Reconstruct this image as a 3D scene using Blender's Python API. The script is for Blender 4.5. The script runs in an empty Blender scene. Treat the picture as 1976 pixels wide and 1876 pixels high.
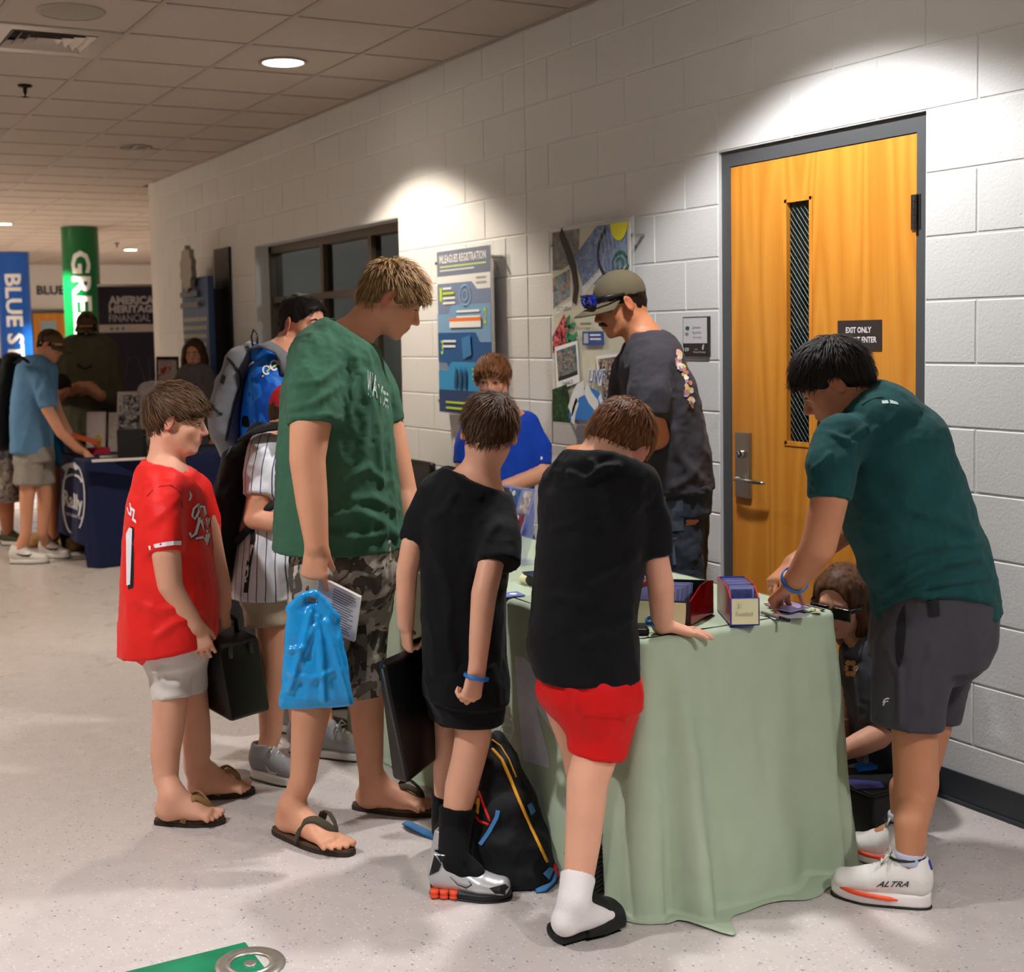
# Community trading-card table in a school corridor: Blender 4.5 scene script
import bpy, bmesh, math, random
import numpy as np
from mathutils import Matrix, Vector
from mathutils.bvhtree import BVHTree

random.seed(7)
RNG = np.random.default_rng(7)
SC = bpy.context.scene
COL = SC.collection

# ------------------------------------------------------------------ camera (solved from the block wall and ceiling grid)
F_PX, CX, CY = 2507.35, 855.76, 837.04
YAW, PITCH, ROLL, EYE = 0.4885, -0.0766, -0.0222, 1.5531
IMG_W, IMG_H = 1976, 1876
WALL_X = 3.38           # face of the block wall
CEIL_Z = 3.007


def _basis():
    w = np.array([math.sin(YAW) * math.cos(PITCH), math.cos(YAW) * math.cos(PITCH), math.sin(PITCH)])
    r0 = np.array([math.cos(YAW), -math.sin(YAW), 0.0])
    u0 = np.cross(r0, w)
    r = r0 * math.cos(ROLL) + u0 * math.sin(ROLL)
    u = -r0 * math.sin(ROLL) + u0 * math.cos(ROLL)
    return r, u, w


CR, CU, CW = _basis()
CAM = np.array([0.0, 0.0, EYE])
# level basis used to pose figures (upright in the room, seen from the viewpoint)
HR = np.array([math.cos(YAW), -math.sin(YAW), 0.0])
HW = np.array([math.sin(YAW), math.cos(YAW), 0.0])
HZ = np.array([0.0, 0.0, 1.0])


def ray(x, y):
    return CW + (x - CX) / F_PX * CR - (y - CY) / F_PX * CU


def P(x, y, d):
    """point seen at (x, y) of the photograph at distance d in front of the camera"""
    return CAM + ray(x, y) * d


def on_z(x, y, z=0.0):
    v = ray(x, y)
    return CAM + v * ((z - EYE) / v[2])


def on_x(x, y, X=WALL_X):
    v = ray(x, y)
    return CAM + v * (X / v[0])


def depth(p):
    return float((np.asarray(p) - CAM) @ CW)


def project(V):
    d = np.asarray(V, float) - CAM
    z = d @ CW
    return CX + F_PX * (d @ CR) / z, CY - F_PX * (d @ CU) / z


cam_d = bpy.data.cameras.new('camera')
cam_d.sensor_fit = 'HORIZONTAL'
cam_d.sensor_width = 36.0
cam_d.lens = 36.0 * F_PX / IMG_W
cam_d.shift_x = (IMG_W / 2 - CX) / IMG_W
cam_d.shift_y = (CY - IMG_H / 2) / IMG_W
cam_d.clip_start = 0.05
cam_o = bpy.data.objects.new('camera', cam_d)
COL.objects.link(cam_o)
M = Matrix.Identity(4)
for i in range(3):
    M[i][0], M[i][1], M[i][2], M[i][3] = CR[i], CU[i], -CW[i], CAM[i]
cam_o.matrix_world = M
cam_d.dof.use_dof = True
cam_d.dof.focus_distance = 3.75
cam_d.dof.aperture_fstop = 4.5
SC.camera = cam_o

# ------------------------------------------------------------------ world, exposure
world = bpy.data.worlds.new('world')
SC.world = world
world.use_nodes = True
bg = world.node_tree.nodes['Background']
bg.inputs[0].default_value = (0.93, 0.96, 1.0, 1)
bg.inputs[1].default_value = 0.35
SC.view_settings.view_transform = 'Standard'
SC.view_settings.look = 'None'
SC.view_settings.gamma = 1.0
SC.view_settings.exposure = 1.22
SC.view_settings.use_curve_mapping = False
SC.cycles.use_denoising = True
SC.cycles.max_bounces = 5
SC.cycles.diffuse_bounces = 3
SC.cycles.glossy_bounces = 2
SC.cycles.transmission_bounces = 4
SC.cycles.use_adaptive_sampling = True
SC.cycles.adaptive_threshold = 0.1
SC.cycles.adaptive_min_samples = 8
SC.cycles.caustics_reflective = False
SC.cycles.caustics_refractive = False

# corridor and lobby downlights, including unseen ones added for light: (x, y, watts, colour, lit)
WARM = (1.0, 0.87, 0.72)
COOL = (0.985, 0.98, 1.0)
DOWNLIGHTS = [
    (2.60, 3.30, 84, COOL, True),
    (2.58, 6.57, 90, WARM, True),
    (2.647, 9.83, 0, WARM, False),
    (2.60, 0.05, 95, COOL, True),
    (-0.45, 3.30, 120, COOL, True),  # left-hand row is unseen, added to fill the corridor
    (-0.45, 6.57, 55, WARM, True),
    (-0.45, 0.05, 130, COOL, True),
    (-0.45, 9.83, 110, WARM, True),
    (5.474, 20.82, 520, WARM, True),
    (2.807, 16.58, 480, WARM, True),
    (-0.45, 13.1, 60, WARM, True),  # unseen, added to lighten the far end of the corridor
    (-0.6, 15.0, 420, WARM, True),  # this one and the next are unseen, added to brighten the lobby
    (0.4, 20.5, 520, WARM, True),
]
for (lx, ly, lw, lc, lit) in DOWNLIGHTS:
    if not lit:
        continue
    ld = bpy.data.lights.new('downlight_lamp', 'SPOT')
    ld.energy = lw
    ld.color = lc
    ld.spot_size = math.radians(118)
    ld.spot_blend = 0.28
    ld.shadow_soft_size = 0.07
    lo = bpy.data.objects.new('downlight_lamp', ld)
    lo.location = (lx, ly, CEIL_Z - 0.03)
    COL.objects.link(lo)


# ------------------------------------------------------------------ helpers: objects
def tag(o, label=None, cat=None, group=None, kind=None):
    if label:
        o['label'] = label
    if cat:
        o['category'] = cat
    if group:
        o['group'] = group
    if kind:
        o['kind'] = kind
    return o


def empty(name, loc=(0, 0, 0), label=None, cat=None, group=None, kind=None):
    o = bpy.data.objects.new(name, None)
    o.empty_display_size = 0.1
    o.location = tuple(float(c) for c in loc)
    COL.objects.link(o)
    return tag(o, label, cat, group, kind)


def raw_mesh(name, V, F, smooth=False):
    """V (n,3), F either (m,4)/(m,3) array or list of index lists"""
    me = bpy.data.meshes.new(name)
    V = np.asarray(V, np.float32)
    if isinstance(F, np.ndarray):
        k = F.shape[1]
        me.vertices.add(len(V))
        me.vertices.foreach_set('co', V.ravel())
        me.loops.add(F.size)
        me.loops.foreach_set('vertex_index', F.astype(np.int32).ravel())
        me.polygons.add(len(F))
        me.polygons.foreach_set('loop_start', np.arange(0, F.size, k, dtype=np.int32))
    else:
        me.from_pydata([tuple(map(float, v)) for v in V], [], [list(map(int, f)) for f in F])
    if smooth and len(me.polygons):
        me.polygons.foreach_set('use_smooth', np.ones(len(me.polygons), bool))
    me.update(calc_edges=True)
    return me


def world_of(o):
    m = Matrix.Identity(4)
    while o is not None:
        m = Matrix.LocRotScale(o.location, o.rotation_euler, o.scale) @ m
        o = o.parent
    return m


def mesh_obj(name, V, F, mat, parent=None, smooth=False, local=False):
    """one mesh object; V in room coordinates unless local"""
    V = np.asarray(V, float)
    if parent is not None and not local:
        mi = np.array(world_of(parent).inverted())
        V = V @ mi[:3, :3].T + mi[:3, 3]
    me = raw_mesh(name, V, F, smooth)
    if mat is not None:
        me.materials.append(mat)
    o = bpy.data.objects.new(name, me)
    COL.objects.link(o)
    if parent is not None:
        o.parent = parent
    return o


def share(name, src, parent, loc=None, rot=None):
    """another object that shares src's mesh"""
    o = bpy.data.objects.new(name, src.data)
    COL.objects.link(o)
    o.parent = parent
    o.location = src.location if loc is None else loc
    if rot is not None:
        o.rotation_euler = rot
    return o


class MB:
    """collects simple shapes into one mesh"""

    def __init__(self):
        self.V, self.F = [], []

    def add(self, V, F):
        n = len(self.V)
        self.V += [tuple(map(float, v)) for v in V]
        self.F += [[i + n for i in f] for f in F]
        return self

    def box(self, lo, hi, M=None):
        x0, y0, z0 = lo
        x1, y1, z1 = hi
        V = np.array([(x0, y0, z0), (x1, y0, z0), (x1, y1, z0), (x0, y1, z0), (x0, y0, z1), (x1, y0, z1), (x1, y1, z1), (x0, y1, z1)], float)
        if M is not None:
            V = V @ np.asarray(M)[:3, :3].T + np.asarray(M)[:3, 3]
        return self.add(V, [(3, 2, 1, 0), (4, 5, 6, 7), (0, 1, 5, 4), (1, 2, 6, 5), (2, 3, 7, 6), (3, 0, 4, 7)])

    def rbox(self, lo, hi, b, M=None):
        """box with chamfered edges"""
        bm = bmesh.new()
        bmesh.ops.create_cube(bm, size=1.0)
        lo, hi = np.array(lo, float), np.array(hi, float)
        for v in bm.verts:
            v.co = Vector(lo + (np.array(v.co) + .5) * (hi - lo))
        bmesh.ops.bevel(bm, geom=list(bm.edges), offset=b, segments=2, affect='EDGES', profile=.5)
        V = np.array([v.co[:] for v in bm.verts])
        bm.verts.index_update()
        F = [[v.index for v in f.verts] for f in bm.faces]
        bm.free()
        if M is not None:
            V = V @ np.asarray(M)[:3, :3].T + np.asarray(M)[:3, 3]
        return self.add(V, F)

    def tube(self, pts, r, n=8, cap=True, flat=None):
        """tube along pts; r scalar or list; flat=(normal, ratio) flattens it"""
        pts = [np.array(p, float) for p in pts]
        if np.isscalar(r):
            r = [r] * len(pts)
        rings = []
        prev = None
        for i, p in enumerate(pts):
            t = pts[min(i + 1, len(pts) - 1)] - pts[max(i - 1, 0)]
            t = t / (np.linalg.norm(t) + 1e-9)
            if prev is None:
                a = np.array([0, 0, 1.0]) if abs(t[2]) < .9 else np.array([1.0, 0, 0])
            else:
                a = prev
            e1 = a - t * (a @ t)
            e1 /= np.linalg.norm(e1) + 1e-9
            prev = e1
            e2 = np.cross(t, e1)
            if flat is not None:
                nn = np.array(flat[0], float)
                nn = nn - t * (nn @ t)
                nn /= np.linalg.norm(nn) + 1e-9
                e1, e2 = np.cross(nn, t), nn * flat[1]
            rings.append([p + r[i] * (math.cos(2 * math.pi * k / n) * e1 + math.sin(2 * math.pi * k / n) * e2) for k in range(n)])
        V = [v for R in rings for v in R]
        F = []
        for i in range(len(rings) - 1):
            for k in range(n):
                F.append((i * n + k, i * n + (k + 1) % n, (i + 1) * n + (k + 1) % n, (i + 1) * n + k))
        if cap:
            F.append(tuple(range(n - 1, -1, -1)))
            F.append(tuple((len(rings) - 1) * n + k for k in range(n)))
        return self.add(V, F)

    def lathe(self, prof, c, n=24, axis=(0, 0, 1)):
        """profile of (radius, height) turned about axis through c"""
        ax = np.array(axis, float)
        a = np.array([1.0, 0, 0]) if abs(ax[0]) < .9 else np.array([0, 1.0, 0])
        e1 = a - ax * (a @ ax)
        e1 /= np.linalg.norm(e1)
        e2 = np.cross(ax, e1)
        c = np.array(c, float)
        V, F = [], []
        for (r, h) in prof:
            for k in range(n):
                t = 2 * math.pi * k / n
                V.append(c + ax * h + r * (math.cos(t) * e1 + math.sin(t) * e2))
        for i in range(len(prof) - 1):
            for k in range(n):
                F.append((i * n + k, i * n + (k + 1) % n, (i + 1) * n + (k + 1) % n, (i + 1) * n + k))
        return self.add(V, F)

    def prism(self, poly, e1, e2, n, c, t):
        """polygon (list of 2-D points in axes e1,e2 at c) extruded by t along n"""
        e1, e2, n, c = (np.array(q, float) for q in (e1, e2, n, c))
        A = [c + x * e1 + y * e2 for x, y in poly]
        m = len(A)
        V = A + [a + n * t for a in A]
        F = [tuple(range(m - 1, -1, -1)), tuple(range(m, 2 * m))]
        for i in range(m):
            F.append((i, (i + 1) % m, m + (i + 1) % m, m + i))
        return self.add(V, F)

    def quad(self, a, b, c, d):
        return self.add([a, b, c, d], [(0, 1, 2, 3)])

    def build(self, name, mat, parent=None, smooth=False, local=False):
        return mesh_obj(name, self.V, self.F, mat, parent, smooth, local)


def smooth_by_angle(o, deg=40):
    me = o.data
    bm = bmesh.new()
    bm.from_mesh(me)
    for e in bm.edges:
        if len(e.link_faces) == 2:
            e.smooth = e.calc_face_angle(0) < math.radians(deg)
        else:
            e.smooth = False
    for f in bm.faces:
        f.smooth = True
    bm.to_mesh(me)
    bm.free()
    return o


# ------------------------------------------------------------------ helpers: materials
def srgb(r, g=None, b=None):
    if g is None:
        r, g, b = r
    return tuple(((c / 255.0) / 12.92 if c / 255.0 <= .04045 else ((c / 255.0 + .055) / 1.055) ** 2.4) for c in (r, g, b))


_MATS = {}


def mat(name, col, rough=.6, metal=0., spec=.5, bump=0., bscale=60., var=0., vscale=8., sheen=0., coat=0., trans=0., emit=None, estr=0., alpha=1., sss=0., stretch=None, ior=1.45):
    """procedural principled material; col is an sRGB 0-255 triple"""
    if name in _MATS:
        return _MATS[name]
    m = bpy.data.materials.new(name)
    m.use_nodes = True
    nt = m.node_tree
    b = nt.nodes['Principled BSDF']
    c = srgb(col)
    b.inputs['Base Color'].default_value = (*c, 1)
    b.inputs['Roughness'].default_value = rough
    b.inputs['Metallic'].default_value = metal
    b.inputs['Specular IOR Level'].default_value = spec
    b.inputs['IOR'].default_value = ior
    if sheen:
        b.inputs['Sheen Weight'].default_value = sheen
        b.inputs['Sheen Roughness'].default_value = .5
    if coat:
        b.inputs['Coat Weight'].default_value = coat
        b.inputs['Coat Roughness'].default_value = .1
    if trans:
        b.inputs['Transmission Weight'].default_value = trans
    if emit is not None:
        b.inputs['Emission Color'].default_value = (*srgb(emit), 1)
        b.inputs['Emission Strength'].default_value = estr
    if sss:
        b.inputs['Subsurface Weight'].default_value = sss
        b.inputs['Subsurface Radius'].default_value = (.012, .005, .003)
        b.inputs['Subsurface Scale'].default_value = 1.0
    if alpha < 1:
        b.inputs['Alpha'].default_value = alpha
    if bump or var:
        tc = nt.nodes.new('ShaderNodeTexCoord')
        vec = tc.outputs['Object']
        if stretch:
            mp = nt.nodes.new('ShaderNodeMapping')
            mp.inputs['Scale'].default_value = stretch
            nt.links.new(vec, mp.inputs[0])
            vec = mp.outputs[0]
    if var:
        n = nt.nodes.new('ShaderNodeTexNoise')
        n.inputs['Scale'].default_value = vscale
        n.inputs['Detail'].default_value = 4
        nt.links.new(vec, n.inputs['Vector'])
        r = nt.nodes.new('ShaderNodeValToRGB')
        r.color_ramp.elements[0].position = .3
        r.color_ramp.elements[1].position = .7
        r.color_ramp.elements[0].color = (*[max(0, q * (1 - var)) for q in c], 1)
        r.color_ramp.elements[1].color = (*[min(1, q * (1 + var)) for q in c], 1)
        nt.links.new(n.outputs['Fac'], r.inputs[0])
        nt.links.new(r.outputs[0], b.inputs['Base Color'])
    if bump:
        n = nt.nodes.new('ShaderNodeTexNoise')
        n.inputs['Scale'].default_value = bscale
        n.inputs['Detail'].default_value = 3
        nt.links.new(vec, n.inputs['Vector'])
        bp = nt.nodes.new('ShaderNodeBump')
        bp.inputs['Strength'].default_value = 1.0
        bp.inputs['Distance'].default_value = bump
        nt.links.new(n.outputs['Fac'], bp.inputs['Height'])
        nt.links.new(bp.outputs[0], b.inputs['Normal'])
    _MATS[name] = m
    return m


def nodes_of(m):
    return m.node_tree, m.node_tree.nodes['Principled BSDF']


def cloth_mat(name, col, rough=.85, bump=.0006, bscale=350, var=.05, sheen=.04):
    return mat(name, col, rough=rough, bump=bump, bscale=bscale, var=var, vscale=14, sheen=sheen, spec=.25)


def pattern_mat(name, cols, scale=14, rough=.8, stretch=(1, 1, 1)):
    """blotchy camouflage of several colours"""
    m = mat(name, cols[0], rough=rough, spec=.2)
    nt, b = nodes_of(m)
    g = nt.nodes.new('ShaderNodeNewGeometry')
    prev = None
    for i, c in enumerate(cols[1:]):
        mp = nt.nodes.new('ShaderNodeMapping')
        mp.inputs['Location'].default_value = (i * 7.3, i * 3.1, i * 1.7)
        mp.inputs['Scale'].default_value = stretch
        nt.links.new(g.outputs['Position'], mp.inputs[0])
        n = nt.nodes.new('ShaderNodeTexNoise')
        n.inputs['Scale'].default_value = scale * (1 + .25 * i)
        n.inputs['Detail'].default_value = 2.5
        n.inputs['Distortion'].default_value = .6
        nt.links.new(mp.outputs[0], n.inputs['Vector'])
        r = nt.nodes.new('ShaderNodeValToRGB')
        r.color_ramp.interpolation = 'CONSTANT'
        r.color_ramp.elements[0].color = (0, 0, 0, 1)
        r.color_ramp.elements[1].color = (1, 1, 1, 1)
        r.color_ramp.elements[1].position = .53 + .02 * i
        nt.links.new(n.outputs['Fac'], r.inputs[0])
        mx = nt.nodes.new('ShaderNodeMix')
        mx.data_type = 'RGBA'
        if prev is None:
            mx.inputs[6].default_value = (*srgb(cols[0]), 1)
        else:
            nt.links.new(prev, mx.inputs[6])
        mx.inputs[7].default_value = (*srgb(c), 1)
        nt.links.new(r.outputs[0], mx.inputs[0])
        prev = mx.outputs[2]
    nt.links.new(prev, b.inputs['Base Color'])
    return m


# ------------------------------------------------------------------ helpers: distance-field modelling (figures, cloth, hair, shoes)
def _n(v):
    v = np.asarray(v, float)
    return v / (np.linalg.norm(v) + 1e-12)


class Vol:
    """smooth union of shapes, meshed on a grid that can be finer around chosen spots"""

    def __init__(self, h=.008):
        self.h, self.pr, self.fine, self.grp = h, [], [], None

    def refine(self, c, r, h):
        self.fine.append((np.asarray(c, float) - r, np.asarray(c, float) + r, h))

    def _add(self, lo, hi, fn, k, op):
        if self.grp is not None:
            self.grp.append((np.asarray(lo, float), np.asarray(hi, float), fn))
            return
        self.pr.append((np.asarray(lo, float), np.asarray(hi, float), fn, k, op))

    def _close(self, k, op):
        g, self.grp = self.grp, None
        if g:
            self.pr.append((np.min([q[0] for q in g], 0), np.max([q[1] for q in g], 0), g, k, op))

    def cone(self, a, b, ra, rb, k=.02, op='u', flat0=False, flat1=False):
        a, b = np.asarray(a, float), np.asarray(b, float)
        ab = b - a
        L2 = ab @ ab + 1e-12
        L = math.sqrt(L2)
        e = ab / L

        def fn(X, Y, Z):
            x, y, z = X - a[0], Y - a[1], Z - a[2]
            s = (x * ab[0] + y * ab[1] + z * ab[2]) / L2
            t = np.clip(s, 0, 1)
            d = np.sqrt((x - t * ab[0]) ** 2 + (y - t * ab[1]) ** 2 + (z - t * ab[2]) ** 2) - (ra + (rb - ra) * t)
            if flat1:
                d = np.maximum(d, (s - 1) * L)
            if flat0:
                d = np.maximum(d, -s * L)
            return d
        R = max(ra, rb)
        self._add(np.minimum(a, b) - R, np.maximum(a, b) + R, fn, k, op)
        return self

    def chain(self, pts, k=.02, flat0=False, flat1=False, op='u'):
        """pts: list of (point, radius)"""
        self.grp = []
        for i in range(len(pts) - 1):
            self.cone(pts[i][0], pts[i + 1][0], pts[i][1], pts[i + 1][1], k, op, flat0 and i == 0, flat1 and i == len(pts) - 2)
        self._close(k, op)
        return self

    def ell(self, c, rad, axes=None, k=.02, op='u'):
        c, rad = np.asarray(c, float), np.asarray(rad, float)
        A = np.eye(3) if axes is None else np.asarray(axes, float)   # rows: unit axes
        m = float(rad.min())

        def fn(X, Y, Z):
            x, y, z = X - c[0], Y - c[1], Z - c[2]
            q = [(A[i, 0] * x + A[i, 1] * y + A[i, 2] * z) / rad[i] for i in range(3)]
            n1 = np.sqrt(q[0] ** 2 + q[1] ** 2 + q[2] ** 2)
            n2 = np.sqrt((q[0] / rad[0]) ** 2 + (q[1] / rad[1]) ** 2 + (q[2] / rad[2]) ** 2)
            return n1 * (n1 - 1) / (n2 + 1e-6)
        ext = np.sqrt(((A * rad[:, None]) ** 2).sum(0))
        self._add(c - ext, c + ext, fn, k, op)
        return self

    def box(self, c, half, axes=None, rnd=.005, k=.005, op='u'):
        c, half = np.asarray(c, float), np.asarray(half, float) - rnd
        A = np.eye(3) if axes is None else np.asarray(axes, float)

        def fn(X, Y, Z):
            x, y, z = X - c[0], Y - c[1], Z - c[2]
            q = [np.abs(A[i, 0] * x + A[i, 1] * y + A[i, 2] * z) - half[i] for i in range(3)]
            out = np.sqrt(np.maximum(q[0], 0) ** 2 + np.maximum(q[1], 0) ** 2 + np.maximum(q[2], 0) ** 2)
            return out + np.minimum(np.maximum(np.maximum(q[0], q[1]), q[2]), 0) - rnd
        ext = np.abs(A.T) @ (half + rnd)
        self._add(c - ext, c + ext, fn, k, op)
        return self

    def loft(self, secs, k=.02, flat0=False, flat1=False, n=2.0, op='u'):
        """secs: list of (centre, e1*a, e2*b) half-axis vectors; elliptical sections joined"""
        self.grp = []
        for i in range(len(secs) - 1):
            (c0, A0, B0), (c1, A1, B1) = secs[i], secs[i + 1]
            c0, c1 = np.asarray(c0, float), np.asarray(c1, float)
            a0, a1, b0, b1 = (np.linalg.norm(q) for q in (A0, A1, B0, B1))
            e1 = _n(_n(A0) + _n(A1))
            ax = c1 - c0
            e3 = np.cross(e1, _n(_n(B0) + _n(B1)))
            if e3 @ ax < 0:
                e3 = -e3
            e3 = _n(e3)
            e2 = np.cross(e3, e1)
            L = ax @ e3
            if L < 1e-4:
                continue
            f0, f1 = flat0 and i == 0, flat1 and i == len(secs) - 2

            def fn(X, Y, Z, c0=c0, ax=ax, e1=e1, e2=e2, e3=e3, L=L, a0=a0, a1=a1, b0=b0, b1=b1, f0=f0, f1=f1):
                x, y, z = X - c0[0], Y - c0[1], Z - c0[2]
                s = (x * e3[0] + y * e3[1] + z * e3[2]) / L
                t = np.clip(s, 0, 1)
                x, y, z = x - t * ax[0], y - t * ax[1], z - t * ax[2]
                a, b = a0 + (a1 - a0) * t, b0 + (b1 - b0) * t
                q1 = np.abs(x * e1[0] + y * e1[1] + z * e1[2]) / a
                q2 = np.abs(x * e2[0] + y * e2[1] + z * e2[2]) / b
                q3 = (x * e3[0] + y * e3[1] + z * e3[2]) / np.minimum(a, b)
                if n == 2.0:
                    g = np.sqrt(q1 * q1 + q2 * q2 + q3 * q3)
                else:
                    g = np.sqrt((q1 ** n + q2 ** n) ** (2 / n) + q3 * q3)
                d = (g - 1) * np.minimum(a, b)
                if f0:
                    d = np.maximum(d, -s * L)
                if f1:
                    d = np.maximum(d, (s - 1) * L)
                return d
            ex = [np.abs(A0) + np.abs(B0), np.abs(A1) + np.abs(B1)]
            m0, m1 = (0 if f0 else min(a0, b0)), (0 if f1 else min(a1, b1))
            lo = np.minimum(c0 - ex[0] - m0, c1 - ex[1] - m1)
            hi = np.maximum(c0 + ex[0] + m0, c1 + ex[1] + m1)
            self._add(lo, hi, fn, k, op)
        self._close(k, op)
        return self

    def plane(self, p, nrm, k=.003):
        """cut everything on the side nrm points to"""
        p, nrm = np.asarray(p, float), _n(nrm)
        self._add([-1e9] * 3, [1e9] * 3, lambda X, Y, Z: (X - p[0]) * nrm[0] + (Y - p[1]) * nrm[1] + (Z - p[2]) * nrm[2], k, 'i')
        return self

    def mesh(self, smooth=2):
        us = [q for q in self.pr if q[4] == 'u']
        pad = self.h * 2 + .01
        lo = np.min([q[0] for q in us], 0) - pad
        hi = np.max([q[1] for q in us], 0) + pad
        ax = []
        for i in range(3):
            x, out = lo[i], [lo[i]]
            while x < hi[i]:
                st = self.h
                for (a, b, hh) in self.fine:
                    if a[i] - .004 <= x <= b[i]:
                        st = min(st, hh)
                x += st
                out.append(x)
            ax.append(np.array(out, np.float32))
        G = np.full([len(a) for a in ax], 1.0, np.float32)
        for (a, b, fn, k, op) in self.pr:
            m = k + self.h * 2.5
            sl = []
            for i in range(3):
                i0 = max(0, int(np.searchsorted(ax[i], a[i] - m)) - 1)
                i1 = min(len(ax[i]), int(np.searchsorted(ax[i], b[i] + m)) + 1)
                sl.append(slice(i0, i1))
            if any(s.stop <= s.start for s in sl):
                continue
            X, Y, Z = ax[0][sl[0]][:, None, None], ax[1][sl[1]][None, :, None], ax[2][sl[2]][None, None, :]
            if isinstance(fn, list):
                d = np.full(G[tuple(sl)].shape, 1.0, np.float32)
                for (a2, b2, f2) in fn:
                    s2 = []
                    for i in range(3):
                        o_ = ax[i][sl[i]]
                        s2.append(slice(max(0, int(np.searchsorted(o_, a2[i] - m)) - 1), min(len(o_), int(np.searchsorted(o_, b2[i] + m)) + 1)))
                    if any(q.stop <= q.start for q in s2):
                        continue
                    e = f2(X[s2[0]], Y[:, s2[1]], Z[:, :, s2[2]])
                    d[tuple(s2)] = np.minimum(d[tuple(s2)], e)
            else:
                d = np.asarray(fn(X, Y, Z), np.float32)
            g = G[tuple(sl)]
            if op == 'u':
                h = np.clip(.5 + .5 * (g - d) / k, 0, 1)
                G[tuple(sl)] = g + (d - g) * h - k * h * (1 - h)
            else:
                if op == 's':
                    d = -d
                h = np.clip(.5 - .5 * (g - d) / k, 0, 1)
                G[tuple(sl)] = g + (d - g) * h + k * h * (1 - h)
        return surface_nets(G, ax, smooth)


def surface_nets(G, ax, smooth=2):
    S = G < 0
    nx, ny, nz = G.shape
    c = np.zeros((nx - 1, ny - 1, nz - 1), np.int8)
    for dx in (0, 1):
        for dy in (0, 1):
            for dz in (0, 1):
                c += S[dx:nx - 1 + dx, dy:ny - 1 + dy, dz:nz - 1 + dz]
    act = (c > 0) & (c < 8)
    I, J, K = np.nonzero(act)
    ids = np.full(act.shape, -1, np.int32)
    ids[I, J, K] = np.arange(len(I))
    cn = {}
    for dx in (0, 1):
        for dy in (0, 1):
            for dz in (0, 1):
                cn[dx, dy, dz] = G[I + dx, J + dy, K + dz]
    acc = np.zeros((len(I), 3))
    cnt = np.zeros(len(I))
    x0, y0, z0 = ax[0][I], ax[1][J], ax[2][K]
    st = [ax[0][I + 1] - x0, ax[1][J + 1] - y0, ax[2][K + 1] - z0]
    o = [x0, y0, z0]
    for d in range(3):
        e = [(0, 0, 0), (0, 0, 0)]
        oth = [q for q in range(3) if q != d]
        for p in (0, 1):
            for q in (0, 1):
                k0 = [0, 0, 0]
                k0[oth[0]], k0[oth[1]] = p, q
                k1 = list(k0)
                k1[d] = 1
                a, b = cn[tuple(k0)], cn[tuple(k1)]
                m = (a < 0) != (b < 0)
                t = np.where(m, a / np.where(m, a - b, 1), 0)
                pos = [None] * 3
                for r in range(3):
                    pos[r] = o[r] + (t if r == d else k0[r]) * st[r]
                for r in range(3):
                    acc[:, r] += np.where(m, pos[r], 0)
                cnt += m
    V = acc / np.maximum(cnt, 1)[:, None]
    Fs = []
    for d in range(3):
        s0 = [slice(None)] * 3
        s1 = [slice(None)] * 3
        s0[d], s1[d] = slice(0, -1), slice(1, None)
        A, B = S[tuple(s0)], S[tuple(s1)]
        ch = A != B
        e, f = [q for q in range(3) if q != d]
        idx = list(np.nonzero(ch))
        ok = (idx[e] > 0) & (idx[f] > 0) & (idx[e] < G.shape[e] - 1) & (idx[f] < G.shape[f] - 1)
        idx = [q[ok] for q in idx]
        inside = A[tuple(idx)]

        def cell(de, df):
            q = [v.copy() for v in idx]
            q[e] += de
            q[f] += df
            return ids[tuple(q)]
        Q = np.stack([cell(-1, -1), cell(0, -1), cell(0, 0), cell(-1, 0)], 1)
        flip = ~inside if d != 1 else inside
        Q[flip] = Q[flip][:, ::-1]
        Fs.append(Q)
    F = np.concatenate(Fs)
    F = F[(F >= 0).all(1)]
    for _ in range(smooth):
        V = laplace(V, F, .5)
    return V, F


def laplace(V, F, lam):
    n = len(V)
    acc = np.zeros((n, 3))
    cnt = np.zeros(n)
    for a, b in ((0, 1), (1, 2), (2, 3), (3, 0)):
        for i, j in ((F[:, a], F[:, b]), (F[:, b], F[:, a])):
            for r in range(3):
                acc[:, r] += np.bincount(i, V[j, r], n)
            cnt += np.bincount(i, minlength=n)
    return V + lam * (acc / np.maximum(cnt, 1)[:, None] - V)


def vnormals(V, F):
    N = np.zeros_like(V)
    fn = np.cross(V[F[:, 2]] - V[F[:, 0]], V[F[:, 3 if F.shape[1] == 4 else 1]] - V[F[:, 1 if F.shape[1] == 4 else 0]])
    for a in range(F.shape[1]):
        for r in range(3):
            N[:, r] += np.bincount(F[:, a], fn[:, r], len(V))
    return N / (np.linalg.norm(N, axis=1)[:, None] + 1e-12)


_LAT = np.random.default_rng(3).random((32, 32, 32)).astype(np.float32) * 2 - 1


def vnoise(Q):
    """value noise in -1..1 at points Q (n,3)"""
    Q = np.asarray(Q)
    i = np.floor(Q).astype(int)
    f = Q - i
    f = f * f * (3 - 2 * f)
    out = 0
    for dx in (0, 1):
        for dy in (0, 1):
            for dz in (0, 1):
                w = (f[:, 0] if dx else 1 - f[:, 0]) * (f[:, 1] if dy else 1 - f[:, 1]) * (f[:, 2] if dz else 1 - f[:, 2])
                out = out + w * _LAT[(i[:, 0] + dx) & 31, (i[:, 1] + dy) & 31, (i[:, 2] + dz) & 31]
    return out


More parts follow.
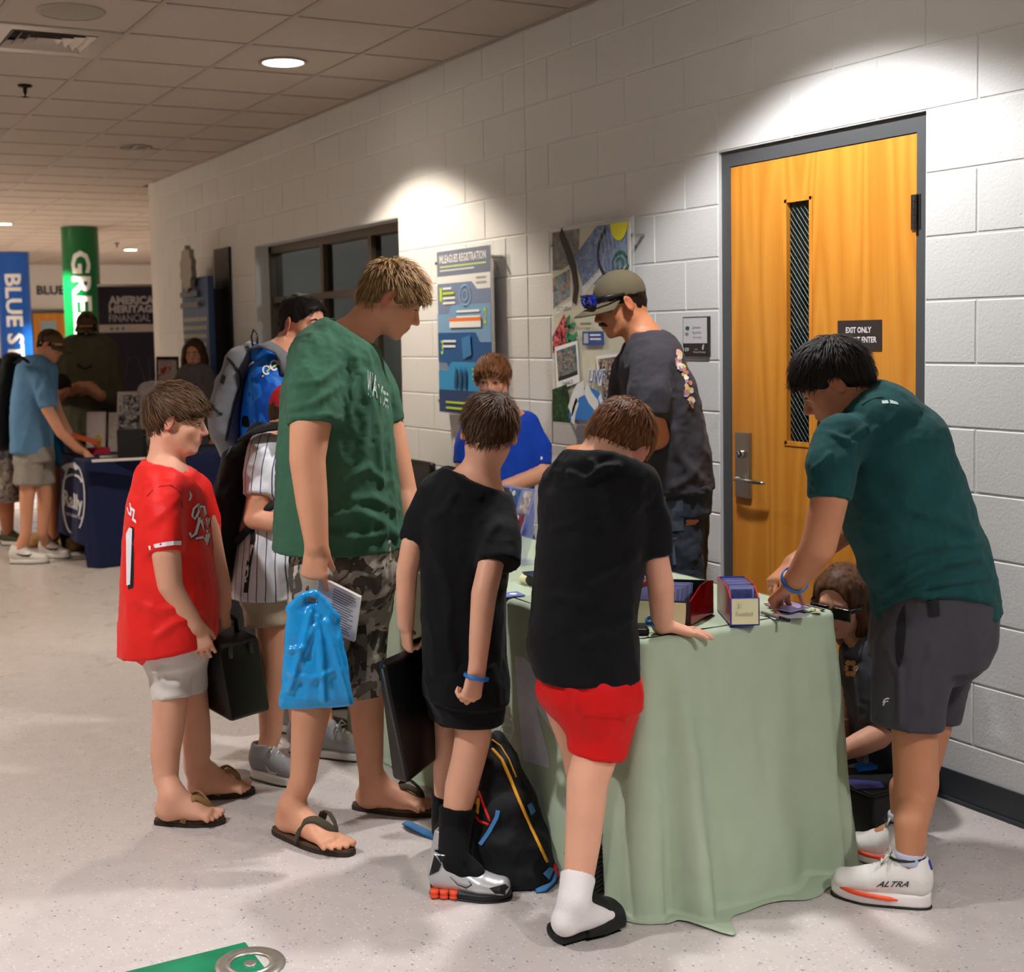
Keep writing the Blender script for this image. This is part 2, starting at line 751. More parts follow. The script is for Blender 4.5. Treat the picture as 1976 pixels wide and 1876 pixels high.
def wrinkle(V, F, amp=.004, freq=(22, 22, 6), seed=0, amp2=.0015, f2=55, axes=None):
    """cloth folds: ridged noise stretched along the drop of the cloth, plus small creases"""
    N = vnormals(V, F)
    Q = V if axes is None else V @ np.asarray(axes).T
    w = np.stack([vnoise(Q * 5 + seed), vnoise(Q * 5 + seed + 9), vnoise(Q * 5 + seed + 17)], 1) * .05
    a = vnoise((Q + w) * np.array(freq) + seed * 3.1)
    a = 1 - np.abs(a) * 2
    b = 1 - 2 * np.abs(vnoise((Q + w * .6) * f2 + seed * 1.7))
    hem = np.clip((N[:, 2] + .6) / .35, 0, 1)      # hems stay even
    return V + N * ((amp * a + amp2 * b) * hem)[:, None]


def fold_lines(V, F, lines, d):
    """raised folds along traced polylines [(pts px, height m, width px)] on the side facing the viewer"""
    N = vnormals(V, F)
    px, py = project(V)
    face = np.clip(-(N @ HW) * 1.6, 0, 1)
    D = np.zeros(len(V))
    for (pts, hgt, wid) in lines:
        best = np.full(len(V), 1e9)
        for (x0, y0), (x1, y1) in zip(pts[:-1], pts[1:]):
            ux, uy = x1 - x0, y1 - y0
            t = np.clip(((px - x0) * ux + (py - y0) * uy) / (ux * ux + uy * uy), 0, 1)
            best = np.minimum(best, (px - x0 - t * ux) ** 2 + (py - y0 - t * uy) ** 2)
        D += hgt * (1.7 * np.exp(-best / (wid * wid)) - .6 * np.exp(-best / (6 * wid * wid)))
    return V + N * (D * face)[:, None]


def bvh(o):
    me = o.data
    M = world_of(o)
    return BVHTree.FromPolygons([M @ v.co for v in me.vertices], [tuple(p.vertices) for p in me.polygons])


def decal(name, polys, tree, mt, parent, lift=.002, fallback=None, sub=0):
    """flat print laid on a surface: polys = (V2 px (n,2), faces); traced onto the first surface met"""
    V2, F = polys
    out = []
    hit = []
    for (x, y) in V2:
        v = ray(x, y)
        vn = v / np.linalg.norm(v)
        h = tree.ray_cast(Vector(CAM), Vector(vn))
        if h[0] is None:
            out.append(None)
            continue
        out.append(np.array(h[0]) - vn * lift)
    F = [f for f in F if all(out[i] is not None for i in f)]
    used = sorted({i for f in F for i in f})
    if not used:
        return None
    mp = {i: k for k, i in enumerate(used)}
    # normals face the viewer
    V = [out[i] for i in used]
    G = []
    for f in F:
        f = [mp[i] for i in f]
        a, b, c = (V[f[i]] for i in range(3))
        if np.cross(b - a, c - a) @ (CAM - a) < 0:
            f = f[::-1]
        G.append(f)
    return mesh_obj(name, V, G, mt, parent)


def text_polys(s, size=1.0, bold=0., align='LEFT', shear=0., space=1.0, res=2):
    """filled outlines of a line of text: (V (n,2), faces), unit cap height about .7*size"""
    cu = bpy.data.curves.new('lettering', 'FONT')
    cu.body = s
    cu.size = size
    cu.align_x = align
    cu.offset = bold
    cu.shear = shear
    cu.space_character = space
    cu.resolution_u = res
    cu.fill_mode = 'FRONT'
    o = bpy.data.objects.new('lettering', cu)
    COL.objects.link(o)
    dg = bpy.context.evaluated_depsgraph_get()
    me = bpy.data.meshes.new_from_object(o.evaluated_get(dg))
    V = np.array([v.co[:2] for v in me.vertices]) if len(me.vertices) else np.zeros((0, 2))
    F = [tuple(p.vertices) for p in me.polygons]
    bpy.data.objects.remove(o)
    bpy.data.curves.remove(cu)
    bpy.data.meshes.remove(me)
    return V, F


def text_box(s, w, h, bold=0., shear=0., space=1.0):
    """text scaled to fill a w x h box from its lower left corner"""
    V, F = text_polys(s, 1.0, bold, shear=shear, space=space)
    if len(V) == 0:
        return V, F
    lo, hi = V.min(0), V.max(0)
    return (V - lo) / (hi - lo) * np.array([w, h]), F


def plane_print(name, polys, c, e1, e2, mt, parent, lift=0.):
    """flat print placed on a plane: c + x e1 + y e2"""
    V2, F = polys
    c, e1, e2 = (np.asarray(q, float) for q in (c, e1, e2))
    n = _n(np.cross(e1, e2))
    V = c + V2[:, :1] * e1 + V2[:, 1:] * e2 + n * lift
    return mesh_obj(name, V, F, mt, parent)


def poly_grid(pts, n=6):
    """fill a 2-D polygon (px) with small faces so it can lie on a curved surface"""
    bm = bmesh.new()
    vs = [bm.verts.new((x, y, 0)) for x, y in pts]
    bm.faces.new(vs)
    xs = [p[0] for p in pts]
    ys = [p[1] for p in pts]
    for i in range(1, n):
        for (co, no) in (((min(xs) + (max(xs) - min(xs)) * i / n, 0, 0), (1, 0, 0)), ((0, min(ys) + (max(ys) - min(ys)) * i / n, 0), (0, 1, 0))):
            bmesh.ops.bisect_plane(bm, geom=list(bm.verts) + list(bm.edges) + list(bm.faces), plane_co=co, plane_no=no)
    bmesh.ops.triangulate(bm, faces=list(bm.faces))
    bm.verts.index_update()
    V = np.array([v.co[:2] for v in bm.verts])
    F = [tuple(v.index for v in f.verts) for f in bm.faces]
    bm.free()
    return V, F


def stroke(pts, w):
    """a px polyline as a ribbon w wide"""
    pts = [np.array(p, float) for p in pts]
    V, F = [], []
    for i, p in enumerate(pts):
        t = _n(pts[min(i + 1, len(pts) - 1)] - pts[max(i - 1, 0)])
        nn = np.array([-t[1], t[0]])
        ww = w[i] if not np.isscalar(w) else w
        V += [p + nn * ww / 2, p - nn * ww / 2]
    for i in range(len(pts) - 1):
        F.append((2 * i, 2 * i + 1, 2 * i + 3, 2 * i + 2))
    return np.array(V), F


def join_polys(*ps):
    V, F, n = [], [], 0
    for v, f in ps:
        if len(v) == 0:
            continue
        V.append(np.asarray(v))
        F += [tuple(i + n for i in q) for q in f]
        n += len(v)
    return np.concatenate(V), F


def subdiv(polys, step):
    """cut a flat drawing into pieces no larger than step so that it can follow a curve"""
    V2, F = polys
    bm = bmesh.new()
    vs = [bm.verts.new((x, y, 0)) for x, y in V2]
    for f in F:
        try:
            bm.faces.new([vs[i] for i in f])
        except ValueError:
            pass
    lo, hi = np.min(V2, 0), np.max(V2, 0)
    for a in (0, 1):
        c = lo[a] + step
        while c < hi[a]:
            co, no = [0, 0, 0], [0, 0, 0]
            co[a], no[a] = c, 1
            bmesh.ops.bisect_plane(bm, geom=list(bm.verts) + list(bm.edges) + list(bm.faces), plane_co=co, plane_no=no)
            c += step
    bm.verts.index_update()
    V = np.array([v.co[:2] for v in bm.verts])
    G = [tuple(v.index for v in f.verts) for f in bm.faces]
    bm.free()
    return V, G


def xf(polys, o, ex, ey):
    """map unit drawing into px: o + x ex + y ey"""
    V, F = polys
    o, ex, ey = (np.asarray(q, float) for q in (o, ex, ey))
    return o + V[:, :1] * ex + V[:, 1:] * ey, F


def arc(c, r, a0, a1, n=16, ry=None):
    ry = r if ry is None else ry
    return [(c[0] + r * math.cos(math.radians(a0 + (a1 - a0) * i / n)), c[1] + ry * math.sin(math.radians(a0 + (a1 - a0) * i / n))) for i in range(n + 1)]


# ================================================================== the room
def paint_block(name, col, rough=.45, bump=.0012):
    m = mat(name, col, rough=rough)
    nt, b = nodes_of(m)
    tc = nt.nodes.new('ShaderNodeNewGeometry')
    n1 = nt.nodes.new('ShaderNodeTexNoise')
    n1.inputs['Scale'].default_value = 90
    n1.inputs['Detail'].default_value = 5
    n2 = nt.nodes.new('ShaderNodeTexVoronoi')
    n2.inputs['Scale'].default_value = 38
    nt.links.new(tc.outputs['Position'], n1.inputs['Vector'])
    nt.links.new(tc.outputs['Position'], n2.inputs['Vector'])
    r = nt.nodes.new('ShaderNodeValToRGB')
    r.color_ramp.elements[0].position = .03
    r.color_ramp.elements[1].position = .16
    nt.links.new(n2.outputs['Distance'], r.inputs[0])
    mx = nt.nodes.new('ShaderNodeMath')
    mx.operation = 'MULTIPLY_ADD'
    mx.inputs[1].default_value = .6
    nt.links.new(r.outputs[0], mx.inputs[0])
    nt.links.new(n1.outputs['Fac'], mx.inputs[2])
    bp = nt.nodes.new('ShaderNodeBump')
    bp.inputs['Distance'].default_value = bump
    nt.links.new(mx.outputs[0], bp.inputs['Height'])
    nt.links.new(bp.outputs[0], b.inputs['Normal'])
    return m


def floor_material():
    m = mat('speckled_floor', (196, 188, 186), rough=.28)
    nt, b = nodes_of(m)
    g = nt.nodes.new('ShaderNodeNewGeometry')
    base = srgb(191, 184, 182)

    def layer(prev, scale, thr, col, seed, stretch):
        mp = nt.nodes.new('ShaderNodeMapping')
        mp.inputs['Location'].default_value = (seed, seed * 2.3, 0)
        mp.inputs['Scale'].default_value = stretch
        nt.links.new(g.outputs['Position'], mp.inputs[0])
        v = nt.nodes.new('ShaderNodeTexVoronoi')
        v.inputs['Scale'].default_value = scale
        v.inputs['Randomness'].default_value = 1
        nt.links.new(mp.outputs[0], v.inputs['Vector'])
        # a random share of the chips carries this colour
        sep = nt.nodes.new('ShaderNodeSeparateColor')
        nt.links.new(v.outputs['Color'], sep.inputs[0])
        c1 = nt.nodes.new('ShaderNodeMath')
        c1.operation = 'GREATER_THAN'
        c1.inputs[1].default_value = 1 - thr
        nt.links.new(sep.outputs[0], c1.inputs[0])
        c2 = nt.nodes.new('ShaderNodeMath')
        c2.operation = 'LESS_THAN'
        c2.inputs[1].default_value = .3
        nt.links.new(v.outputs['Distance'], c2.inputs[0])
        mu = nt.nodes.new('ShaderNodeMath')
        mu.operation = 'MULTIPLY'
        nt.links.new(c1.outputs[0], mu.inputs[0])
        nt.links.new(c2.outputs[0], mu.inputs[1])
        mx = nt.nodes.new('ShaderNodeMix')
        mx.data_type = 'RGBA'
        mx.inputs[7].default_value = (*srgb(col), 1)
        nt.links.new(mu.outputs[0], mx.inputs[0])
        nt.links.new(prev, mx.inputs[6])
        return mx.outputs[2]
    n = nt.nodes.new('ShaderNodeTexNoise')
    n.inputs['Scale'].default_value = 14
    n.inputs['Detail'].default_value = 3
    nt.links.new(g.outputs['Position'], n.inputs['Vector'])
    r = nt.nodes.new('ShaderNodeValToRGB')
    r.color_ramp.elements[0].color = (*srgb(186, 176, 171), 1)
    r.color_ramp.elements[1].color = (*srgb(202, 192, 186), 1)
    nt.links.new(n.outputs['Fac'], r.inputs[0])
    o = r.outputs[0]
    o = layer(o, 130, .20, (214, 208, 205), .3, (1, .6, 1))
    o = layer(o, 110, .12, (160, 156, 166), 4.1, (.7, 1, 1))
    o = layer(o, 95, .05, (120, 122, 140), 7.7, (1, .8, 1))
    nt.links.new(o, b.inputs['Base Color'])
    n2 = nt.nodes.new('ShaderNodeTexNoise')
    n2.inputs['Scale'].default_value = 3
    n2.inputs['Detail'].default_value = 3
    nt.links.new(g.outputs['Position'], n2.inputs['Vector'])
    mr = nt.nodes.new('ShaderNodeMapRange')
    mr.inputs[3].default_value = .20
    mr.inputs[4].default_value = .38
    nt.links.new(n2.outputs['Fac'], mr.inputs[0])
    nt.links.new(mr.outputs[0], b.inputs['Roughness'])
    bp = nt.nodes.new('ShaderNodeBump')
    bp.inputs['Distance'].default_value = .004
    bp.inputs['Strength'].default_value = .25
    nt.links.new(n2.outputs['Fac'], bp.inputs['Height'])
    nt.links.new(bp.outputs[0], b.inputs['Normal'])
    return m


M_FLOOR = floor_material()
M_WALL = paint_block('painted_block', (212, 212, 210))
M_WALL_FAR = mat('painted_wall', (222, 218, 212), rough=.6)
M_TILE = mat('ceiling_tile', (172, 160, 149), rough=.95, bump=.0008, bscale=220, var=.03, vscale=40)
M_TBAR = mat('ceiling_bar', (158, 147, 136), rough=.6)
M_DARKMETAL = mat('dark_grey_paint', (78, 80, 82), rough=.4, bump=.0003, bscale=300)
M_RUBBER = mat('dark_rubber', (52, 56, 60), rough=.5, var=.1, vscale=10)
M_STEEL = mat('brushed_steel', (176, 170, 160), rough=.32, metal=1, bump=.0002, bscale=200, stretch=(1, 1, 20))
M_BLACK = mat('black_plastic', (14, 14, 15), rough=.4)
M_WHITE = mat('white_print', (232, 232, 230), rough=.6)
M_CHROME = mat('chrome', (205, 205, 205), rough=.15, metal=1)

X_L, Y_0, Y_1, X_R = -3.6, -3.6, 25.0, 10.0
WALL_END = 11.95
Y0U = 4.024             # right-hand joint that all courses are set out from
BU = .2032


def struct(o):
    o['kind'] = 'structure'
    return o


struct(MB().box((X_L - .2, Y_0 - .2, -.1), (X_R + .2, Y_1 + .2, 0)).build('floor', M_FLOOR))

# --- block wall with its openings (u counted in half blocks towards the viewer)
OPEN = [(0, 5, 0, 11), (-26, -14, 5, 11)]      # (u0,u1,course0,course1): door, window
wall = MB()


def yu(u):
    return Y0U - u * BU


segs = [(-39, -26, 0, 15), (-26, -14, 0, 5), (-26, -14, 11, 15), (-14, 0, 0, 15), (0, 5, 11, 15), (5, 37, 0, 15)]
for (a, b, c0, c1) in segs:
    wall.box((WALL_X + .003, yu(b), c0 * BU), (WALL_X + .22, yu(a), min(c1 * BU, CEIL_Z + .1)))
W_RIGHT = struct(wall.build('wall_right', M_WALL))

blocks = []
for row in range(15):
    z0, z1 = row * BU, min((row + 1) * BU, CEIL_Z - .002)
    if z1 - z0 < .02:
        continue
    par = 0 if row % 2 else 1
    cuts = [u for u in range(-39, 38) if (u % 2) == par]
    cuts = sorted(set(cuts + [-39, -7, 37]))
    for (a, b, c0, c1) in OPEN:
        if c0 <= row < c1:
            cuts = sorted(set([c for c in cuts if not a < c < b] + [a, b]))
    for a, b in zip(cuts[:-1], cuts[1:]):
        if any(c0 <= row < c1 and a >= oa and b <= ob for (oa, ob, c0, c1) in OPEN):
            continue
        blocks.append((a, b, z0, z1))


def block_mesh(w, h):
    g, ch, dp = .0028, .0035, .0032
    y, z = w / 2 - g, h / 2 - g
    V = [(0, -y + ch, -z + ch), (0, y - ch, -z + ch), (0, y - ch, z - ch), (0, -y + ch, z - ch), (dp, -y, -z), (dp, y, -z), (dp, y, z), (dp, -y, z)]
    F = [(3, 2, 1, 0), (0, 1, 5, 4), (1, 2, 6, 5), (2, 3, 7, 6), (3, 0, 4, 7)]
    return V, F


def seen_size(a, b, z0, z1):
    c = [(WALL_X, yu((a + b) / 2), (z0 + z1) / 2)]
    x, y = project(np.array(c))
    if not (-60 < x[0] < IMG_W + 60 and -60 < y[0] < IMG_H + 60) or depth(c[0]) < .3:
        return 0
    return (b - a) * (z1 - z0) / depth(c[0]) ** 3


blocks.sort(key=lambda q: -seen_size(*q))
proto = {}
rest = MB()
for i, (a, b, z0, z1) in enumerate(blocks):
    w, h = (b - a) * BU, z1 - z0
    c = (WALL_X, yu((a + b) / 2), (z0 + z1) / 2)
    if i < 300 and seen_size(a, b, z0, z1) > 0:
        key = (round(w, 3), round(h, 3))
        if key not in proto:
            V, F = block_mesh(w, h)
            o = mesh_obj('block', V, F, M_WALL, W_RIGHT, local=True)
            o.location = c
            proto[key] = o
        else:
            share('block', proto[key], W_RIGHT, c)
    else:
        V, F = block_mesh(w, h)
        rest.add(np.array(V) + np.array(c), F)
tag(rest.build('blockwork', M_WALL, W_RIGHT), kind='stuff')

struct(MB().box((WALL_X - .006, yu(0), 0), (WALL_X + .002, WALL_END, .102)).box((WALL_X - .014, yu(0), 0), (WALL_X + .002, WALL_END, .012)).build('baseboard_right', M_RUBBER))
struct(MB().box((WALL_X - .006, Y_0, 0), (WALL_X + .002, yu(5), .102)).box((WALL_X - .014, Y_0, 0), (WALL_X + .002, yu(5), .012)).build('baseboard_near', M_RUBBER))
struct(MB().box((WALL_X + .004, WALL_END, 0), (X_R, WALL_END + .2, CEIL_Z + .1)).build('wall_return', M_WALL_FAR))
struct(MB().box((X_L, Y_1, 0), (X_R, Y_1 + .2, CEIL_Z + .1)).build('wall_far', M_WALL_FAR))
struct(MB().box((X_L - .2, Y_0, 0), (X_L, Y_1, CEIL_Z + .1)).build('wall_left', M_WALL_FAR))
struct(MB().box((X_L, Y_0 - .2, 0), (WALL_X + .2, Y_0, CEIL_Z + .1)).build('wall_near', M_WALL_FAR))
struct(MB().box((X_R, WALL_END, 0), (X_R + .2, Y_1, CEIL_Z + .1)).build('wall_lobby', M_WALL_FAR))

# --- suspended ceiling
TS = .6096
xs = [WALL_X]
x = WALL_X - .4975
while x > X_L:
    xs.append(x)
    x -= TS
xs.append(X_L)
x = WALL_X - .4975 + TS
lob = []
xl = [WALL_X - .4975 + TS * k for k in range(0, 12)]
ys = [6.246 + TS * k for k in range(-17, 32)]
ys = [y for y in ys if Y_0 < y < Y_1]
ys = [Y_0] + ys + [Y_1]
CEIL = struct(MB().box((X_L - .2, Y_0 - .2, CEIL_Z + .05), (X_R + .2, Y_1 + .2, CEIL_Z + .1)).build('ceiling', M_TILE))
DIFF_C = (1.3585, 6.551)
tiles = []
cols = [(xs[i + 1], xs[i]) for i in range(len(xs) - 1)]
for (x0, x1) in cols:
    for y0, y1 in zip(ys[:-1], ys[1:]):
        tiles.append((x0, x1, y0, y1))
yl = [y for y in ys if y > WALL_END + .3]
for (x0, x1) in [(max(WALL_X, a), b) for a, b in zip(xl[:-1], xl[1:]) if b > WALL_X + .02 and b <= X_R]:
    for y0, y1 in zip(yl[:-1], yl[1:]):
        tiles.append((x0, x1, y0, y1))


def tile_size(t):
    c = ((t[0] + t[1]) / 2, (t[2] + t[3]) / 2, CEIL_Z)
    if depth(c) < .5:
        return 0
    x, y = project(np.array([c]))
    if not (-80 < x[0] < IMG_W + 80 and -80 < y[0] < IMG_H):
        return 0
    if c[0] > WALL_X and c[1] < WALL_END + .3:
        return 0
    return (t[1] - t[0]) * (t[3] - t[2]) / depth(c) ** 3


tiles.sort(key=lambda t: -tile_size(t))
proto = {}
rest = MB()
for i, t in enumerate(tiles):
    if abs((t[0] + t[1]) / 2 - DIFF_C[0]) < .05 and abs((t[2] + t[3]) / 2 - DIFF_C[1]) < .05:
        continue
    w, l = t[1] - t[0], t[3] - t[2]
    c = ((t[0] + t[1]) / 2, (t[2] + t[3]) / 2, CEIL_Z)
    if i < 300 and tile_size(t) > 0:
        key = (round(w, 2), round(l, 2))
        if key not in proto:
            o = MB().box((-w / 2 + .006, -l / 2 + .006, .003), (w / 2 - .006, l / 2 - .006, .02)).build('ceiling_tile', M_TILE, CEIL, local=True)
            o.location = c
            proto[key] = o
        else:
            share('ceiling_tile', proto[key], CEIL, c)
    else:
        rest.box((t[0] + .006, t[2] + .006, CEIL_Z + .003), (t[1] - .006, t[3] - .006, CEIL_Z + .02))
tag(rest.build('ceiling_tiling', M_TILE, CEIL), kind='stuff')
for x in xs[1:-1]:
    MB().box((x - .012, Y_0, CEIL_Z - .002), (x + .012, Y_1, CEIL_Z + .03)).build('ceiling_bar', M_TBAR, CEIL)
for x in xl[1:-1]:
    if x > WALL_X:
        MB().box((x - .012, WALL_END + .2, CEIL_Z - .002), (x + .012, Y_1, CEIL_Z + .03)).build('ceiling_bar', M_TBAR, CEIL)
for y in ys[1:-1]:
    MB().box((X_L, y - .012, CEIL_Z - .001), (WALL_X if y < WALL_END else X_R, y + .012, CEIL_Z + .03)).build('ceiling_bar', M_TBAR, CEIL)
MB().box((WALL_X - .022, Y_0, CEIL_Z - .003), (WALL_X, WALL_END, CEIL_Z + .02)).build('edge_angle', M_TBAR, CEIL)

# --- ceiling fittings
M_LAMP = mat('lamp_diffuser', (255, 250, 240), emit=(255, 244, 226), estr=9.0)
M_LAMP_OFF = mat('lamp_reflector', (60, 56, 54), rough=.25, metal=.6)
lamp_labels = {0: 'round recessed downlight lit above the wooden door', 1: 'lit round recessed downlight in the ceiling above the window', 2: 'unlit round recessed downlight with dark reflector in the ceiling'}
for i, (lx, ly, lw, lc, lit) in enumerate(DOWNLIGHTS):
    lb = {1: 'lit round recessed downlight nearest in the corridor ceiling', 2: 'unlit dark downlight in the corridor ceiling', 8: 'small lit downlight in the lobby ceiling beside the green column', 9: 'lit downlight in the lobby ceiling at the picture\'s edge above the blue column'}.get(i, 'unseen round recessed ceiling downlight out of the picture')
    t = empty('downlight', (lx, ly, CEIL_Z), lb, 'downlight', 'ceiling downlights')  # the unseen lamps added for fill light get fittings too
    MB().lathe([(.128, 0), (.128, -.006), (.112, -.008), (.108, -.002), (.10, .02)], (lx, ly, CEIL_Z), 32).build('trim_ring', M_TBAR, t, smooth=True)
    n = 32
    V = [(lx, ly, CEIL_Z - .003 if lit else CEIL_Z + .001)] + [(lx + .107 * math.cos(2 * math.pi * k / n), ly + .107 * math.sin(2 * math.pi * k / n), CEIL_Z - .003 if lit else CEIL_Z + .001) for k in range(n)]
    mesh_obj('diffuser', V, [(0, 1 + (k + 1) % n, 1 + k) for k in range(n)], M_LAMP if lit else M_LAMP_OFF, t)
    if not lit:
        MB().box((lx - .012, ly - .1, CEIL_Z - .004), (lx + .012, ly + .1, CEIL_Z)).build('crossbar', M_TBAR, t)

t = empty('ceiling_speaker', (1.337, 5.93, CEIL_Z), 'round flat ceiling speaker with grey grille', 'speaker')
MB().lathe([(0, -.008), (.125, -.007), (.135, -.004)], (1.337, 5.93, CEIL_Z), 36).build('grille', mat('speaker_grille', (150, 142, 128), rough=.8, bump=.001, bscale=500), t, smooth=True)
MB().lathe([(.135, -.006), (.146, -.006), (.15, .002)], (1.337, 5.93, CEIL_Z), 36).build('rim', M_TBAR, t, smooth=True)

cx, cy = DIFF_C
t = empty('air_diffuser', (cx, cy, CEIL_Z), 'square stepped air diffuser set in a metal ceiling panel', 'air vent')
M_DIFF = mat('diffuser_metal', (172, 160, 150), rough=.4, metal=.3)
p = MB()
for (x0, y0, x1, y1) in ((-.3, -.3, .3, -.2), (-.3, .2, .3, .3), (-.3, -.2, -.2, .2), (.2, -.2, .3, .2)):
    p.box((cx + x0, cy + y0, CEIL_Z - .001), (cx + x1, cy + y1, CEIL_Z + .012))
p.build('panel', M_DIFF, t)
MB().box((cx - .2, cy - .2, CEIL_Z + .04), (cx + .2, cy + .2, CEIL_Z + .045)).build('duct', M_BLACK, t)
for k, s in enumerate((.195, .15, .105, .06)):
    m = MB()
    z0, z1 = CEIL_Z - .004 + .002 * k, CEIL_Z + .028
    for a in range(4):
        ca, sa = math.cos(a * math.pi / 2), math.sin(a * math.pi / 2)
        pts = [(s, -s, z0), (s, s, z0), (s - .032, s - .032, z1), (s - .032, -s + .032, z1)]
        V = [(cx + q[0] * ca - q[1] * sa, cy + q[0] * sa + q[1] * ca, q[2]) for q in pts]
        m.add(V, [(0, 1, 2, 3)])
        m.add([(v[0], v[1], v[2] + .003) for v in V], [(3, 2, 1, 0)])
    m.build('vane', M_DIFF, t)

for (x, y, lb) in ((1.46, 7.70, 'dark metal sprinkler head hanging from the corridor ceiling'), (4.9, 19.4, 'tiny sprinkler head in the lobby ceiling beside the small downlight')):
    t = empty('sprinkler', (x, y, CEIL_Z), lb, 'sprinkler')
    m = mat('sprinkler_metal', (40, 34, 30), rough=.4, metal=.8)
    MB().lathe([(0, 0), (.04, 0), (.038, -.008), (.012, -.014), (.011, -.035), (.006, -.05)], (x, y, CEIL_Z), 16).build('escutcheon', m, t, smooth=True)
    MB().lathe([(.004, -.03), (.004, -.062), (.02, -.064), (.022, -.067), (0, -.067)], (x, y, CEIL_Z), 16).build('deflector', m, t, smooth=True)

# --- floor inlay and floor outlet
a, b, c = on_z(473, 1819), on_z(243, 1876), on_z(511, 1869)
e1, e2 = _n(b - a), _n(c - a)
q = [a, a + e1 * 2.2, a + e1 * 2.2 + e2 * .55, a + e2 * .55]
q = [np.array([p_[0], p_[1], .0012]) for p_ in q]
struct(MB().quad(*q[::-1]).build('floor_inlay', mat('green_inlay', (22, 122, 84), rough=.35, var=.25, vscale=9)))
oc = on_z(483, 1861)
t = empty('floor_outlet', (oc[0], oc[1], 0), 'round metal floor outlet cover let into the green floor inlay', 'floor outlet')
M_OUT = mat('worn_outlet_metal', (168, 164, 150), rough=.35, metal=.7, var=.15, vscale=30)
MB().lathe([(.088, .0012), (.086, .004), (.068, .005), (.064, .0035), (.058, .0035), (.056, .006), (.050, .006), (.048, .0025)], (oc[0], oc[1], 0), 40).build('ring', M_OUT, t, smooth=True)
MB().lathe([(.017, .0012), (.0165, .004), (.013, .0045), (0, .004)], (oc[0], oc[1], 0), 20).build('screw_cap', M_OUT, t, smooth=True)

# --- the wooden door
FX = WALL_X + .016
LX = WALL_X + .020
Y_A, Y_B = yu(5), yu(0)           # 3.008 .. 4.024
D0, D1, DT = Y_A + .051, Y_B - .051, 2.172
door = empty('door_1', (FX, (Y_A + Y_B) / 2, 0))
struct(door)
fr = MB()
for (y0, y1, z0, z1) in ((Y_A + .001, D0 - .002, 0, 2.233), (D1 + .002, Y_B - .001, 0, 2.233), (D0 - .002, D1 + .002, DT + .003, 2.233)):
    fr.box((FX, y0, z0), (WALL_X + .2, y1, z1))
fr.build('door_frame', M_DARKMETAL, door)


def wood_material():
    m = mat('maple_veneer', (214, 140, 44), rough=.42, coat=.15)
    nt, b = nodes_of(m)
    g = nt.nodes.new('ShaderNodeNewGeometry')
    mp = nt.nodes.new('ShaderNodeMapping')
    mp.inputs['Scale'].default_value = (1, 1, .09)
    nt.links.new(g.outputs['Position'], mp.inputs[0])
    n = nt.nodes.new('ShaderNodeTexNoise')
    n.inputs['Scale'].default_value = 3.2
    n.inputs['Detail'].default_value = 2
    n.inputs['Distortion'].default_value = .3
    nt.links.new(mp.outputs[0], n.inputs['Vector'])
    mu = nt.nodes.new('ShaderNodeMath')
    mu.operation = 'MULTIPLY'
    mu.inputs[1].default_value = 26
    nt.links.new(n.outputs['Fac'], mu.inputs[0])
    fr_ = nt.nodes.new('ShaderNodeMath')
    fr_.operation = 'PINGPONG'
    fr_.inputs[1].default_value = 1
    nt.links.new(mu.outputs[0], fr_.inputs[0])
    mp2 = nt.nodes.new('ShaderNodeMapping')
    mp2.inputs['Scale'].default_value = (1, 1, .02)
    nt.links.new(g.outputs['Position'], mp2.inputs[0])
    n2 = nt.nodes.new('ShaderNodeTexNoise')
    n2.inputs['Scale'].default_value = 160
    n2.inputs['Detail'].default_value = 3
    nt.links.new(mp2.outputs[0], n2.inputs['Vector'])
    ad = nt.nodes.new('ShaderNodeMath')
    ad.operation = 'MULTIPLY_ADD'
    ad.inputs[1].default_value = .45
    nt.links.new(n2.outputs['Fac'], ad.inputs[0])
    mm = nt.nodes.new('ShaderNodeMath')
    mm.operation = 'MULTIPLY'
    mm.inputs[1].default_value = .55
    nt.links.new(fr_.outputs[0], mm.inputs[0])
    nt.links.new(mm.outputs[0], ad.inputs[2])
    r = nt.nodes.new('ShaderNodeValToRGB')
    r.color_ramp.elements[0].color = (*srgb(196, 120, 32), 1)
    r.color_ramp.elements[1].color = (*srgb(226, 156, 60), 1)
    nt.links.new(ad.outputs[0], r.inputs[0])
    nt.links.new(r.outputs[0], b.inputs['Base Color'])
    return m


M_WOOD = wood_material()
l0, l1 = on_x(1514, 385, LX), on_x(1567, 862, LX)
GY0, GY1, GZ0, GZ1 = l1[1], l0[1], l1[2], on_x(1540, 382, LX)[2]
leaf = MB()
for (y0, y1, z0, z1) in ((D0, GY0, .01, DT), (GY1, D1, .01, DT), (GY0, GY1, .01, GZ0), (GY0, GY1, GZ1, DT)):
    leaf.box((LX, y0, z0), (LX + .044, y1, z1))
leaf = leaf.build('door_leaf', M_WOOD, door)
st = MB()
for (y0, y1, z0, z1) in ((GY0 - .004, GY0 + .012, GZ0, GZ1), (GY1 - .012, GY1 + .004, GZ0, GZ1), (GY0, GY1, GZ0 - .004, GZ0 + .012), (GY0, GY1, GZ1 - .012, GZ1 + .004)):
    st.box((LX - .003, y0, z0), (LX + .02, y1, z1))
st.build('glazing_bead', M_WOOD, door)
M_VGLASS = mat('dark_wired_glass', (8, 14, 14), rough=.06, spec=.6)
MB().box((LX + .016, GY0, GZ0), (LX + .022, GY1, GZ1)).build('pane', M_VGLASS, door)
wires = MB()
gw = GY1 - GY0
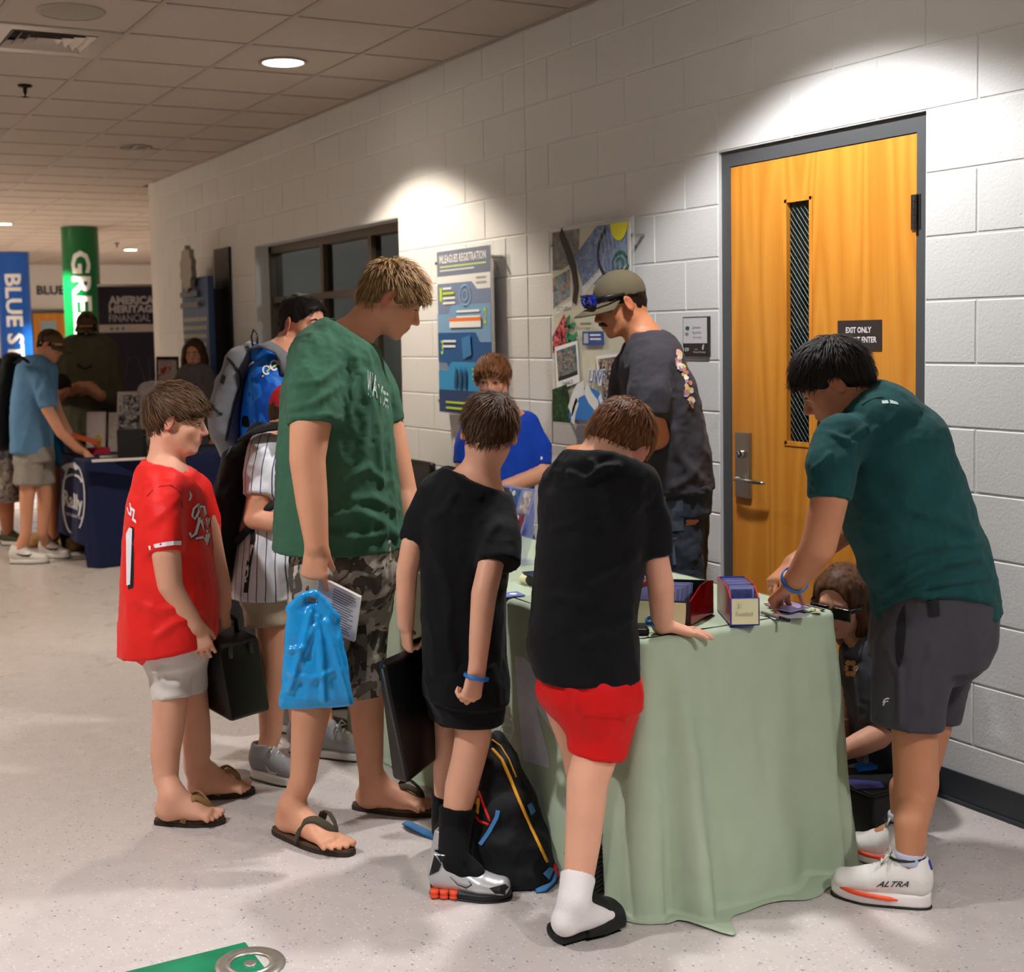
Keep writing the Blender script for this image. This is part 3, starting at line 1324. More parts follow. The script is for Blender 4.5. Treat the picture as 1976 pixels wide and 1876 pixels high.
for s in (1, -1):
    z = GZ0 - gw * 1.6
    while z < GZ1 + gw * 1.6:
        ya, yb = GY0 + .012, GY1 - .012
        za, zb = (z, z + (yb - ya) * 1.25) if s > 0 else (z + (yb - ya) * 1.25, z)
        if s > 0:
            pts = [(ya, za), (yb, zb)]
        else:
            pts = [(ya, za), (yb, zb)]
        lo_, hi_ = GZ0 + .012, GZ1 - .012
        (y0, z0), (y1, z1) = pts
        if max(z0, z1) > lo_ and min(z0, z1) < hi_:
            def clip(yc, zc, yo, zo):
                if zc < lo_:
                    f = (lo_ - zc) / (zo - zc)
                    return yc + (yo - yc) * f, lo_
                if zc > hi_:
                    f = (hi_ - zc) / (zo - zc)
                    return yc + (yo - yc) * f, hi_
                return yc, zc
            A_, B_ = clip(y0, z0, y1, z1), clip(y1, z1, y0, z0)
            wires.tube([(LX + .0155, *A_), (LX + .0155, *B_)], .0011 if s > 0 else .0006, 4, cap=False)
        z += .0255
wires.build('glass_wires', mat('glass_wire', (70, 78, 74), rough=.5, metal=.6), door)
for hz in (1.86, 1.05, .25):
    hm = MB()
    for k in range(5):
        hm.lathe([(.0001, 0), (.0085, 0), (.0085, .0215), (.0001, .0215)], (FX - .008, D0 - .001, hz + k * .0228), 12)
    hm.box((FX - .002, D0 - .02, hz), (FX + .001, D0 + .02, hz + .114))
    hm.build('hinge', mat('hinge_steel', (110, 108, 104), rough=.35, metal=1), door)
pa, pb = on_x(1422, 833, LX), on_x(1452, 963, LX)
MB().rbox((LX - .012, pb[1], pb[2]), (LX, pa[1], pa[2]), .003).build('lock_plate', M_STEEL, door)
kc = on_x(1431, 876, LX - .012)
lk = MB().lathe([(.0, -.014), (.014, -.014), (.0165, -.012), (.018, 0)], (LX - .012, kc[1], kc[2]), 24, axis=(1, 0, 0)).build('lock_cylinder', M_CHROME, door, smooth=True)
la, lb_ = on_x(1417, 925, LX - .055), on_x(1467, 929, LX - .055)
lev = MB().tube([(LX - .01, kc[1] - .002, la[2]), (LX - .05, kc[1] - .002, la[2])], .009, 12)
lev.tube([(LX - .05, la[1], la[2]), (LX - .053, (la[1] + lb_[1]) / 2, la[2] - .001), (LX - .05, lb_[1], la[2] - .002), (LX - .045, lb_[1] - .012, la[2] - .003)], [.008, .0085, .0075, .005], 12)
lev.build('lever', M_STEEL, door, smooth=True)
# room side behind the glass is a dark room
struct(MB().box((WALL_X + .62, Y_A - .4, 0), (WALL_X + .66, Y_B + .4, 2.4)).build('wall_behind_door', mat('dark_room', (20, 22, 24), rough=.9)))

# --- borrowed-light window in the block wall
WY0, WY1, WZ0, WZ1 = yu(-14), yu(-26), 5 * BU, 11 * BU
win = struct(empty('window_1', (WALL_X + .1, (WY0 + WY1) / 2, WZ0)))
M_WINF = mat('bronze_frame', (88, 78, 68), rough=.4, metal=.3)
WX = WALL_X + .11
wf = MB()
for (y0, y1, z0, z1) in ((WY0, WY0 + .05, WZ0, WZ1), (WY1 - .05, WY1, WZ0, WZ1), (WY0, WY1, WZ0, WZ0 + .05), (WY0, WY1, WZ1 - .055, WZ1)):
    wf.box((WX, y0, z0), (WX + .09, y1, z1))
wf.build('window_frame', M_WINF, win)
tz = 1.835
bars = [8.30, 7.52]
MB().box((WX + .004, WY0 + .05, tz - .022), (WX + .08, WY1 - .05, tz + .022)).build('transom', M_WINF, win)
for y in bars:
    MB().box((WX + .006, y - .025, WZ0 + .05), (WX + .078, y + .025, WZ1 - .055)).build('mullion', M_WINF, win)
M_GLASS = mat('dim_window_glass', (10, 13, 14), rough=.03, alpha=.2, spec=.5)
edges = [WY0 + .05] + [b_ + s for b_ in sorted(bars) for s in (-.025, .025)] + [WY1 - .05]
for i in range(0, len(edges), 2):
    for (z0, z1) in ((WZ0 + .05, tz - .022), (tz + .022, WZ1 - .055)):
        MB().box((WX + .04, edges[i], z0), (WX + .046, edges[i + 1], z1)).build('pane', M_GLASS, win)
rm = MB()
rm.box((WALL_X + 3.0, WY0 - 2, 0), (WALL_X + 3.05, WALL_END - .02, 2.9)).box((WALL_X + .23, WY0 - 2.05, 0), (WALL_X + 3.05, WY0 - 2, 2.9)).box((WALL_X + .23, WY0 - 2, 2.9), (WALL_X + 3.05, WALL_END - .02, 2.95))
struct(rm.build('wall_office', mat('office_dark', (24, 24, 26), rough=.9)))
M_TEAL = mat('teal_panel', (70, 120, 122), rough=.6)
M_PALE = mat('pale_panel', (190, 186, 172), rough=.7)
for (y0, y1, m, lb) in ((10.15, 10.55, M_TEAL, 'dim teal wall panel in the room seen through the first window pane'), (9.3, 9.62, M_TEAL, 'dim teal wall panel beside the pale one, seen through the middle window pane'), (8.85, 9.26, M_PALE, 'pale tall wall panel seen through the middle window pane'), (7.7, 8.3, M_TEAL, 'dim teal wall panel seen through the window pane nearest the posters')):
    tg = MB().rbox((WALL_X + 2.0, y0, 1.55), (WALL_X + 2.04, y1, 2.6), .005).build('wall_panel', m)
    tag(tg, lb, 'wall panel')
od = bpy.data.lights.new('office_fill_lamp', 'POINT')  # unseen lamp added to light the panels behind the window
od.energy = 16
od.color = (.9, 1, .97)
od.shadow_soft_size = .2
oo = bpy.data.objects.new('office_fill_lamp', od)
oo.location = (WALL_X + 1.1, 8.6, 2.6)
COL.objects.link(oo)

# --- far end of the lobby: wood door, columns
fd = struct(empty('door_2', (2.4, Y_1 - .02, 0)))
pa, pb = on_x(62, 600, 1), None


def on_y(x, y, Y):
    v = ray(x, y)
    return CAM + v * (Y / v[1])


a, b = on_y(56, 600, Y_1 - .03), on_y(122, 700, Y_1 - .03)
MB().box((a[0] + .06, Y_1 - .05, 0), (b[0] + .6, Y_1 - .01, a[2] - .05)).build('door_leaf', M_WOOD, fd)
fb = MB()
for (x0, x1, z0, z1) in ((a[0], a[0] + .06, 0, a[2]), (b[0] + .6, b[0] + .66, 0, a[2]), (a[0], b[0] + .66, a[2] - .05, a[2])):
    fb.box((x0, Y_1 - .06, z0), (x1, Y_1 - .005, z1))
fb.build('door_frame', M_DARKMETAL, fd)
a2, b2 = on_y(78, 620, Y_1 - .05), on_y(115, 650, Y_1 - .05)
MB().box((a2[0], Y_1 - .056, b2[2] - .5), (b2[0] - .05, Y_1 - .05, a2[2])).build('pane', mat('pale_glass', (150, 175, 185), rough=.1), fd)
sg = empty('wall_lettering', on_y(72, 566, Y_1), 'black BLUE lettering on the far lobby wall', 'wall sign')
a, b = on_y(71, 569, Y_1), on_y(128, 551, Y_1)
plane_print('letters', text_box('BLUE ST', (b[0] - a[0]) * 1.5, b[2] - a[2], bold=.03), (a[0], Y_1 - .006, a[2]), (1, 0, 0), (0, 0, 1), mat('black_print', (20, 22, 30), rough=.7), sg)


def column(px, top, wpx, Y, txt, colr, label):
    c = on_y(px, top, Y)
    rad = wpx / 2 / F_PX * depth(c)
    t = empty('wrapped_column', (c[0], c[1], 0), label, 'column', 'wrapped lobby columns')
    wrap = MB().lathe([(rad, 0.05), (rad, CEIL_Z - .002)], (c[0], c[1], 0), 40).build('column_wrap', mat(txt + '_vinyl', colr, rough=.3, coat=.3), t, smooth=True)
    MB().lathe([(rad - .01, 0), (rad - .01, CEIL_Z)], (c[0], c[1], 0), 32).build('core', M_WALL_FAR, t, smooth=True)
    return t, c, rad, wrap


def column_text(t, c, rad, s, z_top, z_bot, width, ang0):
    V, F = subdiv(text_box(s, z_top - z_bot, width, bold=.03), .03)
    # reading downwards: text x runs down the column, text y runs to the right-hand side
    ang = ang0 + (V[:, 1] - width / 2) / rad
    to = np.array([-c[0], -c[1], 0.0])
    to = _n(to)
    sd = np.array([-to[1], to[0], 0])         # to the viewer's right
    W = np.stack([c[0] + (rad + .004) * (np.cos(ang) * to[0] + np.sin(ang) * sd[0]), c[1] + (rad + .004) * (np.cos(ang) * to[1] + np.sin(ang) * sd[1]), z_top - V[:, 0]], 1)
    F = [f[::-1] for f in F]
    mesh_obj('lettering', W, F, mat('white_vinyl', (236, 238, 236), rough=.4), t)


t, c, rad, wr = column(153, 440, 70, 16.9, 'green', (0, 104, 52), 'round lobby column wrapped in green reading GREEN')
zt, zb = on_y(160, 486, c[1])[2], on_y(160, 676, c[1])[2]
column_text(t, c, rad, 'GREEN', zt, zt - (zt - zb) * 1.02, .24, .0)
t, c, rad, wr = column(24, 494, 60, 21.8, 'blue', (20, 92, 190), 'round lobby column wrapped in blue reading BLUE ST')
zt, zb = on_y(20, 530, c[1])[2], on_y(20, 688, c[1])[2]
column_text(t, c, rad, 'BLUE STUDIO', zt, zt - (zt - zb) * 1.75, .26, -.05)


# ================================================================== things on the wall
def face_frame(pa, pb, X):
    """flat thing parallel to the wall: pa upper-left px, pb lower-right px -> origin, width, height; x runs to the viewer's right (-Y)"""
    a, b = on_x(*pa, X), on_x(*pb, X)
    return np.array([X, a[1], b[2]]), a[1] - b[1], a[2] - b[2]


WR_E1, WR_E2 = np.array([0, -1.0, 0]), np.array([0, 0, 1.0])


class Sheet:
    """flat print on a panel: drawn in 0..1 units from the lower left"""

    def __init__(self, o, w, h, e1, e2, parent):
        self.o, self.w, self.h, self.e1, self.e2, self.p, self.k = np.asarray(o, float), w, h, np.asarray(e1, float), np.asarray(e2, float), parent, 0

    def put(self, polys, col, name='print', m=None):
        V, F = polys
        self.k += 1
        V = np.asarray(V, float) * np.array([self.w, self.h])
        mt = m or mat('ink_%d_%d_%d' % tuple(col), col, rough=.45)
        return plane_print(name, (V, F), self.o, self.e1, self.e2, mt, self.p, lift=.0004 * self.k)

    def poly(self, pts, col, name='print', m=None):
        return self.put((np.array(pts, float), [tuple(range(len(pts)))]), col, name, m)

    def rect(self, x0, y0, x1, y1, col, name='print', m=None):
        return self.poly([(x0, y0), (x1, y0), (x1, y1), (x0, y1)], col, name, m)

    def text(self, s, x0, y0, w, h, col, bold=.0, shear=0, name='lettering'):
        V, F = text_box(s, w, h, bold=bold, shear=shear)
        return self.put((V + np.array([x0, y0]), F), col, name)

    def ring(self, c, r, wd, col, ry=None, a0=0, a1=360):
        V, F = stroke(arc(c, r, a0, a1, 28, ry), wd)
        return self.put((V, F), col, 'ring')

    def disc(self, c, r, col, ry=None, n=28, m=None, name='print'):
        return self.poly(arc(c, r, 0, 360 - 360 / n, n - 1, ry), col, name, m)

    def lines(self, x0, y0, x1, n, dy, col, t=.012, seed=0):
        rg = random.Random(seed)
        ps = []
        for i in range(n):
            xe = x1 - (x1 - x0) * rg.uniform(0, .3)
            y = y0 - i * dy
            ps.append((np.array([(x0, y - t), (xe, y - t), (xe, y), (x0, y)]), [(0, 1, 2, 3)]))
        return self.put(join_polys(*ps), col, 'text_line')


M_ACRYL = mat('acrylic_panel', (226, 228, 228), rough=.06, alpha=.22, spec=.5)
photo_no = [0]


def photo_mat(cols, scale=30):
    """a printed photograph: soft patches of a few colours"""
    photo_no[0] += 1
    return pattern_mat('printed_photo_%d' % photo_no[0], cols, scale=scale, rough=.4)


def poster(pa, pb, label, cat='poster', margin=.012):
    X = WALL_X - .055
    o, w, h = face_frame(pa, pb, X)
    t = empty('wall_poster', o + WR_E1 * w / 2 + np.array([.05, 0, 0]), label, cat)
    MB().rbox((X - .004, o[1] - w - .035, o[2] - .012), (X, o[1] + margin, o[2] + h + .02), .0015).build('acrylic_panel', M_ACRYL, t)
    MB().box((X + .001, o[1] - w, o[2]), (X + .006, o[1], o[2] + h)).build('print_board', M_WHITE, t)
    for y in (o[1] + .004, o[1] - w - .025):
        for z in (o[2] + .06, o[2] + h - .06):
            MB().tube([(WALL_X + .003, y, z), (X - .008, y, z)], .008, 14).build('standoff', M_STEEL, t, smooth=False)
    return t, Sheet(o - np.array([.0006, 0, 0]), w, h, WR_E1, WR_E2, t)


t, s = poster((843, 487), (952, 803), 'tall blue registration poster with numbered steps under an acrylic panel')
NAVY, BLUE, SKY, LIME, WHT = (34, 62, 110), (36, 92, 148), (44, 142, 196), (184, 212, 50), (226, 228, 226)
s.rect(0, 0, 1, 1, BLUE)
s.rect(0, .845, 1, 1, NAVY)
s.poly([(0, .80), (.66, .80), (.76, .752), (1, .752), (1, .845), (0, .845)], WHT)
s.text('IMLEAGUES REGISTRATION', .05, .925, .88, .05, WHT, .02)
s.rect(.06, .898, .93, .908, LIME)
s.lines(.06, .885, .94, 1, .02, (200, 206, 214), .010)
s.lines(.75, .825, .98, 2, .03, (150, 154, 150), .012)
s.poly([(0, .61), (.22, .61), (.28, .665), (1, .665), (1, .435), (.80, .435), (.72, .495), (0, .495)], SKY)
s.poly([(0, .495), (.72, .495), (.80, .435), (1, .435), (1, .26), (.22, .26), (.16, .31), (0, .31)], (30, 84, 140))
s.poly([(0, .26), (.17, .26), (.26, .315), (1, .315), (1, .14), (0, .14)], SKY)
s.rect(0, 0, 1, .14, NAVY)
s.text('1', .055, .69, .045, .085, LIME, .02)
s.text('2', .88, .545, .05, .095, LIME, .02)
s.text('3', .06, .36, .05, .09, LIME, .02)
s.lines(.12, .775, .36, 4, .03, WHT, .014, 2)
s.lines(.12, .745, .36, 1, .03, LIME, .014, 3)
s.lines(.38, .63, .84, 2, .035, WHT, .014, 4)
s.lines(.11, .45, .42, 2, .032, WHT, .014, 5)
s.lines(.66, .28, .95, 3, .03, LIME, .013, 6)
s.lines(.14, .07, .85, 2, .035, LIME, .013, 7)
s.ring((.55, .72), .105, .008, (130, 176, 214), .06)
s.ring((.55, .72), .05, .006, (130, 176, 214), .03)
s.rect(.25, .525, .84, .585, WHT)
s.rect(.25, .563, .84, .585, (232, 120, 60))
s.poly([(.48, .46), (.64, .48), (.66, .36), (.50, .33)], (56, 120, 176))
for k in range(3):
    s.poly([(.32 + .09 * k, .15), (.37 + .09 * k, .15), (.385 + .09 * k, .24), (.36 + .09 * k, .29), (.33 + .09 * k, .24)], (24, 76, 120))

t, s = poster((1066, 449), (1219, 826), 'large collage poster with volleyball, dance and scuba photos')
CREAM = (206, 200, 168)
s.rect(0, 0, 1, 1, CREAM)
s.poly([(.0, 1), (.38, 1), (.36, .86), (.14, .80), (0, .80)], None, m=photo_mat([(60, 54, 56), (28, 26, 30), (110, 104, 96)]))
s.poly([(0, .60), (.24, .66), (.24, .80), (0, .76)], None, m=photo_mat([(34, 124, 148), (40, 40, 44), (96, 150, 160), (180, 110, 80)]))
s.poly([(.30, .86), (.60, 1), (.98, 1), (.98, .80), (.70, .72), (.42, .70)], None, m=photo_mat([(34, 92, 168), (24, 60, 126), (90, 140, 190)]))
s.poly([(.0, .56), (.26, .605), (.27, .64), (0, .59)], WHT)
s.text('SCUBA', .05, .585, .20, .022, (40, 40, 44), 0, .2)
s.poly([(.40, .70), (.66, .80), (.68, .765), (.42, .66)], WHT)
V, F = text_box('TENNIS', .22, .024)
s.put((V @ np.array([[1, .40], [0, 1]]) + np.array([.44, .70]), F), (40, 40, 44), 'lettering')
V, F = stroke([(.12, 1.0), (.22, .90), (.30, .80), (.33, .70), (.30, .62)], [.06, .07, .075, .075, .06])
s.put((V, F), (36, 32, 30), 'racket')
V, F = stroke(arc((.82, .86), .2, 120, 330, 24, .13), .025)
s.put((V, F), (26, 28, 38), 'racket')
for k in range(7):
    V, F = stroke([(.64 + .05 * k, .97), (.70 + .05 * k, .76)], .003)
    s.put((V, F), (190, 196, 190), 'string')
s.poly(arc((.89, 1.0), .105, 180, 360, 18, .085), (214, 208, 40), 'tennis_ball')
V, F = stroke(arc((.90, .80), .09, 20, 400, 26, .06), .014)
s.put((V, F), (28, 110, 76), 'emblem')
V, F = stroke(arc((.90, .80), .045, 200, 520, 20, .03), .012)
s.put((V, F), (28, 110, 76), 'emblem')
s.poly([(0, .45), (.17, .57), (.21, .50), (.20, .42), (0, .36)], None, m=photo_mat([(176, 60, 76), (60, 30, 36), (206, 120, 110)]))
s.poly([(.05, .165), (.37, .215), (.345, .43), (.03, .395)], WHT)
s.poly([(.075, .235), (.345, .275), (.325, .41), (.055, .375)], None, m=photo_mat([(110, 120, 120), (60, 84, 130), (70, 100, 60), (170, 130, 110)], 40))
s.poly([(.075, .235), (.345, .275), (.347, .255), (.077, .215)], (20, 20, 22))
V, F = text_box('DANCE', .14, .020)
s.put((V @ np.array([[1, .13], [0, 1]]) + np.array([.14, .190]), F), (40, 40, 44), 'lettering')
s.put(join_polys(stroke([(.22, .55), (.24, .50), (.215, .46), (.21, .42)], .035), stroke([(.23, .50), (.30, .515), (.33, .51)], .02), stroke([(.22, .455), (.29, .44), (.35, .465)], .03), stroke([(.235, .53), (.25, .56)], .02)), (30, 128, 84), 'dancer')
s.disc((.235, .545), .018, (30, 128, 84), .012)
s.rect(.42, .405, .70, .475, (38, 76, 140))
s.lines(.52, .46, .68, 2, .02, WHT, .008, 9)
s.rect(.44, .415, .50, .465, (170, 176, 184))
s.lines(.40, .52, .56, 1, .02, (120, 116, 100), .012, 11)
s.poly([(.60, .35), (.98, .37), (.98, .22), (.62, .20)], WHT)
s.poly([(.62, .335), (.98, .355), (.98, .06), (.74, .02)], None, m=photo_mat([(130, 110, 100), (70, 62, 70), (176, 160, 140), (50, 44, 50)], 36))
s.text('UWF', .50, .215, .22, .07, WHT, .05, .25)
V, F = text_box('UWF', .22, .07, bold=.02, shear=.25)
s.put((V + np.array([.505, .210]), F), (90, 110, 160), 'lettering')
s.poly([(0, 0), (.24, 0), (.24, .14), (.20, .2), (0, .17)], None, m=photo_mat([(28, 62, 34), (18, 44, 24), (44, 84, 44)]))
bc = (.50, .02)
s.poly([(x, y) for x, y in arc(bc, .27, 0, 180, 30, .17)], (34, 116, 190), 'ball')
s.put(join_polys(stroke([(.25, .06), (.30, .12), (.36, .17), (.44, .188)], .075), stroke([(.46, .19), (.52, .14), (.60, .10), (.60, .06)], .07), stroke([(.28, .0), (.30, .06), (.35, .12)], .05), stroke([(.70, .0), (.70, .08), (.64, .15)], .04)), (216, 218, 214), 'ball_panel')

# room sign beside the door
X = WALL_X - .012
o, w, h = face_frame((1317, 612), (1367, 688), X)
t = empty('room_sign', o + np.array([.012, -w / 2, 0]), 'small black framed room sign reading Green Studio 129', 'sign')
M_SIGNB = mat('sign_black', (44, 38, 36), rough=.4)
MB().rbox((X, o[1] - w, o[2]), (WALL_X + .002, o[1], o[2] + h), .002).build('frame', M_SIGNB, t)
s = Sheet(o - np.array([.0006, 0, 0]), w, h, WR_E1, WR_E2, t)
s.rect(.03, .33, .96, .97, (206, 204, 208))
s.disc((.20, .71), .085, (44, 98, 80), .055)
s.text('Green', .40, .70, .32, .065, (120, 120, 122))
s.text('Studio', .40, .575, .34, .065, (120, 120, 122))
s.lines(.42, .49, .88, 1, .02, (110, 112, 112), .010)
s.lines(.11, .60, .29, 2, .035, (130, 130, 130), .018)
s.text('129', .05, .13, .22, .09, (220, 220, 222), .02)
s.text('West Florida', .44, .085, .48, .05, (214, 214, 214))
s.lines(.50, .185, .66, 1, .02, (190, 190, 190), .016)
s.poly([(.78, .20), (.82, .29), (.88, .31), (.86, .22), (.83, .15)], (206, 208, 212))

# sign on the door
X = LX - .003
o, w, h = face_frame((1616, 619), (1701, 677), X)
t = empty('door_sign', o + np.array([.003, -w / 2, 0]), 'dark plastic sign on the door reading EXIT ONLY DO NOT ENTER', 'sign')
MB().rbox((X, o[1] - w, o[2]), (LX, o[1], o[2] + h), .001).build('plate', mat('sign_brown', (58, 50, 48), rough=.4), t)
s = Sheet(o - np.array([.0006, 0, 0]), w, h, WR_E1, WR_E2, t)
s.text('EXIT ONLY', .20, .58, .58, .20, (226, 222, 220), .03)
s.text('DO NOT ENTER', .08, .26, .82, .20, (226, 222, 220), .03)

# recognition board far down the wall
X = WALL_X - .16
a, b = on_x(350, 540, X), on_x(406, 700, X)
t = empty('recognition_board', (WALL_X - .08, (a[1] + b[1]) / 2, 1.1), 'tall blue recognition board with silver shield far along the wall', 'wall board')
zt = a[2]
MB().box((WALL_X - .02, b[1] - .12, .95), (WALL_X - .001, b[1] + .25, zt + .22)).build('back_board', M_BLACK, t)
MB().rbox((X, b[1], .95), (X + .05, a[1], zt), .004).build('panel', mat('steel_blue_board', (58, 84, 124), rough=.4, metal=.2), t)
MB().box((X + .05, b[1] + .02, 1.0), (WALL_X - .015, a[1] - .3, zt - .1)).build('bracket', M_BLACK, t)
s = Sheet(np.array([X - .0006, a[1], .95]), a[1] - b[1], zt - .95, WR_E1, WR_E2, t)
for r in range(9):
    for c in range(9):
        s.rect(.06 + .10 * c, .68 - .062 * r, .13 + .10 * c, .71 - .062 * r, (176, 170, 150), 'name_plate')
s.lines(.08, .90, .95, 2, .08, (96, 100, 112), .04)
yc = (a[1] + b[1]) / 2 + .02
V = []
n = 20
rim = [(math.cos(2 * math.pi * k / n) * (.17 if k % 2 else .14), math.sin(2 * math.pi * k / n) * (.19 if k % 2 else .16)) for k in range(n)]
MB().prism(rim, WR_E1, WR_E2, (-1, 0, 0), (X - .02, yc, zt + .07), .04).build('shield', mat('shield_metal', (150, 144, 134), rough=.45, metal=.5, bump=.004, bscale=40), t)

# ================================================================== the card table
M_CLOTH_G = cloth_mat('sage_cloth', (166, 180, 154), rough=.8, bump=.0003, var=.03)
TX0, TX1, TY0, TY1, TZ = 2.005, 2.695, 2.71, 4.54, .74


def folding_table(x0, x1, y0, y1, z, label, group):
    t = empty('folding_table', ((x0 + x1) / 2, (y0 + y1) / 2, 0), label, 'table', group)
    m = mat('table_plastic', (190, 188, 182), rough=.6)
    MB().rbox((x0 + .01, y0 + .01, z - .045), (x1 - .01, y1 - .01, z - .006), .006).build('table_top', m, t)
    for y in (y0 + .25, y1 - .25):
        for x in (x0 + .12, x1 - .12):
            MB().tube([(x, y, 0), (x, y, z - .045)], .014, 10).build('leg', M_DARKMETAL, t, smooth=True)
        MB().tube([(x0 + .12, y, .12), (x1 - .12, y, .12)], .010, 8).build('cross_bar', M_DARKMETAL, t, smooth=True)
    return t


def tablecloth(x0, x1, y0, y1, z, mt, label, flare, folds, seed=0, hem=lambda s, side: 0.0, pool=lambda s, side: 0.0, res=.016, r=.03, crease=None):
    """cloth over a table: top sheet and hanging sides with folds; side 0 = x0 face, 1 = y0 face, 2 = x1 face, 3 = y1 face"""
    per = []          # perimeter going around: (x, y, nx, ny, side, s)
    def seg(ax, ay, bx, by, nx, ny, side):
        L = math.hypot(bx - ax, by - ay)
        m = max(2, int(L / res))
        for i in range(m):
            f_ = i / m
            per.append((ax + (bx - ax) * f_, ay + (by - ay) * f_, nx, ny, side, f_ * L, L))
    def corner(cx, cy, a0, side, L):
        m = 6
        for i in range(m):
            a = math.radians(a0 + 90 * i / m)
            per.append((cx + r * math.cos(a), cy + r * math.sin(a), math.cos(a), math.sin(a), side + (i / m), L, L))
    seg(x0, y1 - r, x0, y0 + r, -1, 0, 0)
    corner(x0 + r, y0 + r, 180, 0, y1 - y0)
    seg(x0 + r, y0, x1 - r, y0, 0, -1, 1)
    corner(x1 - r, y0 + r, 270, 1, x1 - x0)
    seg(x1, y0 + r, x1, y1 - r, 1, 0, 2)
    corner(x1 - r, y1 - r, 0, 2, y1 - y0)
    seg(x1 - r, y1, x0 + r, y1, 0, 1, 3)
    corner(x0 + r, y1 - r, 90, 3, x1 - x0)
    n = len(per)
    rows = [-1, 0, .012, .03, .06, .1, .15, .2, .26, .32, .39, .46, .53, .6, .67, .74, .8, .85, .9, .94, .97, 1.0]
    prow = [.3, .6, 1.0]
    V, F = [], []
    P_ = np.array([(p[0], p[1]) for p in per])
    for k, v in enumerate(rows + [1 + q for q in prow]):
        for i, (x, y, nx, ny, side, s, L) in enumerate(per):
            h = hem(s, side)
            vv = min(max(v, 0), 1.0)
            if v < 0:
                V.append((x - nx * .02, y - ny * .02, z + .0035))
                continue
            zz = z - vv * (z - h)
            if v < .03:
                rr = v / .03
                out = .006 * rr
            fl = flare(s, side) * vv ** 1.15
            fo = folds(s, side) * (vv ** .8) * min(1, vv * 4 + .15)
            out = fl + fo + (.006 if v > .01 else 0)
            if v > 1:
                pl = pool(s, side)
                f_ = v - 1
                out += pl * f_
                wob = .5 + .5 * math.sin(s * 23 + seed)
                zz = .003 + .022 * pl / .12 * wob * math.sin(math.pi * min(1, f_ * .9)) + (.0 if pl > .01 else h)
                if pl <= .01:
                    zz = h
            V.append((x + nx * out, y + ny * out, max(zz, .002)))
    R = len(rows) + len(prow)
    for k in range(R - 1):
        for i in range(n):
            j = (i + 1) % n
            F.append((k * n + i, (k + 1) * n + i, (k + 1) * n + j, k * n + j))
    # top sheet
    base = len(V)
    gx, gy = 12, 26
    for i in range(gx + 1):
        for j in range(gy + 1):
            xx, yy = x0 + .012 + (x1 - x0 - .024) * i / gx, y0 + .012 + (y1 - y0 - .024) * j / gy
            V.append((xx, yy, z + .003 + .0015 * math.sin(xx * 31 + yy * 17)))
    for i in range(gx):
        for j in range(gy):
            a = base + i * (gy + 1) + j
            F.append((a, a + gy + 1, a + gy + 2, a + 1))
    V = np.array(V)
    F = np.array(F)
    N = vnormals(V, F)
    side_v = np.abs(N[:, 2]) < .7
    V = V + N * (np.where(side_v, .004, 0) * vnoise(V * np.array([7, 7, 4]) + seed) + np.where(side_v, .0015, 0) * (1 - 2 * np.abs(vnoise(V * 22 + seed))))[:, None]
    if crease:
        V = fold_lines(V, F, crease, 0)
    V = laplace(V, F, .4)
    o = mesh_obj('tablecloth', V - np.array([(x0 + x1) / 2, (y0 + y1) / 2, 0]), F, mt, None, smooth=True, local=True)
    o.location = ((x0 + x1) / 2, (y0 + y1) / 2, 0)
    return tag(o, label, 'tablecloth')


folding_table(TX0, TX1, TY0, TY1, TZ, 'folding table hidden under the sage green cloth', 'event tables')


def g_flare(s, side):
    if 1 <= side < 1.05:
        return .05 + .03 * math.sin(s * 6)
    if side < 1:
        return .03 + .02 * math.sin(s * 4 + 1) 
    return .04


def g_folds(s, side):
    if 1 <= side < 1.05:          # the end towards the viewer
        f_ = .055 * math.exp(-((s - .10) / .035) ** 2) - .045 * math.exp(-((s - .04) / .025) ** 2) - .02 * math.exp(-((s - .17) / .04) ** 2)
        f_ += .010 * math.exp(-((s - .40) / .03) ** 2) + .05 * math.exp(-((s - .62) / .05) ** 2) - .03 * math.exp(-((s - .51) / .04) ** 2)
        return f_
    if side < 1:
        return .018 * math.sin(s * 11 + 2 * math.sin(s * 3)) + .008 * math.sin(s * 27)
    if side < 2:
        return .03
    return .015 * math.sin(s * 13)


def g_pool(s, side):
    if 1 <= side < 1.05:
        return (.03 + .075 * (.5 + .5 * math.sin(s * 13 + 1.0))) * min(1, s / .12 + .2)
    if 0 < side < 1:
        return .015
    if 1.05 < side < 2:
        return .05
    return .012


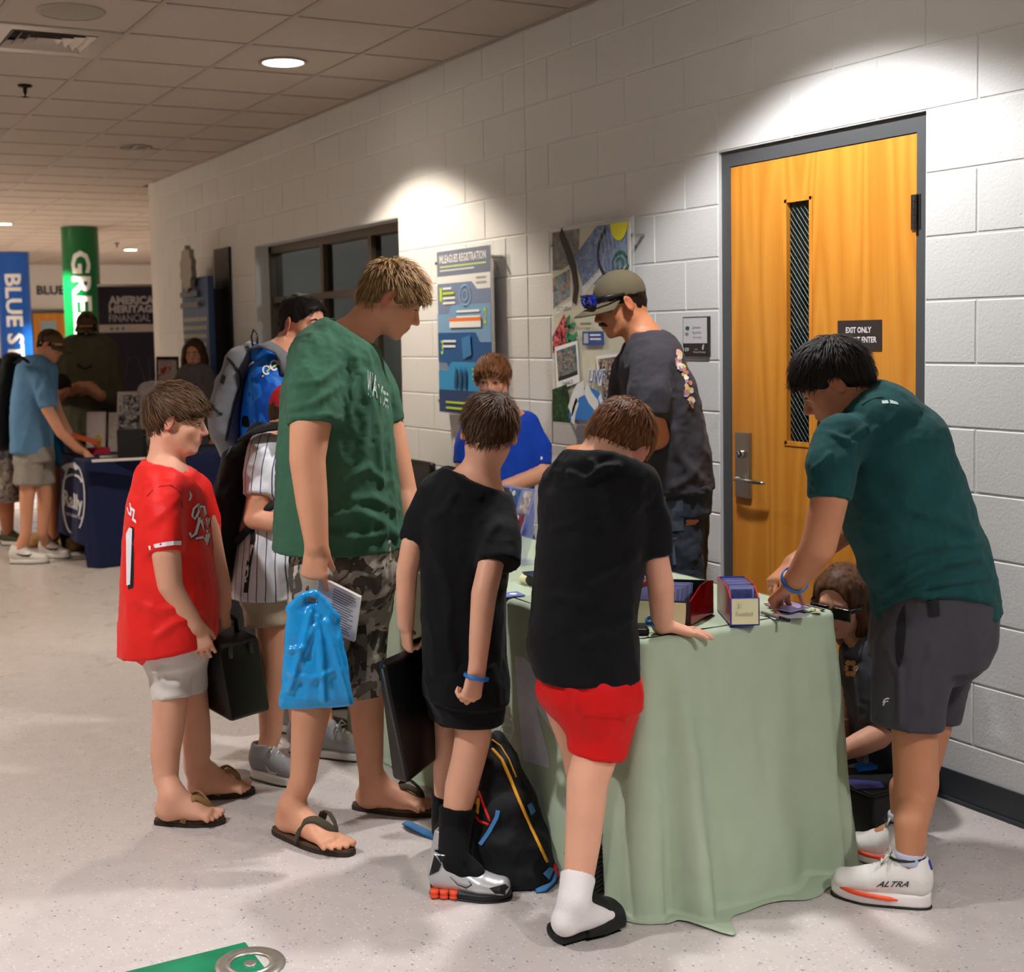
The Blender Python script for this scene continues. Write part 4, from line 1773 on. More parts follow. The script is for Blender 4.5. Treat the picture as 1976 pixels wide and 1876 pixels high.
CLOTH = tablecloth(TX0, TX1, TY0, TY1, TZ, M_CLOTH_G, 'sage green cloth draped over the card table', g_flare, g_folds, 1, pool=g_pool, crease=[([(1336, 1490), (1390, 1450), (1452, 1412)], .010, 7), ([(1345, 1510), (1400, 1470), (1455, 1450)], .008, 8), ([(1300, 1690), (1380, 1660), (1440, 1630), (1500, 1590)], .012, 10), ([(1320, 1600), (1400, 1560), (1460, 1535)], .006, 9), ([(1290, 1280), (1400, 1255), (1560, 1222)], .005, 5), ([(1380, 1290), (1390, 1400), (1385, 1500)], .006, 9), ([(1540, 1590), (1590, 1575), (1640, 1600)], .014, 10), ([(1550, 1300), (1570, 1420), (1545, 1560)], .010, 14)])
tree = bvh(CLOTH)
M_CPRINT = mat('grey_cloth_print', (196, 198, 206), rough=.8, var=.08, vscale=20)
big = [poly_grid([(993, 1266), (1010, 1268), (1022, 1280), (1034, 1360), (1060, 1464), (1060, 1483), (1010, 1467), (999, 1350)], 8), poly_grid([(1022, 1280), (1047, 1313), (1077, 1363), (1100, 1383), (1112, 1447), (1090, 1444), (1064, 1410), (1047, 1383), (1034, 1360)], 8), poly_grid([(966, 1290), (974, 1287), (987, 1334), (976, 1338)], 3)]
decal('cloth_lettering', join_polys(*big), tree, M_CPRINT, CLOTH, .004)
shell = [stroke([(960, 1384), (976, 1380), (988, 1390), (991, 1408), (986, 1424), (978, 1436)], 2.6), stroke([(958, 1416), (966, 1402), (978, 1398), (990, 1402)], 2.4), stroke([(958, 1424), (970, 1415), (986, 1420)], 2.2), stroke([(956, 1384), (957, 1418)], 2.2), stroke([(950, 1404), (958, 1420)], 2.2)]
decal('shell_print', join_polys(*shell), tree, M_CPRINT, CLOTH, .004)
decal('cloth_lettering', join_polys(stroke([(1037, 1524), (1041, 1556)], 3), stroke([(1089, 1538), (1090, 1568), (1097, 1569)], 4)), tree, M_CPRINT, CLOTH, .004)

# --- things on the table
ZT = TZ + .006


def tp(x, y, z=ZT):
    return on_z(x, y, z)


SLV = mat('card_sleeve', (118, 128, 190), rough=.2, spec=.6)
SLV2 = mat('card_sleeve_pale', (150, 156, 206), rough=.2, spec=.6)
CARDS = [mat('card_face_%d' % i, c, rough=.35, var=.6, vscale=60) for i, c in enumerate([(60, 70, 130), (150, 60, 60), (200, 190, 180), (70, 110, 150)])]
M_NOTE = mat('yellow_note', (218, 214, 172), rough=.85)
M_PENCIL = mat('pencil_mark', (176, 170, 140), rough=.9)


def card_box(a, bfr, back, profile, wall, foil, label, cards, note_rects, cgroup, clabel):
    """open card box: a = front right (or left) base corner, bfr = other front corner, back = back corner behind a; profile heights"""
    a, b, c = (np.asarray(q, float) for q in (a, bfr, back))
    dep = c - a
    L = np.linalg.norm(dep)
    dep = dep / L
    fr = b - a
    W = np.linalg.norm(fr)
    fr = fr / W
    t = empty('card_box', (a + b + 2 * dep * L) / 2, label, 'card box')
    poly = [(0, 0), (L, 0)] + [(x * L, z) for x, z in profile[::-1]]
    for k, off in enumerate((0, W - .004)):
        MB().prism(poly, dep, HZ, fr, a + fr * off, .004).build('side_panel', foil, t)
    MB().prism([(0, 0), (W, 0), (W, profile[0][1]), (0, profile[0][1])], fr, HZ, dep, a, .004).build('front_panel', wall, t)
    MB().prism([(0, 0), (W, 0), (W, profile[-1][1]), (0, profile[-1][1])], fr, HZ, -dep, a + dep * L, .004).build('back_panel', wall, t)
    MB().prism([(0, 0), (W, 0), (W, L), (0, L)], fr, dep, HZ, a, .003).build('bottom', wall, t)
    n, ch, cw = cards
    proto = None
    for i in range(n):
        p0 = a + fr * ((W - cw) / 2) + dep * (.012 + (L - .05) * i / n) + HZ * .004
        ln = _n(dep * .22 + HZ)
        m_ = MB().prism([(0, 0), (cw, 0), (cw, ch), (0, ch)], fr, ln, dep, (0, 0, 0), .0022)
        jit = RNG.uniform(-.003, .003)
        cc = mesh_obj('sleeved_card', m_.V, m_.F, SLV if i % 3 else SLV2, None, local=True)
        cc.location = tuple(p0 + fr * jit + HZ * RNG.uniform(0, .004))
        if i == 0:
            s_ = Sheet(np.asarray(p0) * 0 + ln * .004 - dep * .0006, cw, ch - .008, fr, ln, cc)
            V = np.array([(.06, .05), (.94, .05), (.94, .95), (.06, .95)]) * np.array([cw, ch])
            mesh_obj('card_face', [V[k][0] * fr + V[k][1] * ln - dep * .0006 for k in range(4)], [(0, 1, 2, 3)] if np.cross(fr, ln) @ dep < 0 else [(3, 2, 1, 0)], CARDS[0], cc, local=True)
        tag(cc, clabel if i else clabel.replace('standing', 'standing foremost'), 'card', cgroup)
    for (x0, z0, x1, z1, curl) in note_rects:
        q = []
        for k in range(6):
            z = z0 + (z1 - z0) * k / 5
            oo = .0008 + curl * (1 - k / 5) ** 2
            q += [a + fr * x0 - dep * oo + HZ * z, a + fr * x1 - dep * oo + HZ * z]
        nn = mesh_obj('sticky_note', q, [(2 * k, 2 * k + 1, 2 * k + 3, 2 * k + 2) for k in range(5)], M_NOTE)
        yield nn, (a, fr, dep, W)
    yield t, (a, fr, dep, W)


A, Bp, Cb = tp(1333, 1209), tp(1218, 1204), tp(1377, 1184)
M_BLKCARD = mat('black_card', (16, 15, 16), rough=.3)
M_FOIL = mat('red_foil', (150, 12, 12), rough=.18, metal=.7, var=.6, vscale=25)
notes = list(card_box(A, Bp, Cb, [(0, .068), (.45, .098), (.75, .102), (1.0, .095)], M_BLKCARD, M_FOIL, 'black card box with shiny red foil sides on the green table', (16, .088, .066), [(.012, .002, .058, .064, .010), (.085, .004, .15, .066, .002)], 'cards in the black box', 'plastic-sleeved card standing in the black box with foil sides'))
tag(notes[0][0], 'curling pale yellow sticky note on the black card box', 'sticky note', 'sticky notes on the card boxes')
tag(notes[1][0], 'flat pale yellow sticky note on the black card box behind the leaning arm', 'sticky note', 'sticky notes on the card boxes')
for k in range(14):       # second row of cards in the wide box
    (a, fr, dep, W) = notes[0][1]
    p0 = a + fr * (W * .55 + .01) + dep * (.014 + .0105 * k) + HZ * .004
    m_ = MB().prism([(0, 0), (.066, 0), (.066, .086), (0, .086)], fr, _n(dep * .22 + HZ), dep, (0, 0, 0), .0022)
    cc = mesh_obj('sleeved_card', m_.V, m_.F, SLV if k % 2 else SLV2, None, local=True)
    cc.location = tuple(p0)
    tag(cc, 'plastic-sleeved card in the inner row of the black box', 'card', 'inner row of cards in the black box')
A, Bp, Cb = tp(1409, 1208), tp(1466, 1207), tp(1384, 1178)
M_BLUEBOX = mat('blue_card', (24, 66, 190), rough=.3)
M_REDP = mat('red_plastic', (206, 40, 34), rough=.2, alpha=.75)
notes = list(card_box(A, Bp, Cb, [(0, .075), (.3, .10), (1.0, .098)], M_BLUEBOX, M_REDP, 'blue card box with see-through red side on the green table', (16, .096, .066), [(.004, .004, .076, .074, .001)], 'cards in the blue box', 'plastic-sleeved card standing in the blue box with red side'))
tag(notes[0][0], 'square pale yellow sticky note on the front of the blue card box', 'sticky note', 'sticky notes on the card boxes')
(a, fr, dep, W) = notes[0][1]
for (s_, x0, z0, w_, h_) in (('$1', .02, .046, .012, .014), ('Football', .014, .026, .048, .012)):
    V, F = text_box(s_, w_, h_, shear=.2)
    mesh_obj('pencil_note', [a + fr * (x0 + v[0]) - dep * .0026 + HZ * (z0 + v[1]) for v in V], F, M_PENCIL, notes[0][0])


def flat_card(px, py, ang, w, h, mt, label, cat='card', t=.002, z=ZT, group=None, name='trading_card'):
    c = on_z(px, py, z)
    d = math.cos(ang) * HR + math.sin(ang) * HW
    e = np.cross(HZ, d)
    o = MB().prism([(-w / 2, -h / 2), (w / 2, -h / 2), (w / 2, h / 2), (-w / 2, h / 2)], d, e, HZ, (0, 0, 0), t).build(name, mt, None, local=True)
    o.location = tuple(c)
    tag(o, label, cat, group)
    return o, d, e, c


o, d, e, c = flat_card(980, 1149, .35, .09, .064, SLV, 'lone sleeved card lying flat on the green tablecloth', t=.003)
MB().lathe([(0, .0034), (.012, .0034)], (e * -.0 + d * .018), 14).build('price_dot', M_WHITE, o, local=True)
for k in range(4):
    flat_card(1512 + 5 * k, 1168 + 2 * k, .3 + .12 * k, .09, .066, SLV2 if k % 2 else CARDS[1], 'sleeved card in the loose pile under the man\'s hands', z=ZT + .0035 * k, t=.003, group='cards under the hands')
flat_card(1518, 1188, .15, .105, .07, mat('paper_slip', (206, 204, 216), rough=.9), 'small pale paper slip beside the pen on the table', 'paper', .0006, name='paper_slip')
pa, pb = tp(1470, 1182, ZT + .005), tp(1522, 1197, ZT + .005)
pn = empty('pen', (pa + pb) / 2, 'black and clear ballpoint pen lying on the green cloth', 'pen')
MB().tube([pa, pa + (pb - pa) * .7], .0042, 10).build('barrel', mat('clear_grey', (120, 118, 112), rough=.15), pn, smooth=True)
MB().tube([pa + (pb - pa) * .68, pb], .005, 10).build('grip', M_BLACK, pn, smooth=True)
MB().tube([pa, pa - _n(pb - pa) * .012], [.0035, .0006], 8).build('tip', M_STEEL, pn, smooth=True)
c = tp(1577, 1181)
rg = random.Random(2)
m = MB()
pts = [(math.cos(a) * .02 * rg.uniform(.7, 1.2), math.sin(a) * .013 * rg.uniform(.7, 1.2)) for a in [k * math.pi / 5 for k in range(10)]]
V = [c + HZ * .010] + [c + x * HR + y * HW + HZ * rg.uniform(.001, .008) for x, y in pts]
V += [v - HZ * .0008 for v in V]
wr = mesh_obj('sweet_wrapper', V, [(0, 1 + k, 1 + (k + 1) % 10) for k in range(10)] + [(11, 12 + (k + 1) % 10, 12 + k) for k in range(10)], pattern_mat('wrapper_print', [(206, 196, 170), (70, 120, 60), (214, 140, 40), (40, 36, 36)], scale=60, rough=.3))
tag(wr, 'crumpled colourful sweet wrapper near the table corner', 'wrapper')

# black tray with a hanging note, and the display stand of cards
a_, b_, c_ = tp(1010, 1106, ZT + .03), tp(1040, 1118, ZT + .03), tp(1036, 1088, ZT + .03)
tr = empty('counter_tray', (a_ + b_) / 2 - HZ * .03, 'black glossy tray with a note hanging beside the card display', 'tray')
e1, e2 = _n(b_ - a_), _n(np.cross(HZ, _n(b_ - a_)))
if e2 @ HW < 0:
    e2 = -e2
MB().prism([(0, 0), (.16, 0), (.16, .12), (0, .12)], e1, e2, HZ, a_ - HZ * .034, .034).build('tray_body', M_BLACK, tr)
MB().prism([(-.003, -.003), (.163, -.003), (.163, .123), (-.003, .123)], e1, e2, HZ, a_, .004).build('lid', mat('black_gloss', (12, 12, 13), rough=.12), tr)
q = []
for k in range(7):
    f_ = k / 6
    q += [a_ + e1 * .004 - e2 * (.006 + .012 * math.sin(f_ * 3.0)) - HZ * (.002 + .055 * f_ * (1 - .5 * f_ * 0)) * .58, a_ + e1 * .05 - e2 * (.006 + .010 * math.sin(f_ * 3.0 + .4)) - HZ * (.002 + .055 * f_) * .58]
tag(mesh_obj('sticky_note', q, [(2 * k, 2 * k + 1, 2 * k + 3, 2 * k + 2) for k in range(6)], M_NOTE), 'wavy pale sticky note hanging from the black tray', 'sticky note', 'sticky notes on the card boxes')

ds = tp(1003, 1098)
M_CLEAR = mat('clear_acrylic', (205, 212, 232), rough=.05, alpha=.25, spec=.6)
dn = _n(-HW * .45 - HR * .75)         # the way the display faces
de = np.cross(HZ, dn)
if de @ HW > 0:
    de = -de
base = tp(1002, 1092)
st_ = empty('card_display', base, 'clear acrylic stand holding rows of sleeved cards', 'display stand')
slope = _n(HZ * .93 - dn * .35)
wid, hgt = .30, .27
dx = -de
MB().prism([(0, 0), (wid, 0), (wid, hgt), (0, hgt)], dx, slope, -dn, base - dn * .02, .004).build('back_panel', M_CLEAR, st_)
MB().prism([(0, 0), (wid, 0), (wid, .12), (0, .12)], dx, -dn, HZ, base + dn * .02, .004).build('foot', M_CLEAR, st_)
for r in range(3):
    p0 = base + slope * (.012 + .085 * r) + dn * .012
    MB().prism([(0, 0), (wid, 0), (wid, .018), (0, .018)], dx, HZ, dn, p0 + dn * .012, .003).build('shelf_lip', M_CLEAR, st_)
    for c in range(4):
        q0 = p0 + dx * (.008 + .073 * c + (.01 if r == 1 else 0)) + dn * .004
        cd = mesh_obj('display_card', *(lambda b: (b.V, b.F))(MB().prism([(0, 0), (.068, 0), (.068, .092), (0, .092)], dx, slope, dn, (0, 0, 0), .004)), SLV2, None, local=True)
        cd.location = tuple(q0)
        tag(cd, 'sleeved sports card standing on the clear acrylic display', 'card', 'cards on the acrylic display')
        fc = [x * dx + y * slope + dn * .0046 for x, y in ((.006, .006), (.062, .006), (.062, .086), (.006, .086))]
        mesh_obj('card_face', fc, [(0, 1, 2, 3)] if np.cross(dx, slope) @ dn > 0 else [(3, 2, 1, 0)], CARDS[(r + c) % 4], cd, local=True)
        MB().prism(arc((.046, .070), .011, 0, 345, 12), dx, slope, dn, dn * .0048, .0006).build('price_dot', M_WHITE, cd, local=True)

# ribbed black case under the leaning hand
c = tp(1228, 1226)
kb = empty('card_case', c, 'low black ribbed case under the leaning boy\'s hand', 'case')
M_ = np.eye(4)
M_[:3, 0], M_[:3, 1], M_[:3, 2], M_[:3, 3] = HR, HW, HZ, c
MB().rbox((-.09, .0, 0), (.035, .07, .016), .003, M_).build('case_body', M_BLACK, kb)
for k in range(7):
    MB().box((-.085, .006 + .009 * k, .016), (.03, .010 + .009 * k, .0185), M_).build('rib', mat('dark_grey_plastic', (44, 44, 46), rough=.4), kb)
# second cluster of sleeved cards behind the box
for k in range(6):
    flat_card(1232 + 4 * k, 1140 - 7 * k, .4 + .3 * k, .09, .066, [SLV, CARDS[3], SLV2, CARDS[1]][k % 4], 'sleeved card in the spread pile behind the black box', z=ZT + .0035 * k, t=.003, group='cards behind the black box')

# toys on the neighbouring table
folding_table(TX0 + .05, TX1, 4.95, 6.3, TZ, 'second folding table under a dark cloth beyond the card table', 'event tables')
C2 = tablecloth(TX0 + .05, TX1, 4.95, 6.3, TZ, cloth_mat('black_cloth', (22, 22, 24)), 'black cloth over the second table beyond the card table', lambda s, sd: .03, lambda s, sd: .015 * math.sin(s * 14), 5)
rgc = [(230, 70, 90), (250, 190, 40), (240, 110, 40), (40, 150, 80), (60, 120, 190), (120, 190, 70)]
M_STICK = [mat('toy_colour_%d' % i, c, rough=.3) for i, c in enumerate(rgc)]
for k, (x, y, hgt) in enumerate(((783, 1018, 0), (783, 1018, .058), (797, 1008, 0), (797, 1008, .058), (808, 1000, 0), (774, 1004, 0), (774, 1004, .058), (774, 1004, .116))):
    c = on_z(x, y + 4, TZ + .008) + HZ * hgt
    c[1] = max(c[1], 5.03 + .06 * (k % 3))
    cu = empty('puzzle_cube', c, 'bright multicoloured puzzle cube stacked on the second table', 'toy', 'puzzle cubes')
    MB().rbox(tuple(c - np.array([.027, .027, 0])), tuple(c + np.array([.027, .027, .054])), .003).build('cube_body', M_BLACK, cu)
    for i in range(3):
        for j in range(3):
            for (ax, sg) in ((0, -1), (1, -1), (2, 1)):
                u = -.0175 + .0175 * i - .0075
                v = .001 + .0175 * j + .002
                cen = c + np.array([0, 0, 0.0])
                if ax == 0:
                    q = [cen + np.array([-.0274, u + aa, v + bb]) for aa, bb in ((.015, 0), (0, 0), (0, .015), (.015, .015))]
                elif ax == 1:
                    q = [cen + np.array([u + aa, -.0274, v + bb]) for aa, bb in ((0, 0), (.015, 0), (.015, .015), (0, .015))]
                else:
                    q = [cen + np.array([u + aa, v - .027 + bb, .0544]) for aa, bb in ((0, 0), (.015, 0), (.015, .015), (0, .015))]
                mesh_obj('sticker', q, [(0, 1, 2, 3)], M_STICK[(i * 2 + j + ax + k) % 6], cu)

# dark chair back against the wall
cpos = on_x(775, 950, 3.1)
ch = empty('stacking_chair', (3.08, cpos[1], 0), 'black moulded chair standing against the block wall', 'chair')
v = Vol(.01)
v.box((3.2, cpos[1], .70), (.02, .2, .17), None, rnd=.02)
V, F = v.mesh(2)
mesh_obj('backrest', V, F, M_BLACK, ch, smooth=True)
MB().rbox((2.86, cpos[1] - .21, .43), (3.2, cpos[1] + .21, .46), .012).build('seat', M_BLACK, ch)
for sx in (2.89, 3.19):
    for sy in (-.18, .18):
        MB().tube([(sx, cpos[1] + sy, 0), (sx, cpos[1] + sy, .6 if sx > 3 else .44)], .011, 8).build('leg', M_STEEL, ch, smooth=True)


# ================================================================== figures
def skin(name, col, tint):
    m = mat('skin_' + name, col, rough=.5, spec=.4, sss=.12)
    nt, b = nodes_of(m)
    at = nt.nodes.new('ShaderNodeAttribute')
    at.attribute_name = 'tint'
    n = nt.nodes.new('ShaderNodeTexNoise')
    n.inputs['Scale'].default_value = 14
    n.inputs['Detail'].default_value = 4
    g = nt.nodes.new('ShaderNodeNewGeometry')
    nt.links.new(g.outputs['Position'], n.inputs['Vector'])
    ad = nt.nodes.new('ShaderNodeMath')
    ad.operation = 'MULTIPLY_ADD'
    ad.inputs[1].default_value = .5
    ad.inputs[2].default_value = -.22
    nt.links.new(n.outputs['Fac'], ad.inputs[0])
    mx0 = nt.nodes.new('ShaderNodeMath')
    mx0.operation = 'MAXIMUM'
    nt.links.new(ad.outputs[0], mx0.inputs[0])
    nt.links.new(at.outputs['Fac'], mx0.inputs[1])
    mx = nt.nodes.new('ShaderNodeMix')
    mx.data_type = 'RGBA'
    mx.inputs[6].default_value = (*srgb(col), 1)
    mx.inputs[7].default_value = (*srgb(tint), 1)
    nt.links.new(mx0.outputs[0], mx.inputs[0])
    nt.links.new(mx.outputs[2], b.inputs['Base Color'])
    return m


def hair_mat(name, dark, light, rough=.55):
    m = mat('hair_' + name, light, rough=rough, spec=.2)
    nt, b = nodes_of(m)
    at = nt.nodes.new('ShaderNodeAttribute')
    at.attribute_name = 'shade'
    r = nt.nodes.new('ShaderNodeValToRGB')
    r.color_ramp.elements[0].color = (*srgb(dark), 1)
    r.color_ramp.elements[1].color = (*srgb(light), 1)
    nt.links.new(at.outputs['Fac'], r.inputs[0])
    nt.links.new(r.outputs[0], b.inputs['Base Color'])
    return m


def set_attr(o, name, vals):
    a = o.data.attributes.new(name, 'FLOAT', 'POINT')
    a.data.foreach_set('value', np.asarray(vals, np.float32))


SK_FAIR = skin('fair', (212, 152, 120), (190, 98, 76))
SK_PALE = skin('pale', (220, 164, 136), (200, 110, 90))
SK_TAN = skin('tan', (186, 122, 86), (158, 80, 58))
SK_OLIVE = skin('olive', (188, 128, 94), (156, 84, 62))
M_EYE = mat('eye_white', (226, 220, 214), rough=.2)
M_IRIS = mat('iris_dark', (38, 28, 22), rough=.15)
M_BROW_D = mat('brow_dark', (40, 28, 22), rough=.7)
M_BROW_L = mat('brow_light', (120, 86, 56), rough=.7)


class Head:
    def __init__(self, c, hh, az, el, roll=0):
        a, e, r = (math.radians(q) for q in (az, el, roll))
        fl = math.sin(a) * HR - math.cos(a) * HW
        f = math.cos(e) * fl + math.sin(e) * HZ
        u = -math.sin(e) * fl + math.cos(e) * HZ
        x = np.cross(f, u)
        u2 = u * math.cos(r) + x * math.sin(r)
        x2 = x * math.cos(r) - u * math.sin(r)
        self.c, self.hh, self.A = np.asarray(c, float), hh, np.array([x2, f, u2])

    def p(self, x, y, z):
        return self.c + self.hh * (np.array([x, y, z], float) @ self.A)

    def local(self, V):
        return ((V - self.c) @ self.A.T) / self.hh

    def ell(self, vol, c, rad, k=.05, op='u', rot=None):
        ax = self.A if rot is None else np.asarray(rot) @ self.A
        vol.ell(self.p(*c), np.array(rad) * self.hh, ax, k * self.hh, op)

    def cone(self, vol, a, b, ra, rb, k=.04, op='u'):
        vol.cone(self.p(*a), self.p(*b), ra * self.hh, rb * self.hh, k * self.hh, op)


def head_shape(vol, H, fem=False, chub=0., ear=1.0, fine=.0046):
    vol.refine(H.c, .56 * H.hh, fine)
    H.ell(vol, (0, -.06, .14), (.315, .395, .35), .06)
    H.ell(vol, (0, -.14, -.02), (.27, .30, .30), .08)
    H.ell(vol, (0, .12, -.15), (.245 + chub * .03, .235, .30), .08)
    H.ell(vol, (0, .255, -.40), (.085, .08, .075), .08)
    for s in (-1, 1):
        H.cone(vol, (s * .20, -.04, -.20), (s * .10, .20, -.38), .085 + chub * .03, .075 + chub * .03, .07)
        H.ell(vol, (s * .145, .20, -.10), (.10 + chub * .02, .10, .10), .08)
    H.cone(vol, (-.13, .295, .075), (.13, .295, .075), .055, .055, .06)
    for s in (-1, 1):
        H.ell(vol, (s * .135, .375, .0), (.075, .06, .045), .05, 's')
    for s in (-1, 1):
        H.ell(vol, (s * .135, .292, .0), (.062, .05, .05), .02)
    H.cone(vol, (0, .335, .03), (0, .425, -.125), .030, .042, .04)
    for s in (-1, 1):
        H.ell(vol, (s * .042, .385, -.145), (.034, .04, .03), .025)
    # mouth
    H.ell(vol, (0, .30, -.25), (.12, .07, .10), .05)
    H.cone(vol, (-.075, .335, -.238), (.075, .335, -.238), .018, .018, .025)
    H.cone(vol, (0, .362, -.236), (0, .362, -.238), .02, .02, .03)
    H.cone(vol, (-.06, .335, -.283), (.06, .335, -.283), .02, .02, .025)
    H.cone(vol, (-.075, .39, -.261), (.075, .39, -.261), .012, .012, .012, 's')
    for s in (-1, 1):
        a = math.radians(12)
        rot = np.array([[math.cos(.5) , -s * math.sin(.5), 0], [s * math.sin(.5), math.cos(.5), 0], [0, 0, 1]])
        tl = np.array([[1, 0, 0], [0, math.cos(a), -math.sin(a)], [0, math.sin(a), math.cos(a)]])
        H.ell(vol, (s * .335, -.045, -.005), (.030 * ear, .085 * ear, .145 * ear), .03, 'u', rot @ tl)
        H.ell(vol, (s * .372, -.03, .015), (.028, .05, .085), .02, 's', rot @ tl)


def face_tint(V, H):
    L = H.local(V)
    x, y, z = L[:, 0], L[:, 1], L[:, 2]
    near = (np.abs(L) < .62).all(1)
    t = np.zeros(len(V))
    lips = np.exp(-((x / .085) ** 4)) * np.exp(-(((z + .262) / .036) ** 4)) * (y > .28)
    ears = ((np.abs(x) > .295) & (np.abs(z) < .19) & (np.abs(y + .04) < .14)) * .55
    cheek = np.exp(-(((np.abs(x) - .16) / .08) ** 2 + ((z + .12) / .08) ** 2)) * (y > .1) * .35
    nose = np.exp(-((x / .07) ** 2 + ((z + .12) / .06) ** 2)) * (y > .36) * .3
    t = np.maximum.reduce([lips * .95, ears, cheek, nose])
    return np.where(near, t, 0)


def eyes(H, parent, look=0., brow=M_BROW_D, lash=True, iris=M_IRIS):
    for s in (-1, 1):
        c = H.p(s * .135, .292, 0)
        o = MB()
        rr = .056 * H.hh
        n, m = 10, 6
        V, F = [], []
        for i in range(m + 1):
            th = math.pi * i / m
            for j in range(n):
                ph = 2 * math.pi * j / n
                V.append(c + rr * (math.sin(th) * math.cos(ph) * H.A[0] * 1.05 + math.cos(th) * H.A[1] + math.sin(th) * math.sin(ph) * H.A[2] * .42))
        for i in range(m):
            for j in range(n):
                F.append((i * n + j, i * n + (j + 1) % n, (i + 1) * n + (j + 1) % n, (i + 1) * n + j))
        e = mesh_obj('eye', V, F, M_EYE, parent, smooth=True)
        ic = c + rr * .97 * H.A[1] + H.A[2] * rr * look
        V = [ic + H.A[1] * rr * .05] + [ic + rr * .42 * (math.cos(2 * math.pi * k / 12) * H.A[0] + math.sin(2 * math.pi * k / 12) * .8 * H.A[2]) for k in range(12)]
        mesh_obj('iris', V, [(0, 1 + k, 1 + (k + 1) % 12) for k in range(12)], iris, e)
        if lash:
            MB().tube([H.p(s * .07, .335, .004), H.p(s * .135, .352, .027), H.p(s * .20, .318, .006)], [.004 * H.hh, .008 * H.hh, .004 * H.hh], 5).build('eyelid', M_BROW_D, e, smooth=True)
        MB().tube([H.p(s * .05, .350, .095), H.p(s * .12, .352, .118), H.p(s * .20, .305, .095)], [.016 * H.hh, .019 * H.hh, .007 * H.hh], 6, flat=(H.A[1], .5)).build('eyebrow', brow, parent, smooth=True)


def hair(parent, H, mt, thick=.035, fringe=0., nape=-.30, side=.0, n_lock=700, ln=.16, wid=.022, lift=.03, crown=(0, -.22, .44), spike=0., seed=1, top=0., fwd=0., h=.0055, name='hair', jit=.5, open_ears=True, frontcut=True, temple=0., under=None):
    """hair cap with combed locks; thick/ln in head heights"""
    rg = np.random.default_rng(seed)
    v = Vol(h)
    t = thick
    H.ell(v, (0, -.06, .14), (.315 + t, .395 + t, .35 + t), .05)
    H.ell(v, (0, -.15, -.03), (.275 + t * .6, .30 + t * .6, .31), .07)
    if top:
        H.ell(v, (0, .05, .28), (.27, .30, .2 + top), .1)
    if fringe:
        H.ell(v, (0, .20, .22 - fringe * .5), (.25, .16 + t, .16), .08)
    if frontcut:
        H.ell(v, (0, .52 + fringe * .10, -.24 - fringe), (.48 + temple, .47, .52), .04, 's')
    H.ell(v, (0, .30, -.45), (.6, .36, .34), .04, 's')
    if open_ears:
        for s in (-1, 1):
            H.ell(v, (s * .40, -.02, -.09), (.15, .13, .18), .03, 's')
    v.plane(H.p(0, -.36, nape), -H.A[2] * .86 + H.A[1] * .5, .02)
    if under is not None:
        v.plane(H.p(0, 0, under), H.A[2])
    V, F = v.mesh(2)
    N = vnormals(V, F)
    L = H.local(V)
    # combing field
    cr = np.array(crown)
    dirn = L - cr
    if fwd:
        dirn = dirn * np.array([.5, 1, 1]) + np.array([0, fwd, 0])
    dirn = dirn @ H.A
    tang = dirn - N * (dirn * N).sum(1)[:, None]
    tang /= np.linalg.norm(tang, axis=1)[:, None] + 1e-9
    side_v = np.cross(N, tang)
    q = (V @ H.A.T) / H.hh
    V = V + N * (.012 * H.hh * vnoise(q * 16 + seed))[:, None]
    idx = rg.choice(len(V), n_lock)
    # keep roots that are on the outside of the scalp
    out = (L[idx] * H.local(V[idx] + N[idx] * .01 - 0)).sum(1)
    LV, LF, sh = [], [], []
    base = len(V)
    for i in idx:
        nn, tt, ss = N[i], tang[i], side_v[i]
        if L[i, 2] < nape - .05 and L[i, 1] < 0 and (N[i] @ H.A[2]) < -.5:
            continue
        if under is not None and L[i, 2] > under - .06:
            continue
        if open_ears and abs(L[i, 0]) > .22 and -.2 < L[i, 1] < .13 and L[i, 2] < .10:
            continue
        ll = ln * H.hh * rg.uniform(.6, 1.25)
        w = wid * H.hh * rg.uniform(.6, 1.2)
        j = rg.normal(0, jit * .35)
        tt = _n(tt + ss * j + nn * (lift * 3 + spike * rg.uniform(.2, 1)))
        p0 = V[i] - nn * .002
        p1 = p0 + tt * ll * .5 + nn * ll * (.10 + spike * .2)
        p2 = p0 + tt * ll - nn * ll * (.06 if spike == 0 else -.12) - HZ * ll * .05
        ss = _n(np.cross(nn, tt))
        k = len(LV) + base
        for (pp, ww, hh_) in ((p0, .8, .35), (p1, 1.0, .5), (p2, .08, .05)):
            LV += [pp - ss * w * ww * .5, pp + nn * w * hh_ * .6, pp + ss * w * ww * .5]
        for r in range(2):
            for a, b in ((0, 1), (1, 2)):
                LF.append((k + r * 3 + a, k + r * 3 + 3 + a, k + r * 3 + 3 + b, k + r * 3 + b))
        c = rg.uniform(.15, 1.0)
        sh += [c * .6] * 3 + [c] * 3 + [min(1, c * 1.15)] * 3
    Va = np.concatenate([V, np.array(LV)]) if LV else V
    Fa = np.concatenate([F, np.array(LF)]) if LF else F
    o = mesh_obj(name, Va, Fa, mt, parent, smooth=True)
    cap = .25 + .2 * vnoise(q * np.array([30, 14, 14]) + 5)
    set_attr(o, 'shade', np.concatenate([cap, np.array(sh)]) if sh else cap)
    return o


